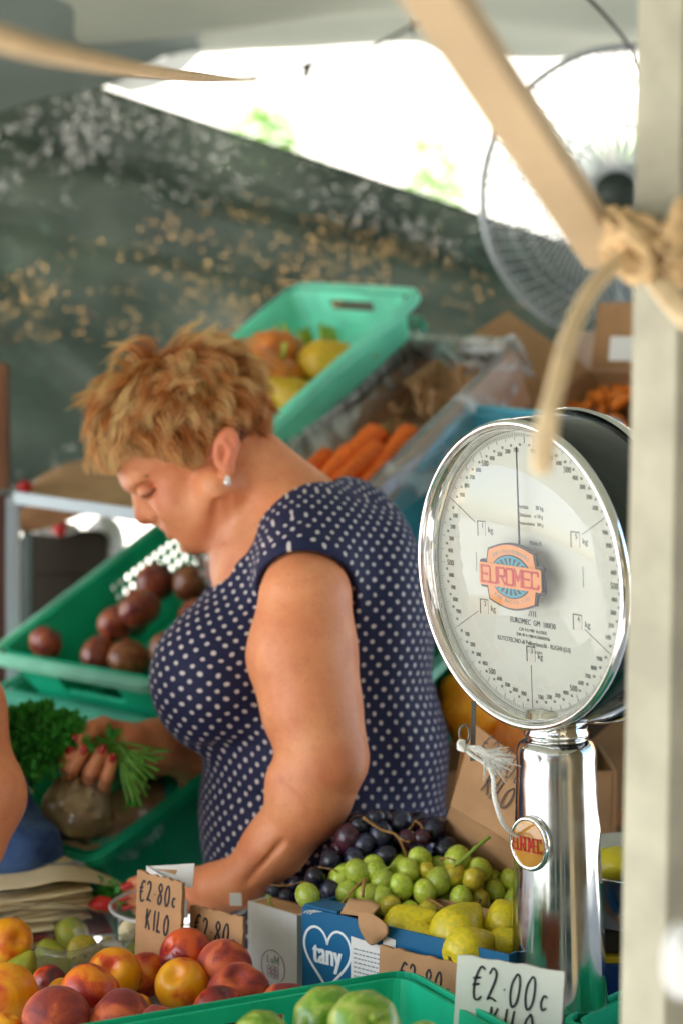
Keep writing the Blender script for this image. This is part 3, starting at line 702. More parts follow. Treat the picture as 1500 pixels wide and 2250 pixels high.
def crate(name, label, M, w_, l_, h_, m, floor_m=None, taper=0.02, lip=0.014, t=0.004, handles=True, group=None, ribs=True, cat='crate', rim_m=None):
    root = empty(name, M); tag(root, label, cat, group)
    rc = 0.022
    outer_b = rrect(taper, w_-taper, taper, l_-taper, rc); outer_t = rrect(0.006, w_-0.006, 0.006, l_-0.006, rc)
    inner_t = rrect(0.006+t, w_-0.006-t, 0.006+t, l_-0.006-t, rc-t); inner_b = rrect(taper+t, w_-taper-t, taper+t, l_-taper-t, rc-t)
    n = len(outer_b); mb = MB()
    # walls in horizontal bands so that hand holes can be left out at both short sides
    zs = [0, .25, .52, .80, 1.0]
    def ring(A, B, f, z): return np.c_[A*(1-f)+B*f, np.full(n, z)]
    O = [ring(outer_b, outer_t, f, f*h_) for f in zs]; I = [ring(inner_b, inner_t, f, t + f*(h_-t)) for f in zs]
    v = np.concatenate(O + I); f = []; K = len(zs)
    # subdivide long straight segments is not needed: hand holes are separate openings in the short walls
    for k in range(K-1):
        for i in range(n):
            j = (i+1) % n
            seg_back = i == 4; seg_front = i == 14
            f.append((k*n+i, k*n+j, (k+1)*n+j, (k+1)*n+i))
            f.append(((K+k)*n+j, (K+k)*n+i, (K+k+1)*n+i, (K+k+1)*n+j))
    if handles:
        # rebuild the short walls with a slot
        f = [q for q in f if not ({q[0] % n, q[1] % n} in ({4, 5}, {14, 15}))]
        for (i, j) in ((4, 5), (14, 15)):
            for base_, flip in ((O, 0), (I, 1)):
                lo0, lo1 = base_[0][i], base_[0][j]; hi0, hi1 = base_[-1][i], base_[-1][j]
                def pt(u_, f_): return (lo0*(1-u_)+lo1*u_)*(1-f_) + (hi0*(1-u_)+hi1*u_)*f_
                us = [0, .27, .73, 1]; fs = [0, .52, .80, 1]; b0 = len(v); g = [pt(u_, f_) for f_ in fs for u_ in us]; v = np.concatenate([v, g])
                for a in range(3):
                    for b_ in range(3):
                        if a == 1 and b_ == 1: continue
                        qq = (b0+a*4+b_, b0+a*4+b_+1, b0+(a+1)*4+b_+1, b0+(a+1)*4+b_); f.append(qq if not flip else qq[::-1])
            # slot edges
            bo, bi = len(v)-32, len(v)-16
            for a, b_ in (((1, 1), (1, 2)), ((1, 2), (2, 2)), ((2, 2), (2, 1)), ((2, 1), (1, 1))):
                p_, q_ = a[0]*4+a[1], b_[0]*4+b_[1]; f.append((bo+p_, bo+q_, bi+q_, bi+p_))
    b0 = (K-1)*n; b1 = (2*K-1)*n
    f += [(b0+i, b0+(i+1) % n, b1+(i+1) % n, b1+i) for i in range(n)]
    mb.add(v, f)
    mb.build('wall', m, root, smooth=False)
    mb = MB(); mb.prism(rrect(taper+0.001, w_-taper-0.001, taper+0.001, l_-taper-0.001, rc), 0.0005, t); mb.build('floor', floor_m or m, root, smooth=False)
    # rolled rim
    a = rrect(-lip, w_+lip, -lip, l_+lip, rc+lip); b_ = rrect(0.0, w_, 0.0, l_, rc-0.002)
    v = np.concatenate([np.c_[a, np.full(n, h_-0.012)], np.c_[a, np.full(n, h_+0.001)], np.c_[b_, np.full(n, h_+0.004)], np.c_[b_, np.full(n, h_-0.004)]])
    f = [(k*n+i, k*n+(i+1) % n, (k+1)*n+(i+1) % n, (k+1)*n+i) for k in range(3) for i in range(n)] + [(3*n+i, 3*n+(i+1) % n, (i+1) % n, i) for i in range(n)]
    mb = MB(); mb.add(v, f); mb.build('rim', rim_m or m, root, smooth=False, bevel=0.0015)
    if ribs:
        for x, s in ((0.006, -1), (w_-0.006, 1)):
            mb = MB()
            for i in range(1, 6):
                y = l_*i/6
                mb.hexa([(x+s*-taper*.6-0.0015*s, y-.003, h_*.1), (x+s*(-taper*.6+.008), y-.003, h_*.1), (x+s*(-taper*.6+.008), y+.003, h_*.1), (x+s*-taper*.6-0.0015*s, y+.003, h_*.1),
                         (x-0.001*s, y-.003, h_-.013), (x+s*.008, y-.003, h_-.013), (x+s*.008, y+.003, h_-.013), (x-0.001*s, y+.003, h_-.013)])
            mb.build('ribs', m, root, smooth=False)
    return root

# ---- produce shapes (unit meshes shared by copies)
def sph(nu=28, nv=18):
    u_ = np.linspace(0, 2*np.pi, nu, endpoint=False); v_ = np.linspace(0, np.pi, nv)
    return u_, v_
def solid(fn, m, name, nu=32, nv=20, parent=None):
    """fn(theta, phi) -> point; phi 0 bottom .. pi top"""
    u_, v_ = sph(nu, nv); pts = [fn(u_, np.full_like(u_, p)) for p in v_]
    G = np.stack([np.stack(p, -1) for p in pts]); vs = np.concatenate([G[0, :1]*0 + G[0].mean(0), G[1:-1].reshape(-1, 3), G[-1].mean(0)[None]])
    f = []; n = nu; rows = nv-2
    for k in range(n): f.append((0, 1+(k+1) % n, 1+k))
    for r_ in range(rows-1):
        for k in range(n): f.append((1+r_*n+k, 1+r_*n+(k+1) % n, 1+(r_+1)*n+(k+1) % n, 1+(r_+1)*n+k))
    top_ = len(vs)-1
    for k in range(n): f.append((top_, 1+(rows-1)*n+k, 1+(rows-1)*n+(k+1) % n))
    mb = MB(); mb.add(vs, f); return mb.build(name, m, parent)
PROTO = {}
def place(kind, maker, pos, scale=1.0, rot=None, label=None, cat=None, group=None, parent=None):
    if kind not in PROTO:
        o = maker(); PROTO[kind] = o
        ch = [c for c in bpy.data.objects if c.parent == o]; o['_n'] = 0; del o['_n']
        PROTO[kind] = (o, ch, [False])
    o, ch, used = PROTO[kind]
    if not used[0]: used[0] = True; r = o
    else:
        r = o.copy(); COL.objects.link(r)
        for k in list(r.keys()):
            if k in ('label', 'category', 'group'): del r[k]
        for c in ch:
            d = c.copy(); COL.objects.link(d); d.parent = r
    r.location = V(pos)
    if rot is None: rot = (random.uniform(0, 6.28), random.uniform(0, 6.28), random.uniform(0, 6.28))
    r.rotation_euler = rot; r.scale = (scale, scale, scale) if np.isscalar(scale) else scale
    if parent is not None:
        r.parent = parent
    tag(r, label, cat, group); return r

# onions
m_onion = mat('onion_skin', srgb(104, 34, 40), rough=0.28, var=0, col2=srgb(170, 90, 56), vscale=1.6, rndhue=.25, coat=.2)
m_onion2 = mat('onion_brown', srgb(160, 100, 54), rough=0.35, var=0, col2=srgb(110, 52, 34), vscale=2.2, rndhue=.2, coat=.2)
def onion_fn(u_, p): 
    r_ = np.sin(p)**0.85; z = -np.cos(p); neck = np.clip((p-2.55)/0.6, 0, 1); r_ = r_*(1-0.25*neck); z = z*0.82 + neck**2*0.42
    r_ = r_*(1+0.02*np.sin(u_*9)); return r_*np.cos(u_), r_*np.sin(u_), z
mk_onion = lambda: solid(onion_fn, m_onion, 'red_onion')
mk_onion2 = lambda: solid(onion_fn, m_onion2, 'brown_onion')
# pumpkins / squash
m_gourd = mat('gourd_skin', srgb(222, 130, 48), rough=0.45, var=0, col2=srgb(196, 112, 52), vscale=4, rndhue=.15)
m_gourdy = mat('gourd_yellow', srgb(224, 188, 40), rough=0.45, var=0, col2=srgb(206, 160, 50), vscale=6, rndhue=.15)
m_stem = mat('pale_stem', srgb(186, 196, 80), rough=.6, var=.15, vscale=20)
def gourd_fn(u_, p):
    rib = 1 + 0.07*np.cos(u_*9); r_ = np.sin(p)**0.9*rib; z = -np.cos(p)*0.78 - 0.18*np.exp(-((p-math.pi)/.5)**2); return r_*np.cos(u_), r_*np.sin(u_), z
def mk_gourd():
    o = solid(gourd_fn, m_gourd, 'pumpkin'); mb = MB(); mb.tube([(0, 0, .55), (.03, .02, .8), (.12, .05, 1.05)], [.13, .08, .09], 8); mb.build('stem', m_stem, o); return o
def pearsq_fn(u_, p):
    t = (1-np.cos(p))/2; r_ = np.sin(p)**.8*(1.0-0.5*np.clip((t-.35)/.5, 0, 1)**1.2)*(1+.03*np.cos(u_*8)); return r_*np.cos(u_), r_*np.sin(u_), -np.cos(p)*1.45
def mk_squash():
    o = solid(pearsq_fn, m_gourdy, 'butternut_squash'); mb = MB(); mb.tube([(0, 0, 1.35), (.05, .02, 1.65)], [.1, .13], 8); mb.build('stem', m_stem, o); return o
# carrots
m_car = mat('carrot_skin', srgb(250, 112, 30), rough=0.5, var=0.18, vscale=22, rndhue=.12, bump=.5, bscale=40)
def mk_carrot():
    mb = MB(); z = np.linspace(0, 1, 16); r_ = 0.105*(1-z)**0.6*np.clip(z*14+.35, 0, 1) + 0.006 + .0015*np.sin(z*60); mb.tube(np.c_[0.03*np.sin(z*3), 0.02*np.sin(z*4), z], r_, 12)
    o = mb.build('carrot', m_car); mb = MB(); mb.tube([(0, 0, -.03), (0, 0, .02)], [.02, .035], 8); mb.build('stalk', m_stem, o); return o
# ginger like roots
m_gin = mat('ginger_skin', srgb(206, 160, 116), rough=0.75, var=0, col2=srgb(140, 100, 70), vscale=14, rndhue=.15)
def mk_root():
    F = Field((-1.4, -.8, -.7), (1.4, .9, .7), 0.09)
    for a, b, r1, r2 in (((-.9, 0, 0), (.8, .1, 0), .32, .26), ((-.3, 0, 0), (-.5, .6, .1), .24, .18), ((.3, 0, 0), (.4, -.5, .1), .22, .18), ((.7, .1, 0), (1.0, .45, .1), .2, .16)): F.cone(a, b, r1, r2, .15)
    v, f = F.nets(); return fastmesh('ginger_root', relax(v, f, 1), f, m_gin)

def row_label(lst, i): return lst[min(i, len(lst)-1)]
def fill(M, w_, l_, z0, items, kind, maker, size, label, cat, group, rots=None, scl=None):
    Mx = np.array(M)
    for i, (x, y, z) in enumerate(items):
        pos = tf(Mx, [(x*w_, y*l_, z0+z)])[0]; place(kind, maker, pos, size*random.uniform(.88, 1.1) if scl is None else scl, None if rots is None else rots(i), label[i] if isinstance(label, list) else label, cat, group)

# --- A: turquoise crate with gourds at the top
MA = crate_frame(P(648, 630, 3.15), 53, 36, .30, .40, .060, psi=3)
crate('turquoise_crate', 'bright turquoise plastic crate of pumpkins tilted at the top of the display', MA, .30, .40, .060, m_turq, taper=.02, ribs=False)
RA = lambda i: (random.uniform(-.6, .6), random.uniform(-.6, .6), random.uniform(0, 6))
fill(MA, .3, .4, .0, [(.42, .60, .052), (.60, .48, .055), (.25, .46, .045)], 'gourd', mk_gourd, .050, ['orange pumpkin highest in the turquoise crate', 'orange pumpkin behind the yellow squash in the turquoise crate', 'orange pumpkin nearest the hair in the turquoise crate'], 'pumpkin', 'pumpkins in the turquoise crate', RA)
fill(MA, .3, .4, .0, [(.78, .66, .03), (.55, .34, .045), (.30, .24, .04), (.78, .44, .03)], 'squash', mk_squash, .040, ['yellow squash with a pale stem beside the pumpkins in the turquoise crate', 'long yellow squash lying low in the turquoise crate', 'yellow squash just behind the curly hair', 'yellow squash against the wall of the turquoise crate'], 'squash', 'squashes in the turquoise crate', lambda i: (random.uniform(.9, 1.5), random.uniform(-.5, .5), random.uniform(0, 6)))
m_lf = mat('celery_leaf', srgb(170, 190, 50), rough=.5, var=.2, vscale=30, transl=.3)
tuft = empty('stem_tuft', loc=P(692, 775, 3.05)); tag(tuft, 'yellow green leaf stub standing up between the pumpkins', 'leaf stub')
mb = MB()
for k in range(7):
    a = random.uniform(-.6, .6); h_ = random.uniform(.03, .055); mb.tube([(0.01*k-.03, 0, -.03), (0.01*k-.03+a*.02, 0, h_*.5), (0.01*k-.03+a*.05, .01, h_)], [.006, .008, .003], 6)
mb.build('stubs', m_lf, tuft)
MA2 = crate_frame(P(926, 706, 3.12), 53, 36, .28, .30, .06, 'BR', psi=3)
crate('turquoise_crate', 'turquoise crate peeping out beneath the pumpkin crate', MA2, .28, .30, .06, plastic('turquoise_plastic_dark', srgb(24, 160, 128)), taper=.03, ribs=False)

# --- B: cardboard box lined with clear film, carrots and roots
m_cardp = mat('pinkish_cardboard', srgb(216, 168, 136), rough=0.85, var=0.08, vscale=20)
def carton(name, label, M, w_, l_, h_, m, t=0.004, cat='cardboard box', flaps=()):
    root = empty(name, M); tag(root, label, cat)
    for nm, lo, hi in (('bottom', (t+.001, t+.001, 0), (w_-t-.001, l_-t-.001, t)), ('side_wall', (0, 0, 0), (t, l_, h_)), ('side_wall', (w_-t, 0, 0), (w_, l_, h_)), ('end_wall', (t+.0005, 0.001, 0), (w_-t-.0005, t, h_-.001)), ('end_wall', (t+.0005, l_-t, 0), (w_-t-.0005, l_-.001, h_-.001))):
        mb = MB(); mb.box(lo, hi); mb.build(nm, m, root, smooth=False)
    for (sd, ln, ang_) in flaps:
        mb = MB(); a = R(ang_); c_, s_ = math.cos(a)*ln, math.sin(a)*ln
        if sd == 'L': q = [(0, .003, h_), (0, l_-.003, h_), (-c_, l_-.01, h_+s_), (-c_, .01, h_+s_)]
        if sd == 'R': q = [(w_, .003, h_), (w_, l_-.003, h_), (w_+c_, l_-.01, h_+s_), (w_+c_, .01, h_+s_)]
        if sd == 'B': q = [(.003, l_, h_), (w_-.003, l_, h_), (w_-.01, l_+c_, h_+s_), (.01, l_+c_, h_+s_)]
        if sd == 'F': q = [(.003, 0, h_), (w_-.003, 0, h_), (w_-.01, -c_, h_+s_), (.01, -c_, h_+s_)]
        mb.add(q, [(0, 1, 2, 3)]); mb.build('flap', m, root, smooth=False, thick=.003)
    return root
m_film = mthin('clear_film', .14, .18, haze=.16, bump=1.0, bscale=9, shine_streak=.8)
MB_ = crate_frame(P(888, 752, 3.0), 41, 31, .205, .50, .090, psi=3)
carton('carrot_box', 'cardboard box of carrots and roots lined with shiny clear film', MB_, .205, .50, .090, m_cardp)
def film(name, label, M, w_, l_, h_, seed, out_=.05, parent=None, over=.06, m=None):
    """crinkled bag draped inside a box and folded over its edges"""
    rg = np.random.default_rng(seed); n1, n2 = 90, 10; per = rrect(.008, w_-.008, .008, l_-.008, .02, 6)
    per = np.concatenate([np.linspace(per[i], per[(i+1) % len(per)], 5)[:-1] for i in range(len(per))]); n1 = len(per); G = []
    prof = [(0.0, .035), (0.0, .10), (0.0, h_*.8), (0.001, h_+.006), (-.012, h_+.012), (-.02, h_-.004), (-.026, h_-over*.6), (-.03, h_-over)]
    c = np.array([w_/2, l_/2])
    ph = rg.uniform(0, 6.28, 4)
    for k, (o_, z) in enumerate(prof):
        d = per-c; d /= np.linalg.norm(d, axis=1)[:, None]; s_ = np.arange(n1)
        wob = .006*np.sin(s_*.9+ph[0]+k*.8)+.005*np.sin(s_*1.7+ph[1]-k)+.004*rg.normal(size=n1)
        amp = .35 if k < 4 else 1.2
        q = per - d*(o_*1.0) - d*np.abs(wob)[:, None]*amp*(1 if k < 4 else -1)
        G.append(np.c_[q, z + (wob*1.2 if k > 4 else wob*.3)])
    G = np.array(G); v = G.reshape(-1, 3); f = [(i*n1+j, i*n1+(j+1) % n1, (i+1)*n1+(j+1) % n1, (i+1)*n1+j) for i in range(len(prof)-1) for j in range(n1)]
    mb = MB(); mb.add(v, f); o = mb.build(name, m or m_film, None, thick=0)
    o.matrix_world = M; tag(o, label, 'plastic bag'); return o
film('clear_liner', 'crinkled clear plastic liner folded over the carrot box', MB_, .205, .50, .090, 3, over=.05)
cr = [(.2, .02, .07, 1.5), (.38, .0, .085, 1.5), (.55, .03, .08, 1.6), (.72, -.02, .07, 1.45), (.3, .1, .095, 1.4), (.48, .12, .1, 1.62), (.65, .16, .095, 1.55), (.8, .1, .085, 1.5), (.55, .22, .105, 1.5), (.4, .3, .075, 1.45), (.72, .28, .09, 1.6)]
Mx = np.array(MB_)
for i, (x, y, z, a) in enumerate(cr):
    d0 = -Vector(Mx[:3, :3] @ np.array([(math.cos(a)+random.uniform(-.1, .1)), math.sin(a), random.uniform(-.04, .06)])); 
    place('carrot', mk_carrot, tf(Mx, [(x*.205+.01, y*.45+.175, z-.014)])[0], random.uniform(.155, .185), d0.to_track_quat('Z', 'Y').to_euler(), 'orange carrot lying with the others in the film-lined box', 'carrot', 'carrots in the film-lined box')
for i in range(26):
    x, y = random.uniform(.15, .88), random.uniform(.58, .94)
    place('ginger', mk_root, tf(Mx, [(x*.205, y*.5, .025+random.uniform(0, .045))])[0], random.uniform(.018, .024), None, 'knobbly beige root heaped behind the carrots', 'root vegetable', 'beige roots behind the carrots')

# --- C: blue crate with a film bag to the right of the carrots
m_blue_p = plastic('blue_plastic', srgb(112, 208, 232))
MC = crate_frame(P(1012, 898, 2.80), 43, 30, .27, .36, .12, psi=3)
crate('blue_crate', 'sky blue plastic crate behind the chrome dial', MC, .27, .36, .12, m_blue_p, taper=.02, ribs=False)
MC2 = crate_frame(P(925, 1040, 2.76), 46, 26, .26, .20, .12, 'BL', psi=3)
crate('blue_crate', 'lower blue crate between the woman and the scale', MC2, .26, .20, .12, mat('blue_plastic_b', srgb(84, 190, 220), rough=.45, var=.2, vscale=8), taper=.02, ribs=False)
film('clear_liner', 'frosty plastic bag crumpled over the lower blue crate', MC2, .26, .20, .12, 12, over=.07, m=mthin('crumpled_film', .14, .18, haze=.30, bump=1.0, bscale=14, shine_streak=.5))

# --- D: brown carton of orange dried fruit
MD = crate_frame(P(1295, 812, 3.0), 50, 26, .30, .26, .10, 'BL')
o = carton('fruit_box', 'open brown carton of small orange fruit below the fan', MD, .30, .26, .10, M_card(), flaps=(('L', .16, 40), ('B', .1, 60)))
m_ap = mat('orange_dried_fruit', srgb(226, 96, 24), rough=0.5, var=0, col2=srgb(240, 150, 40), vscale=10, rndhue=.2)
def mk_apr(): return solid(lambda u_, p: (np.sin(p)*np.cos(u_)*(1+.12*np.cos(3*u_)), np.sin(p)*np.sin(u_), -np.cos(p)*.5), m_ap, 'dried_apricot', 14, 10)
Mx = np.array(MD)
for i in range(110):
    x, y = random.uniform(.04, .96), random.uniform(.05, .95)
    place('apr', mk_apr, tf(Mx, [(x*.3, y*.26, .06+.035*math.sin(x*3.1)*math.sin(y*3)+random.uniform(0, .012))])[0], random.uniform(.009, .013), None, 'small orange dried fruit heaped in the open carton', 'dried fruit', 'orange dried fruit in the open carton')
mb = MB(); mb.prism([(0, 0), (.09, 0), (.09, .035), (0, .035)], 0, .0015, frame(P(1335, 792, 2.86), norm([1, -.5, -.02]), norm([0.1, .1, 1]), norm([.5, 1, -.1])))
tag(mb.build('white_card', M_wht(), smooth=False), 'blank white card stuck above the orange dried fruit', 'card')
mb = MB(); G = bilin([[P(1090, 905, 3.02), P(1150, 905, 3.02), P(1260, 905, 3.0), P(1400, 905, 3.0)], [P(1180, 830, 3.06), P(1215, 800, 3.06), P(1300, 760, 3.05), P(1420, 750, 3.05)], [P(1205, 790, 3.1), P(1235, 730, 3.1), P(1300, 730, 3.1), P(1430, 745, 3.1)]], 6, 6); mb.grid(G)
tag(mb.build('cardboard_sheet', mat('pink_cardboard', srgb(206, 176, 160), rough=.8, var=.06), thick=.004), 'pinkish cardboard sheet standing behind the open carton', 'cardboard')
mb = MB(); mb.box((0, 0, 0), (.07, .01, .012), frame(P(1112, 762, 3.2), RT, FW, UP)); tag(mb.build('wooden_batten', mat('brown_batten', srgb(150, 90, 50), rough=.7), bevel=.001), 'short brown wooden batten behind the film-lined box', 'batten')

# sloping display stand that carries the upper row
m_steel = mat('grey_steel', srgb(150, 156, 158), rough=0.35, metal=0.6, var=0.06)
def table_frame(name, label, x0, x1, y0, y1, ztop, slope, mtop, cat='stand'):
    root = empty(name, loc=(x0, y0, 0)); tag(root, label, cat)
    mb = MB(); mb.hexa([(0, 0, ztop-.02), (x1-x0, 0, ztop-.02), (x1-x0, y1-y0, ztop+slope-.02), (0, y1-y0, ztop+slope-.02), (0, 0, ztop), (x1-x0, 0, ztop), (x1-x0, y1-y0, ztop+slope), (0, y1-y0, ztop+slope)]); mb.build('shelf', mtop, root, smooth=False)
    for x in (0.03, x1-x0-.03):
        for y, zt in ((.03, ztop), (y1-y0-.03, ztop+slope)):
            mb = MB(); mb.box((x-.015, y-.015, 0), (x+.015, y+.015, zt-.045 if y < .1 else zt-.06)); mb.build('leg', m_steel, root, smooth=False)
    return root
table_frame('display_stand', 'metal display stand under the tilted rear boxes', -0.22, 1.1, 2.62, 3.35, 1.02, .42, M_card2())

# --- left lower row: crates of onions
ME = crate_frame(P(345, 1500, 2.62), 44, 27, .36, .60, .13, 'FR', psi=0)
m_grn_p = perf(m_grn, 'green_plastic_perforated', .02, .34, .30, .585, .0190, .0062)
crate('green_crate', 'green plastic crate of onions tilted at the left', ME, .36, .60, .13, perf(m_grn, 'green_wall_perforated', .22, .56, .018, .112, .0155, .0052, (1, 2), (0, .035)), floor_m=m_grn_p, taper=.03, rim_m=m_grnw)
on = [(.22, .10, .085), (.52, .12, .055), (.70, .12, .06), (.48, .26, .075), (.64, .28, .10), (.84, .20, .06), (.52, .46, .095), (.70, .48, .095), (.82, .38, .07), (.42, .36, .055), (.62, .66, .065), (.82, .62, .06), (.38, .20, .035)]
onl = ['single purple onion apart from the rest in the left corner of the crate', 'red onion at the front of the onion heap', 'onion touching the front rim of the green crate', 'red onion low on the left of the heap', 'shiny onion on top of the heap', 'brown onion against the right wall of the crate', 'dark onion high on the left of the heap', 'onion with a dark neck near the drain holes', 'red onion wedged at the right wall', 'half hidden onion under the heap', 'onion at the far end of the heap', 'farthest onion beside the drain holes', 'small onion between the single one and the heap']
Mx = np.array(ME)
for i, (x, y, z) in enumerate(on):
    k = i in (2, 5, 7)
    place('onion2' if k else 'onion', mk_onion2 if k else mk_onion, tf(Mx, [(x*.36-.03, y*.40+.016, z+(.045 if i else .03))])[0], (.050 if i else .046)*random.uniform(.92, 1.05)*(.58), None, onl[i], 'onion', 'onions in the tilted green crate')
MF = crate_frame(P(362, 1512, 2.60), 44, 27, .36, .60, .13, 'FL', psi=0)
crate('green_crate', 'nearly empty green crate right of the onion crate, behind the woman', MF, .36, .60, .13, m_grn, taper=.03, rim_m=m_grnw)
table_frame('display_stand', 'metal stand under the two tilted green crates', -0.78, 0.12, 2.72, 3.2, .98, .12, M_card2())
# front ends of a lower crate layer under them
ME2 = crate_frame(P(352, 1590, 2.66), 44, 20, .36, .40, .10, 'FR', psi=0)
crate('green_crate', 'pale worn green crate directly beneath the onion crate', ME2, .36, .45, .10, plastic('worn_green_plastic', srgb(90, 190, 160)), taper=.03)

# --- crate on the side table with the bagged celeriac
MG = crate_frame(P(205, 1886, 2.42), 44, 22, .34, .62, .15, 'FR', psi=0)
crate('green_crate', 'deep green crate behind the parsley holding a bagged celeriac', MG, .34, .62, .15, m_dgrn, floor_m=perf(m_dgrn, 'deep_green_perforated', .22, .33, .46, .60, .0165, .005), taper=.02)
m_cel = mat('celeriac_skin', srgb(186, 160, 112), rough=.8, var=0, col2=srgb(116, 88, 54), vscale=7, bump=.9, bscale=14)
F = Field((-.075,)*3, (.075,)*3, .005); F.ell((0, 0, 0), (.054, .052, .048), k=0)
for _ in range(50):
    d = RNG.normal(size=3); d /= np.linalg.norm(d); c_ = d*.05; F.cone(c_, c_+d*RNG.uniform(.002, .01)+RNG.normal(size=3)*.004, .007, .003, .006)
v, f = F.nets(); cel = fastmesh('celeriac', relax(v, f, 1), f, m_cel); cel.scale = (.84, .84, .84); cel.location = V(P(172, 1775, 2.5)); tag(cel, 'rough brown celeriac inside a plastic bag under the hand', 'celeriac')
F = Field((-.15,)*3, (.17,)*3, .006); F.ell((.0, 0, -.01), (.078, .072, .07), k=0); F.ell((.04, 0, -.025), (.065, .06, .045), k=.03); F.cone((-.03, 0, .04), (-.06, -.02, .085), .03, .018, .02)
v, f = F.nets(); 
v = v + np.array([[.005*noise.noise(Vector(p*38)), .005*noise.noise(Vector(p*38+7)), .005*noise.noise(Vector(p*38+3))] for p in v])
bagc = fastmesh('clear_bag', v, f, mthin('bag_film', .05, .12, haze=.0, bump=1.0, bscale=18)); bagc.location = V(P(175, 1765, 2.5)); tag(bagc, 'loosely tied clear bag round the celeriac', 'plastic bag')

# --- left background: white frame, cardboard, dark box, wooden slat
m_wf = mat('white_metal', srgb(158, 168, 172), rough=.35, var=.04, metal=.1)
root = empty('metal_frame', loc=P(30, 1560, 2.95)); tag(root, 'white metal table frame at the left edge behind the crates', 'metal frame'); inv = np.array(root.location)
def sq(a, b, w_, name, m, parent):
    a = np.array(a); b = np.array(b); z = norm(b-a); s_ = norm(np.cross(z, FW)) if abs(z @ FW) < .9 else RT; n_ = np.cross(z, s_)
    q = MB(); q.box((-w_/2, -w_/2, 0), (w_/2, w_/2, np.linalg.norm(b-a)), frame(a, s_, n_, z)); return q.build(name, m, parent, bevel=.001)
sq(P(30, 1092, 2.95)-inv, P(30, 2100, 2.98)-inv, .018, 'leg', m_wf, root)
sq(P(38, 1094, 2.95)-inv, P(470, 1155, 2.7)-inv, .018, 'crossbar', m_wf, root)
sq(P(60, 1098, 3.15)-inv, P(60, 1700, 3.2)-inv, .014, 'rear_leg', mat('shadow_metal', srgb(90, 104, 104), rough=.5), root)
sq(P(30, 1535, 2.97)-inv, P(330, 1570, 2.9)-inv, .014, 'lower_bar', m_wf, root)
o = sq(P(0, 800, 3.0), P(4, 1075, 3.0), .024, 'wooden_slat', mat('brown_wood', srgb(104, 62, 32), rough=.6, var=.2, vscale=9), None); o.name = 'wooden_plank'; tag(o, 'brown wooden slat standing at the left edge above the white frame', 'wooden slat')
o = sq(P(-8, 1085, 3.02), P(-4, 1900, 3.02), .03, 'wooden_slat', mat('dark_wood', srgb(70, 34, 22), rough=.6, var=.2, vscale=9), None); o.name = 'wooden_plank'; tag(o, 'dark reddish wooden slat at the left edge below the white frame', 'wooden slat')
def sheet(name, label, ctrl, m, cat, th=.004, na=6, nb=6):
    q = MB(); q.grid(bilin(ctrl, na, nb)); o = q.build(name, m, thick=th); tag(o, label, cat); return o
sheet('cardboard_sheet', 'curved brown cardboard lying over the white frame beside the woman\'s face', [[P(66, 1088, 3.0), P(160, 1104, 3.0), P(330, 1125, 2.95)], [P(78, 1062, 3.1), P(150, 1030, 3.15), P(330, 1040, 3.1)], [P(90, 1050, 3.2), P(190, 1012, 3.25), P(340, 1022, 3.2)]], M_card(), 'cardboard')
sheet('cardboard_sheet', 'brown cardboard flap hanging under the white crossbar', [[P(38, 1168, 3.05), P(100, 1160, 3.05), P(200, 1120, 3.05)], [P(38, 1120, 3.1), P(100, 1112, 3.1), P(260, 1112, 3.1)]], M_card(), 'cardboard')
m_dkbrn = mat('dark_brown_plastic', srgb(44, 34, 22), rough=.5, var=.15)
root = empty('dark_box', frame(P(40, 1640, 3.25), RT, FW, UP)); tag(root, 'dark brown box with rounded upper corner behind the white leg', 'box')
mb = MB(); sc_ = 3.25/FP; mb.prism(rrect(0, 200*sc_, 0, 475*sc_, 32*sc_, 6), 0, -.25, Matrix.Rotation(R(90), 4, 'X')); mb.build('body', m_dkbrn, root, smooth=False, bevel=.004)
mb = MB(); mb.prism(rrect(8*sc_, 192*sc_, 380*sc_, 470*sc_, 28*sc_, 6), .0, .006, Matrix.Rotation(R(90), 4, 'X')); mb.build('lid', m_dkbrn, root, smooth=False, bevel=.002)
m_red = mat('red_print', srgb(200, 40, 36), rough=.5, var=.1)
def lump(name, label, c, r, m, cat, seed=1):
    o = solid(lambda u_, p: (r[0]*np.sin(p)*np.cos(u_)*(1+.15*np.sin(3*u_+seed)), r[1]*np.sin(p)*np.sin(u_)*(1+.1*np.cos(4*u_+p*3)), -r[2]*np.cos(p)*(1+.1*np.sin(u_*2+seed))), m, name); o.location = V(c); tag(o, label, cat); return o
lump('red_pepper', 'small red pepper at the left on top of the cardboard', P(55, 1070, 3.05), (.012, .010, .009), m_red, 'pepper', 2)
lump('white_bag', 'crumpled white bag under the cardboard flap', P(118, 1160, 3.2), (.045, .03, .012), M_wht(), 'bag', 4)
lump('red_pepper', 'red pepper tucked beside the crumpled white bag', P(133, 1157, 3.15), (.012, .01, .016), m_red, 'pepper', 5)
lump('white_bag', 'second crumpled white bag between dark box and green crate', P(230, 1182, 3.3), (.03, .02, .035), M_wht(), 'bag', 6)
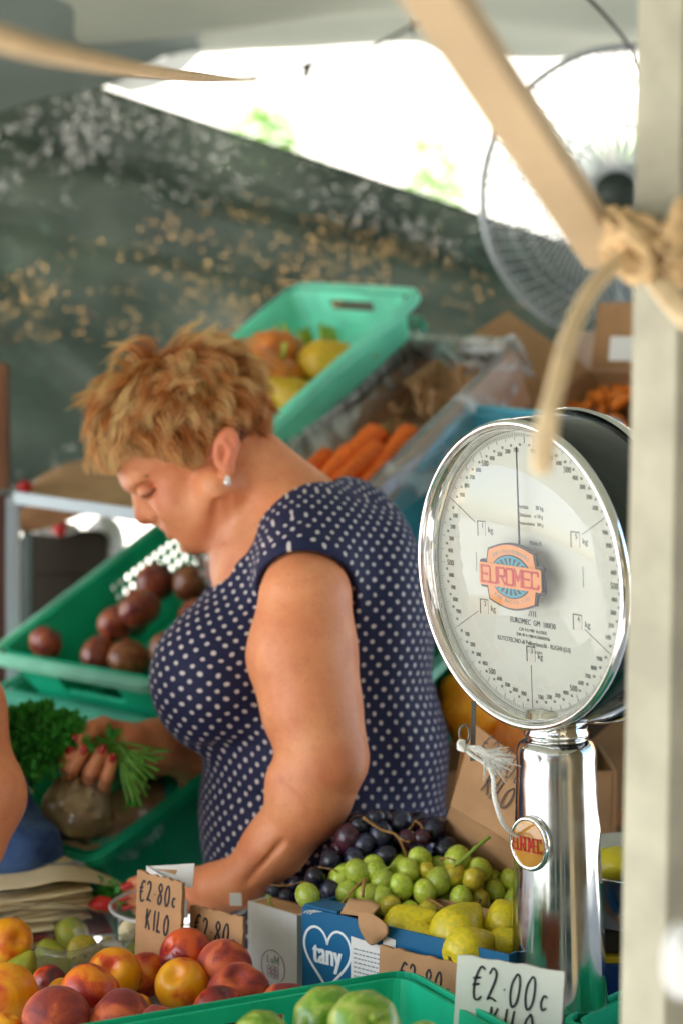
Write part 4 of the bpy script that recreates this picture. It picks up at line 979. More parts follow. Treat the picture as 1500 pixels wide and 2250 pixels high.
# ================================================================ the weighing scale
a_, b_ = R(54), R(3)
dn = np.array([-math.sin(a_)*math.cos(b_), -math.cos(a_)*math.cos(b_), -math.sin(b_)]); dt = np.array([math.cos(a_), -math.sin(a_), 0.0]); du = np.cross(dn, dt)
dc = P(1143, 1264, 1.93)
scale = empty('weighing_scale', loc=(P(1228, 2296, 1.97)[0], P(1228, 2296, 1.97)[1], 0.95)); tag(scale, 'chrome market scale with a big round domed dial', 'scale')
so = np.array(scale.location)
MD_ = frame(dc - so, dt, du, dn)
m_chrome = mat('chrome', (0.84, 0.83, 0.81), rough=0.07, metal=1.0, var=0.03, vscale=3, rvar=0.05)
m_steelc = bpy.data.materials.new('column_steel')
def steel():
    m = m_steelc; m.use_nodes = True; t = m.node_tree; N = t.nodes; L = t.links; b = N['Principled BSDF']
    b.inputs['Metallic'].default_value = 1; b.inputs['Base Color'].default_value = (.56, .56, .55, 1)
    tc = N.new('ShaderNodeTexCoord'); mp = N.new('ShaderNodeMapping'); mp.inputs['Scale'].default_value = (1, 1, .12); L.new(tc.outputs['Object'], mp.inputs[0])
    n1 = N.new('ShaderNodeTexNoise'); n1.inputs['Scale'].default_value = 60; n1.inputs['Detail'].default_value = 6; L.new(mp.outputs[0], n1.inputs[0])
    n2 = N.new('ShaderNodeTexNoise'); n2.inputs['Scale'].default_value = 22; n2.inputs['Detail'].default_value = 8; L.new(tc.outputs['Object'], n2.inputs[0])
    r_ = N.new('ShaderNodeMapRange'); r_.inputs['From Min'].default_value = .35; r_.inputs['From Max'].default_value = .75; r_.inputs['To Min'].default_value = .05; r_.inputs['To Max'].default_value = .30; L.new(n2.outputs['Fac'], r_.inputs[0]); L.new(r_.outputs[0], b.inputs['Roughness'])
    bp = N.new('ShaderNodeBump'); bp.inputs['Strength'].default_value = .05; bp.inputs['Distance'].default_value = .002; L.new(n1.outputs['Fac'], bp.inputs['Height']); L.new(bp.outputs[0], b.inputs['Normal'])
steel()
m_hous = mat('dark_enamel', srgb(20, 30, 28), rough=0.12, var=0.1, vscale=5, coat=.4, spec=.5)
m_face = mat('dial_face', srgb(186, 186, 174), rough=0.5, var=0.02, vscale=12)
m_mark = mat('dial_print', srgb(96, 96, 90), rough=.6, var=0)
m_markl = mat('dial_print_fine', srgb(150, 150, 144), rough=.6, var=0)
def mglass(name, f0=1.45, tint=(1, 1, 1)):
    m = bpy.data.materials.new(name); m.use_nodes = True; t = m.node_tree; N = t.nodes; L = t.links; N.remove(N['Principled BSDF'])
    fr = N.new('ShaderNodeFresnel'); fr.inputs[0].default_value = f0; tp = N.new('ShaderNodeBsdfTransparent'); tp.inputs[0].default_value = (*tint, 1); gl = N.new('ShaderNodeBsdfGlossy'); gl.inputs['Roughness'].default_value = 0.015
    mx = N.new('ShaderNodeMixShader'); L.new(fr.outputs[0], mx.inputs[0]); L.new(tp.outputs[0], mx.inputs[1]); L.new(gl.outputs[0], mx.inputs[2]); L.new(mx.outputs[0], N['Material Output'].inputs[0]); return m
m_dome = mthin('dome_glass', .045, .01)
Rb = 0.150
mb = MB(); mb.lathe([(Rb-.004, .004), (Rb+.001, -.004), (Rb+.003, -.02), (Rb+.004, -.075), (Rb-.002, -.088), (.12, -.1), (.06, -.108), (0, -.11)], 96, MD_); mb.build('housing', m_hous, scale)
mb = MB(); mb.lathe([(Rb+.006, -.070), (Rb+.008, -.074), (Rb+.006, -.082), (Rb+.002, -.084)], 96, MD_); mb.build('rear_trim', m_chrome, scale)
ang = np.linspace(0, 2*np.pi, 14)
mb = MB(); mb.lathe([(Rb-.002+.0042*math.cos(a), .003+.0065*math.sin(a)) for a in ang], 120, MD_); mb.lathe([(Rb-.005, .005), (Rb-.0085, .002), (Rb-.010, -.012)], 120, MD_); mb.build('bezel', m_chrome, scale)
mb = MB(); mb.lathe([(0, -.010), (.06, -.010), (Rb-.010, -.010)], 96, MD_); mb.build('dial_face', m_face, scale)
mb = MB(); mb.lathe([(Rb-.006, .004)] + [((Rb-.006)*math.cos(t), .004 + .040*math.sin(t)) for t in np.linspace(.12, math.pi/2, 16)], 96, MD_); mb.build('glass_dome', m_dome, scale)
FZ = -.0096
MDn = np.array(MD_)
def dloc(x, y, z=0, rot=0): return MD_ @ Tm(x, y, FZ + z, rot)
rt = Rb - .0125
mt, ml, mnum = MB(), MB(), MB()
for k in range(300):
    a = k/300*2*np.pi; ln = .010 if k % 25 == 0 else (.007 if k % 5 == 0 else .0035)
    wd_ = .00045 if k % 5 else .0006
    x, y = math.sin(a), math.cos(a)
    q = [(x*rt - y*wd_/2, y*rt + x*wd_/2), (x*rt + y*wd_/2, y*rt - x*wd_/2), (x*(rt-ln) + y*wd_/2, y*(rt-ln) - x*wd_/2), (x*(rt-ln) - y*wd_/2, y*(rt-ln) + x*wd_/2)]
    mt.prism(q[::-1], FZ, FZ+.0002, MD_)
mt.build('tick_marks', m_markl, scale, smooth=False)
for k in range(60):
    a = -k*R(6); g = k % 10
    if g:
        s_ = .0085 if g == 5 else .0062; rr_ = rt-.0165
        v, f = text_mesh(str(g*100), s_, dloc(math.sin(a)*rr_*.99, math.cos(a)*rr_), .0001, sx=.85); mnum.add(v, f)
    a2 = a - R(3); rr_ = rt-.0115; v, f = text_mesh('50', .0036, dloc(math.sin(a2)*rr_, math.cos(a2)*rr_), .0001, sx=.9); mnum.add(v, f)
for tx, sz, x, y in (('EUROMEC  GM  100/30', .0078, .004, -.048), ('C.M. 9-5-1987  N.137675', .0046, .004, -.056), ('D.M. 09-4-1988 N.338402/936', .0046, .004, -.0615), ('ROTOTECNO di Pellegrineschi - RUGHI (LU)', .0066, .004, -.0685), ('MADE IN ITALY', .0038, .006, -.0765),
                     ('Portata       30 kg', .0062, .006, .0655), ('Divisione    e 10 g', .0056, .006, .0575), ('Pesata minima   200 g', .0048, .006, .0495), ('Mobia B', .006, .012, .031)):
    v, f = text_mesh(tx, sz, dloc(x, y), .0001, sx=.85); mnum.add(v, f)
for s_ in (-1, 1):
    mnum.prism([(-.0002, 0), (.0002, 0), (.0002, .02), (-.0002, .02)], FZ, FZ+.0002, MD_ @ Tm(s_*.078, -.005))
for k in range(4): mnum.prism([(-.006+k*.0034, -.0415), (-.005+k*.0034, -.0415), (-.002+k*.0024, -.036), (-.003+k*.0024, -.036)], FZ, FZ+.0002, MD_ @ Tm(.004, 0))
mwin = mat('window_recess', srgb(186, 184, 172), rough=.7, var=.05)
for k in range(1, 6):
    a = -k*R(60); x, y = math.sin(a)*.079, math.cos(a)*.079
    wv = empty('kg_window', None); wv.name = 'kg_window'; bpy.data.objects.remove(wv)
    q = MB(); q.prism(rrect(-.006, .006, -.0075, .0075, .0015), -.0004, .0001, MD_ @ Tm(x, y, FZ)); wo = q.build('kg_window', mwin, scale, smooth=False)
    q = MB(); q.prism(np.array([(-.0062, -.0077), (-.005, -.0077), (-.005, .0066), (.0062, .0066), (.0062, .0077), (-.0062, .0077)]), .0, .0004, MD_ @ Tm(x, y, FZ)); q.build('shadow_lip', m_mark, wo, smooth=False)
    v, f = text_mesh(str(k), .0075, dloc(x+.002, y+.003, .0005), .0001); mnum.add(v, f)
    v, f = text_mesh('kg', .0085, dloc(x+.0135, y-.001, .0), .0001); mnum.add(v, f)
    x2, y2 = math.sin(a)*(rt-.009), math.cos(a)*(rt-.009); x1, y1 = math.sin(a)*.09, math.cos(a)*.09
    dx, dy = norm([y2-y1, -(x2-x1)])*.00025; mnum.prism([(x1+dx, y1+dy), (x1-dx, y1-dy), (x2-dx, y2-dy), (x2+dx, y2+dy)][::-1], FZ, FZ+.0002, MD_)
mnum.build('numerals', m_mark, scale, smooth=False)
mb = MB(); mb.prism([(-.0011, 0), (.0011, 0), (.0004, .125), (-.0004, .125)], .0, .001, MD_); mb.build('needle', mat('needle_black', (.03, .025, .03), rough=.4, var=0), scale, smooth=False)
# raised emblem in the middle
def disc(mb_, cx_, cy_, rx, ry, z0, z1, n=48, a0=0, a1=2*np.pi): mb_.prism([(cx_+rx*math.cos(t), cy_+ry*math.sin(t)) for t in np.linspace(a0, a1, n, endpoint=(a1-a0) < 6.2)], z0, z1, MD_)
def shield(s_=0.0):
    p = []
    for x, y in ((-.030, .024), (0, .031), (.030, .024)): pass
    top_ = [(x, .0245 + .0065*math.cos(x/.031*math.pi/2)) for x in np.linspace(.0325, -.0325, 15)]
    q = top_ + [(-.035, .0125), (-.0355, 0), (-.035, -.0125)] + [(-x, -y) for x, y in top_] + [(.035, -.0125), (.0355, 0), (.035, .0125)]
    c = np.array(q); return c*(1+s_) if s_ else c
m_navy = mat('emblem_navy', srgb(20, 14, 26), rough=.35, var=0); m_peach = mat('emblem_peach', srgb(196, 122, 62), rough=.35, var=0)
m_teal = mat('emblem_teal', srgb(16, 128, 146), rough=.35, var=0); m_redt = mat('emblem_red', srgb(176, 32, 16), rough=.35, var=0)
mb = MB(); mb.prism(shield(.06), .0090, .0118, MD_); mb.prism(rrect(-.0475, .0475, -.0140, .0140, .004), .0091, .0116, MD_); em = mb.build('emblem', m_navy, scale, smooth=False)
mb = MB(); mb.prism(shield(0), .0119, .0124, MD_); mb.build('shield_plate', m_peach, em, smooth=False)
mb = MB(); disc(mb, 0, 0, .0300, .0215, .0125, .0128); mb.build('oval_outline', m_navy, em, smooth=False)
mb = MB(); disc(mb, 0, 0, .0285, .0202, .0129, .0132); mb.build('oval', m_teal, em, smooth=False)
mb = MB()
for k in range(22):
    a = (k+.5)/22*2*np.pi
    if abs(math.sin(a)) < .42: continue
    p0 = (math.cos(a)*.010, math.sin(a)*.0085); d_ = .07
    p1 = (math.cos(a-d_)*.026, math.sin(a-d_)*.0183); p2 = (math.cos(a+d_)*.026, math.sin(a+d_)*.0183); mb.prism([p0, p1, p2], .0133, .0135, MD_)
mb.build('rays', m_navy, em, smooth=False)
mb = MB(); mb.prism(rrect(-.0455, .0455, -.0112, .0112, .003), .0136, .0142, MD_); mb.build('name_bar', m_peach, em, smooth=False)
mb = MB()
LET = {'E': [[(1, 1), (0, 1), (0, 0), (1, 0)], [(0, .5), (.85, .5)]], 'U': [[(0, 1), (0, .08), (.12, 0), (.88, 0), (1, .08), (1, 1)]], 'R': [[(0, 0), (0, 1), (.9, 1), (1, .92), (1, .55), (.9, .48), (0, .48)], [(.45, .48), (1, 0)]],
       'O': [[(.12, 0), (0, .1), (0, .9), (.12, 1), (.88, 1), (1, .9), (1, .1), (.88, 0), (.12, 0)]], 'M': [[(0, 0), (0, 1), (.5, .35), (1, 1), (1, 0)]], 'C': [[(1, .8), (1, .92), (.88, 1), (.12, 1), (0, .9), (0, .1), (.12, 0), (.88, 0), (1, .08), (1, .2)]], 'T': [[(0, 1), (1, 1)], [(.5, 1), (.5, 0)]]}
def block(mb_, txt, x0, y0, wd_, hh, pen, z0, z1, M, gap=.3):
    n_ = len(txt); cw = wd_/(n_+(n_-1)*gap); x = x0
    for c_ in txt:
        for st in LET[c_]:
            for p, q in zip(st[:-1], st[1:]):
                A = np.array([x+p[0]*cw, y0+p[1]*hh]); B = np.array([x+q[0]*cw, y0+q[1]*hh]); t_ = norm(B-A); nn = np.array([-t_[1], t_[0]])*pen/2; A = A-t_*pen*.45; B = B+t_*pen*.45
                mb_.prism([A-nn, B-nn, B+nn, A+nn], z0, z1, M)
        x += cw*(1+gap)
block(mb, 'EUROMEC', -.0415, -.0078, .083, .0156, .0021, .0142, .0147, MD_, .28)
mb.build('lettering', m_redt, em, smooth=False)
m_pale = mat('emblem_grey', srgb(110, 138, 134), rough=.4, var=0); mb = MB()
def arctext(mb_, txt, r_, cy_, sz, z, top_=True, span=.9):
    for i, c_ in enumerate(txt):
        if c_ == ' ': continue
        t = (i/(len(txt)-1)-.5)*span
        x = r_*math.sin(t); y = (cy_ + r_*math.cos(t)) if top_ else (-cy_ - r_*math.cos(t))
        v, f = text_mesh(c_, sz, MD_ @ Tm(x, y, z, -t if top_ else t), .0001); mb_.add(v, f)
arctext(mb, 'SOLE DISTRIBUTORS', .060, -.0355, .0052, .0126, True, .88); arctext(mb, 'FOR MALTA LTD', .060, -.0355, .0052, .0126, False, .84)
mb.build('small_lettering', m_pale, em, smooth=False)
# neck and column
col_b = np.array([0, 0, 0.0]); col_t = P(1221, 1622, 1.955) - so
zc = norm(col_t - col_b); Hc = np.linalg.norm(col_t - col_b); xc = norm(np.cross([0, 1, 0], zc)); Mc = frame(col_b, xc, np.cross(zc, xc), zc)
prof = [(.0, .0005), (.060, .0005), (.061, .012), (.056, .02)]
mb = MB(); mb.lathe([(0, 0), (.085, 0), (.088, .006), (.086, .016), (.056, .022), (0, .022)], 64, Mc); mb.build('base', m_chrome, scale)
rb_, rt_ = .0492, .0392
prof = [(rb_, .018), (rb_+(rt_-rb_)*.5, Hc*.5), (rt_+.0004, Hc-.018), (rt_, Hc-.010), (rt_-.003, Hc-.003), (rt_-.010, Hc+.001), (rt_-.016, Hc+.002)]
prof = [(a, b) for a, b in prof]; mb = MB()
pr = [prof[0]] + [(rb_+(rt_-rb_)*t, .018+(Hc-.036)*t) for t in np.linspace(.02, .98, 20)] + prof[2:]
mb.lathe(pr, 96, Mc); mb.build('column', m_steelc, scale)
mb = MB(); mb.lathe([(rt_-.012, Hc+.0005), (rt_-.0075, Hc+.003), (rt_-.0068, Hc+.006), (rt_-.0085, Hc+.009), (rt_-.0080, Hc+.030), (0, Hc+.034)], 64, Mc); mb.build('neck', m_chrome, scale)
# oval badge on the column
bc_dir = norm(np.array([-math.sin(R(40)), -math.cos(R(40)), 0])); zb = 0
pb = P(1163, 1860, 1.905) - so
axp = col_b + zc*((pb-col_b) @ zc); rad_ = rb_ + (rt_-rb_)*(((pb-col_b) @ zc)/Hc)
bd = norm(pb-axp); bd = norm(np.array([-math.sin(R(43)), -math.cos(R(43)), -.03])); bt = norm(np.cross([0, 0, 1], -bd)); bt = bt if bt[0] > 0 else -bt
Mb_ = frame(axp + bd*(rad_-.004), bt, np.cross(bd, bt), bd) @ Matrix.Diagonal((.86, 1, 1, 1))
mb = MB(); mb.lathe([(0, 0.0), (.0265, .0), (.0275, .006), (.0262, .009), (.0235, .0095), (.0228, .008), (0, .008)], 48, Mb_); bdg = mb.build('column_badge', m_chrome, scale)
mb = MB(); mb.lathe([(.0230, .0082), (.019, .0092), (.010, .0100), (0, .0103)], 40, Mb_); mb.build('gold_disc', mat('badge_gold', srgb(190, 134, 56), rough=.12, var=.1, coat=1, vscale=30), bdg)
mb = MB(); block(mb, 'EUROMEC', -.0195, -.0065, .039, .013, .0014, .0103, .0108, Mb_, .3); mb.build('lettering', m_redt, bdg, smooth=False)
# locking pin below the dial
m_iron = mat('dull_iron', srgb(110, 106, 100), rough=.4, metal=.8, var=.1)
def Q(px, py, d): return P(px, py, d) - so
mb = MB(); a = Q(1040, 1540, 1.90); b = Q(1037, 1672, 1.90); mb.box((-.0024, -.001, 0), (.0024, .001, np.linalg.norm(b-a)), frame(a, RT, norm(np.cross(norm(b-a), RT)), norm(b-a))); mb.build('locking_pin', m_iron, scale, smooth=False)
rg_ = [Q(1019 + 11*math.cos(t), 1612 + 19*math.sin(t), 1.895) for t in np.linspace(0, 2*np.pi, 20, endpoint=False)]
mb = MB(); mb.tube(rg_, .0013, 7, closed=True); mb.build('split_ring', m_iron, scale)
# white string
m_str = mat('white_string', srgb(232, 230, 224), rough=.8, var=.08, vscale=80, bump=.3, bscale=400)
st = empty('tied_string', loc=P(1018, 1640, 1.90)); tag(st, 'white string with a frayed knot tied to the ring under the dial', 'string'); sv = np.array(st.location)
pth = smooth_path([P(1012, 1632, 1.893)-sv, P(1030, 1655, 1.888)-sv, P(1068, 1682, 1.89)-sv, P(1082, 1708, 1.89)-sv, P(1084, 1745, 1.89)-sv, P(1093, 1782, 1.89)-sv, P(1106, 1812, 1.905)-sv, P(1124, 1830, 1.925)-sv, P(1142, 1840, 1.935)-sv], 16)
mb = MB()
for ph in (0, 2.09, 4.19):
    tt_ = np.arange(len(pth)); mb.tube(pth + .0011*(np.cos(tt_*.55+ph)[:, None]*RT + np.sin(tt_*.55+ph)[:, None]*FW), .0013, 6)
mb.build('cord', m_str, st)
mb = MB()
for k in range(6): mb.tube([P(1012+7*math.cos(t+k), 1635+9*math.sin(t)+k*1.5, 1.893-.0015*k)-sv for t in np.linspace(0, 2*np.pi, 12, endpoint=False)], .0013, 5, closed=True)
mb.build('knot', m_str, st)
mb = MB()
for k in range(110):
    x1, y1 = 1116+random.gauss(0, 12) - (12 if k % 3 else 28), 1672+random.gauss(0, 13) + (0 if k % 3 else 26)
    mb.tube(smooth_path([P(1024+random.uniform(-2, 2), 1640+random.uniform(-3, 3), 1.89)-sv, P(1058+random.uniform(-5, 5), 1652+random.uniform(-7, 9), 1.89-random.uniform(0, .005))-sv, P(x1, y1, 1.888)-sv], 4), [.0006]*9, 3)
mb.build('frayed_end', m_str, st)
# ================================================================ counter and goods in front
m_cloth = mat('counter_cloth', srgb(196, 200, 204), rough=.6, var=.06, vscale=6, bump=.15, bscale=18)
def table(name, label, x0, x1, y0, y1, zt, m):
    root = empty(name, loc=(x0, y0, 0)); tag(root, label, 'table')
    mb = MB(); mb.box((0, 0, zt-.03), (x1-x0, y1-y0, zt)); mb.build('table_top', m, root, smooth=False, bevel=.004)
    for x in (.04, x1-x0-.04):
        for y in (.04, y1-y0-.04):
            mb = MB(); mb.box((x-.02, y-.02, 0), (x+.02, y+.02, zt-.032)); mb.build('leg', m_steel, root, smooth=False)
    mb = MB(); mb.box((.0, -.004, .25), (x1-x0, -.001, zt-.001)); mb.build('front_cloth', m, root, smooth=False)
    return root
table('market_counter', 'long counter under a pale sheet carrying fruit, boxes and the scale', -1.5, 1.3, 1.5, 2.19, .95, m_cloth)
table('side_table', 'table beside the woman with paper bags and a green crate', -1.7, -.30, 2.2, 2.98, .95, mat('brown_board', srgb(150, 112, 70), rough=.7, var=.1))

# ---- peaches, nectarines
def fruit_mat(name, ca, cb, cc, rough, fuzz, scale_=1.1, coat=.0, sh=0.0):
    m = bpy.data.materials.new(name); m.use_nodes = True; t = m.node_tree; N = t.nodes; L = t.links; b = N['Principled BSDF']
    tc = N.new('ShaderNodeTexCoord'); oi = N.new('ShaderNodeObjectInfo'); cm = N.new('ShaderNodeCombineXYZ'); L.new(oi.outputs['Random'], cm.inputs[0]); L.new(oi.outputs['Random'], cm.inputs[2])
    s1 = N.new('ShaderNodeVectorMath'); s1.operation = 'SCALE'; s1.inputs['Scale'].default_value = 21; L.new(cm.outputs[0], s1.inputs[0])
    ad = N.new('ShaderNodeVectorMath'); L.new(tc.outputs['Object'], ad.inputs[0]); L.new(s1.outputs[0], ad.inputs[1])
    n = N.new('ShaderNodeTexNoise'); n.inputs['Scale'].default_value = scale_; n.inputs['Detail'].default_value = 3; n.inputs['Distortion'].default_value = .6; L.new(ad.outputs[0], n.inputs[0])
    n3 = N.new('ShaderNodeTexNoise'); n3.inputs['Scale'].default_value = 14; n3.inputs['Detail'].default_value = 8; n3.inputs['Roughness'].default_value = .7; L.new(ad.outputs[0], n3.inputs[0])
    mx0 = N.new('ShaderNodeMath'); mx0.operation = 'MULTIPLY_ADD'; mx0.inputs[1].default_value = .22; L.new(n3.outputs['Fac'], mx0.inputs[0]); L.new(n.outputs['Fac'], mx0.inputs[2])
    cr = N.new('ShaderNodeValToRGB'); e = cr.color_ramp.elements; e[0].position = .47+sh; e[0].color = (*ca, 1); e[1].position = .74+sh; e[1].color = (*cc, 1); x = e.new(.60+sh); x.color = (*cb, 1)
    L.new(mx0.outputs[0], cr.inputs[0]); L.new(cr.outputs[0], b.inputs['Base Color'])
    b.inputs['Roughness'].default_value = rough; b.inputs['Subsurface Weight'].default_value = .12; b.inputs['Subsurface Radius'].default_value = (1, .4, .1); b.inputs['Subsurface Scale'].default_value = .003
    b.inputs['Sheen Weight'].default_value = fuzz; b.inputs['Sheen Roughness'].default_value = .4; b.inputs['Coat Weight'].default_value = coat; b.inputs['Sheen Tint'].default_value = (1, .85, .75, 1)
    bp = N.new('ShaderNodeBump'); bp.inputs['Strength'].default_value = .06; bp.inputs['Distance'].default_value = .003; L.new(n3.outputs['Fac'], bp.inputs['Height']); L.new(bp.outputs[0], b.inputs['Normal']); return m
m_pA = fruit_mat('peach_red', srgb(204, 98, 46), srgb(168, 60, 38), srgb(122, 34, 30), .6, .16)
m_pB = fruit_mat('nectarine_yellow', srgb(236, 164, 12), srgb(228, 138, 22), srgb(196, 64, 20), .36, .02, .8, sh=.07)
m_pC = fruit_mat('nectarine_orange', srgb(234, 142, 20), srgb(214, 82, 20), srgb(150, 24, 20), .34, .03, .9)
m_pD = fruit_mat('nectarine_dark', srgb(206, 80, 22), srgb(150, 24, 22), srgb(72, 10, 20), .3, .05, .9, .2)
m_stk = mat('dark_stalk', srgb(70, 50, 34), rough=.8, var=.2)
def peach_fn(cl):
    def fn(u_, p):
        d = np.abs(np.angle(np.exp(1j*(u_)))); cleft = cl*np.exp(-(d/.16)**2)*np.sin(p)**.6*(.35+.65*(1+np.cos(math.pi-p))/2)
        cav = .30*np.exp(-((math.pi-p)/.30)**2); r_ = np.sin(p)*(1-cleft); z = -np.cos(p)*.96 - cav - .5*cleft*0; return r_*np.cos(u_), r_*np.sin(u_), z
    return fn
def mk_fruit(m, cl=.10, name='peach'): return lambda: solid(peach_fn(cl), m, name, 48, 30)
fr = [ # px,py,d,rpx, kind, label, rotation (x,y,z)
 (22, 2068, 2.14, 52, 'B', 'yellow nectarine at the upper left edge resting on green pears', (1.2, .3, .5)),
 (14, 2182, 2.02, 70, 'B', 'large golden nectarine cut by the left edge', (.6, .3, 2.5)),
 (124, 2243, 1.93, 78, 'A', 'big dusky red peach at the bottom left', (1.0, .2, 3.6)),
 (199, 2182, 2.0, 67, 'C', 'orange nectarine blushed red, just behind the two front peaches', (.4, .5, 1.0)),
 (251, 2142, 2.08, 61, 'B', 'golden nectarine left of centre in the pile, highest of the yellow ones', (.9, -.3, .2)),
 (322, 2142, 2.11, 50, 'C', 'nectarine half red half yellow, tucked behind the golden one', (.5, 1.2, 2.2)),
 (409, 2098, 2.075, 60, 'D', 'shiny dark red nectarine with a deep cleft below the upper price card', (.9, .25, -1.25)),
 (494, 2124, 2.05, 62, 'A', 'red peach in front of the lower brown price card', (.7, .7, 1.9)),
 (400, 2164, 2.03, 60, 'B', 'bright yellow nectarine in the middle of the pile', (.75, .35, -.7)),
 (524, 2186, 2.02, 72, 'A', 'brownish red peach leaning toward the white box', (.4, -.4, .8)),
 (628, 2212, 2.00, 58, 'A', 'pale red peach beside the foot of the blue box', (.4, .2, 2.8)),
 (263, 2243, 1.94, 72, 'A', 'dusky peach with a clear cleft at the bottom of the pile', (.85, .1, -1.9)),
 (484, 2226, 1.97, 62, 'D', 'dark nectarine peeping over the green crate rim', (.5, .2, .9)),
 (350, 2246, 1.92, 42, 'A', 'small peach top showing between cleft peach and crate rim', (.3, .2, 2)),
 (378, 2275, 1.88, 46, 'A', 'peach almost hidden behind the green crate rim', (.3, .2, 3)),
 (305, 2212, 2.03, 30, 'B', 'sliver of yellow nectarine between two peaches', (.3, .2, 1)),
 (112, 2162, 2.09, 44, 'D', 'dark red nectarine behind the dusky front peach', (.3, .8, 1)),
 (138, 2182, 2.05, 34, 'B', 'thin yellow crescent of a nectarine under the dark one', (.5, .3, 1)),
 (14, 2262, 1.93, 38, 'B', 'yellow nectarine in the lower left corner', (.3, .2, 1)),
]
for px_, py_, d_, r_, k_, lb, rot_ in fr:
    mm, cl = {'A': (m_pA, .11), 'B': (m_pB, .05), 'C': (m_pC, .06), 'D': (m_pD, .2)}[k_]
    place('fruit'+k_, mk_fruit(mm, cl, 'peach' if k_ == 'A' else 'nectarine'), P(px_, py_, d_), r_*d_/FP, rot_, lb, 'peach' if k_ == 'A' else 'nectarine', 'peaches and nectarines on the counter')
# ---- small green pears
def pear_fn(u_, p):
    t = (1-np.cos(p))/2; r_ = np.sin(p)**.9*(1-.52*np.clip((t-.38)/.55, 0, 1)**1.1); r_ = r_*(1+.03*np.sin(u_*2+p*2)+.015*np.sin(u_*5)); cal = .12*np.exp(-(p/.22)**2); return r_*np.cos(u_), r_*np.sin(u_), -np.cos(p)*1.18+cal
m_pr = mat('pear_green', srgb(128, 150, 40), rough=.42, var=0, col2=srgb(160, 150, 44), vscale=3, bump=.08, bscale=40, rndhue=.12)
m_pry = mat('pear_yellow', srgb(196, 170, 56), rough=.45, var=0, col2=srgb(160, 150, 50), vscale=5, bump=.08, bscale=40)
def mk_pear(m, nm='pear'):
    def f_():
        o = solid(pear_fn, m, nm, 40, 26); q = MB(); q.tube([(0, 0, 1.08), (.03, 0, 1.25), (.09, .02, 1.42)], [.05, .04, .055], 7); q.build('stalk', m_stk, o); q = MB()
        for a in range(5): q.tube([(0, 0, -1.03), (.08*math.cos(a*1.257), .08*math.sin(a*1.257), -1.1), (.14*math.cos(a*1.257), .14*math.sin(a*1.257), -1.08)], [.03, .03, .01], 5)
        q.build('calyx', m_stk, o); return o
    return f_
for px_, py_, d_, r_, k_, lb, rot_ in [
 (158, 2058, 2.30, 40, 'g', 'round green pear at the back of the clear punnet', (2.2, .3, .4)), (180, 2082, 2.24, 37, 'y', 'yellowish pear with its dark blossom end toward the viewer', (-1.35, .0, .35)),
 (246, 2084, 2.27, 30, 'y', 'brownish pear just right of the yellowish one', (1.4, .2, 1.2)), (300, 2098, 2.24, 30, 'g', 'green pear lying on its side below the first price card', (1.5, 1.4, 0)),
 (50, 2130, 2.12, 42, 'g', 'mottled green pear behind the golden nectarine at the left', (.4, .3, 1)), (118, 2132, 2.19, 42, 'g', 'green pear low in the punnet with a faint shine', (1.2, .4, 2)),
 (4, 2118, 2.16, 34, 'g', 'green pear half cut by the left edge', (1.2, .1, 2)), (112, 2090, 2.26, 30, 'g', 'darker green pear at the left side of the punnet', (1.4, .9, 1))]:
    place('pear'+k_, mk_pear(m_pr if k_ == 'g' else m_pry), P(px_, py_, d_), r_*d_/FP*.96, rot_, lb, 'pear', 'pears in the clear punnet')
m_pun = mthin('punnet_plastic', .05, .05, (.97, .98, .98), haze=.015, bump=.2, bscale=30)
def punnet(name, label, c, yaw_, w_, l_, h_):
    M = frame(c, [math.cos(yaw_), -math.sin(yaw_), 0], [math.sin(yaw_), math.cos(yaw_), 0], [0, 0, 1]); mb = MB(); n = 0
    rings = [(0.012, 0.0), (.008, .004), (0, h_), (-.007, h_+.001), (-.009, h_-.004)]
    per = [np.c_[rrect(-w_/2+o_, w_/2-o_, -l_/2+o_, l_/2-o_, .02, 6), np.full(24, z)] for o_, z in rings]; v = np.concatenate(per); n = 24
    f = [(k*n+i, k*n+(i+1) % n, (k+1)*n+(i+1) % n, (k+1)*n+i) for k in range(len(rings)-1) for i in range(n)] + [tuple(range(n))[::-1]]
    mb.add(v, f); o = mb.build(name, m_pun); o.matrix_world = M; tag(o, label, 'punnet', 'clear punnets on the counter'); return o
punnet('clear_punnet', 'clear plastic punnet round the green pears', P(130, 2110, 2.22) * [1, 1, 0] + [0, 0, .952], R(35), .15, .13, .045)
punnet('clear_punnet', 'clear plastic punnet under the yellow nectarines', P(330, 2190, 2.04) * [1, 1, 0] + [0, 0, .953], R(25), .20, .14, .03)

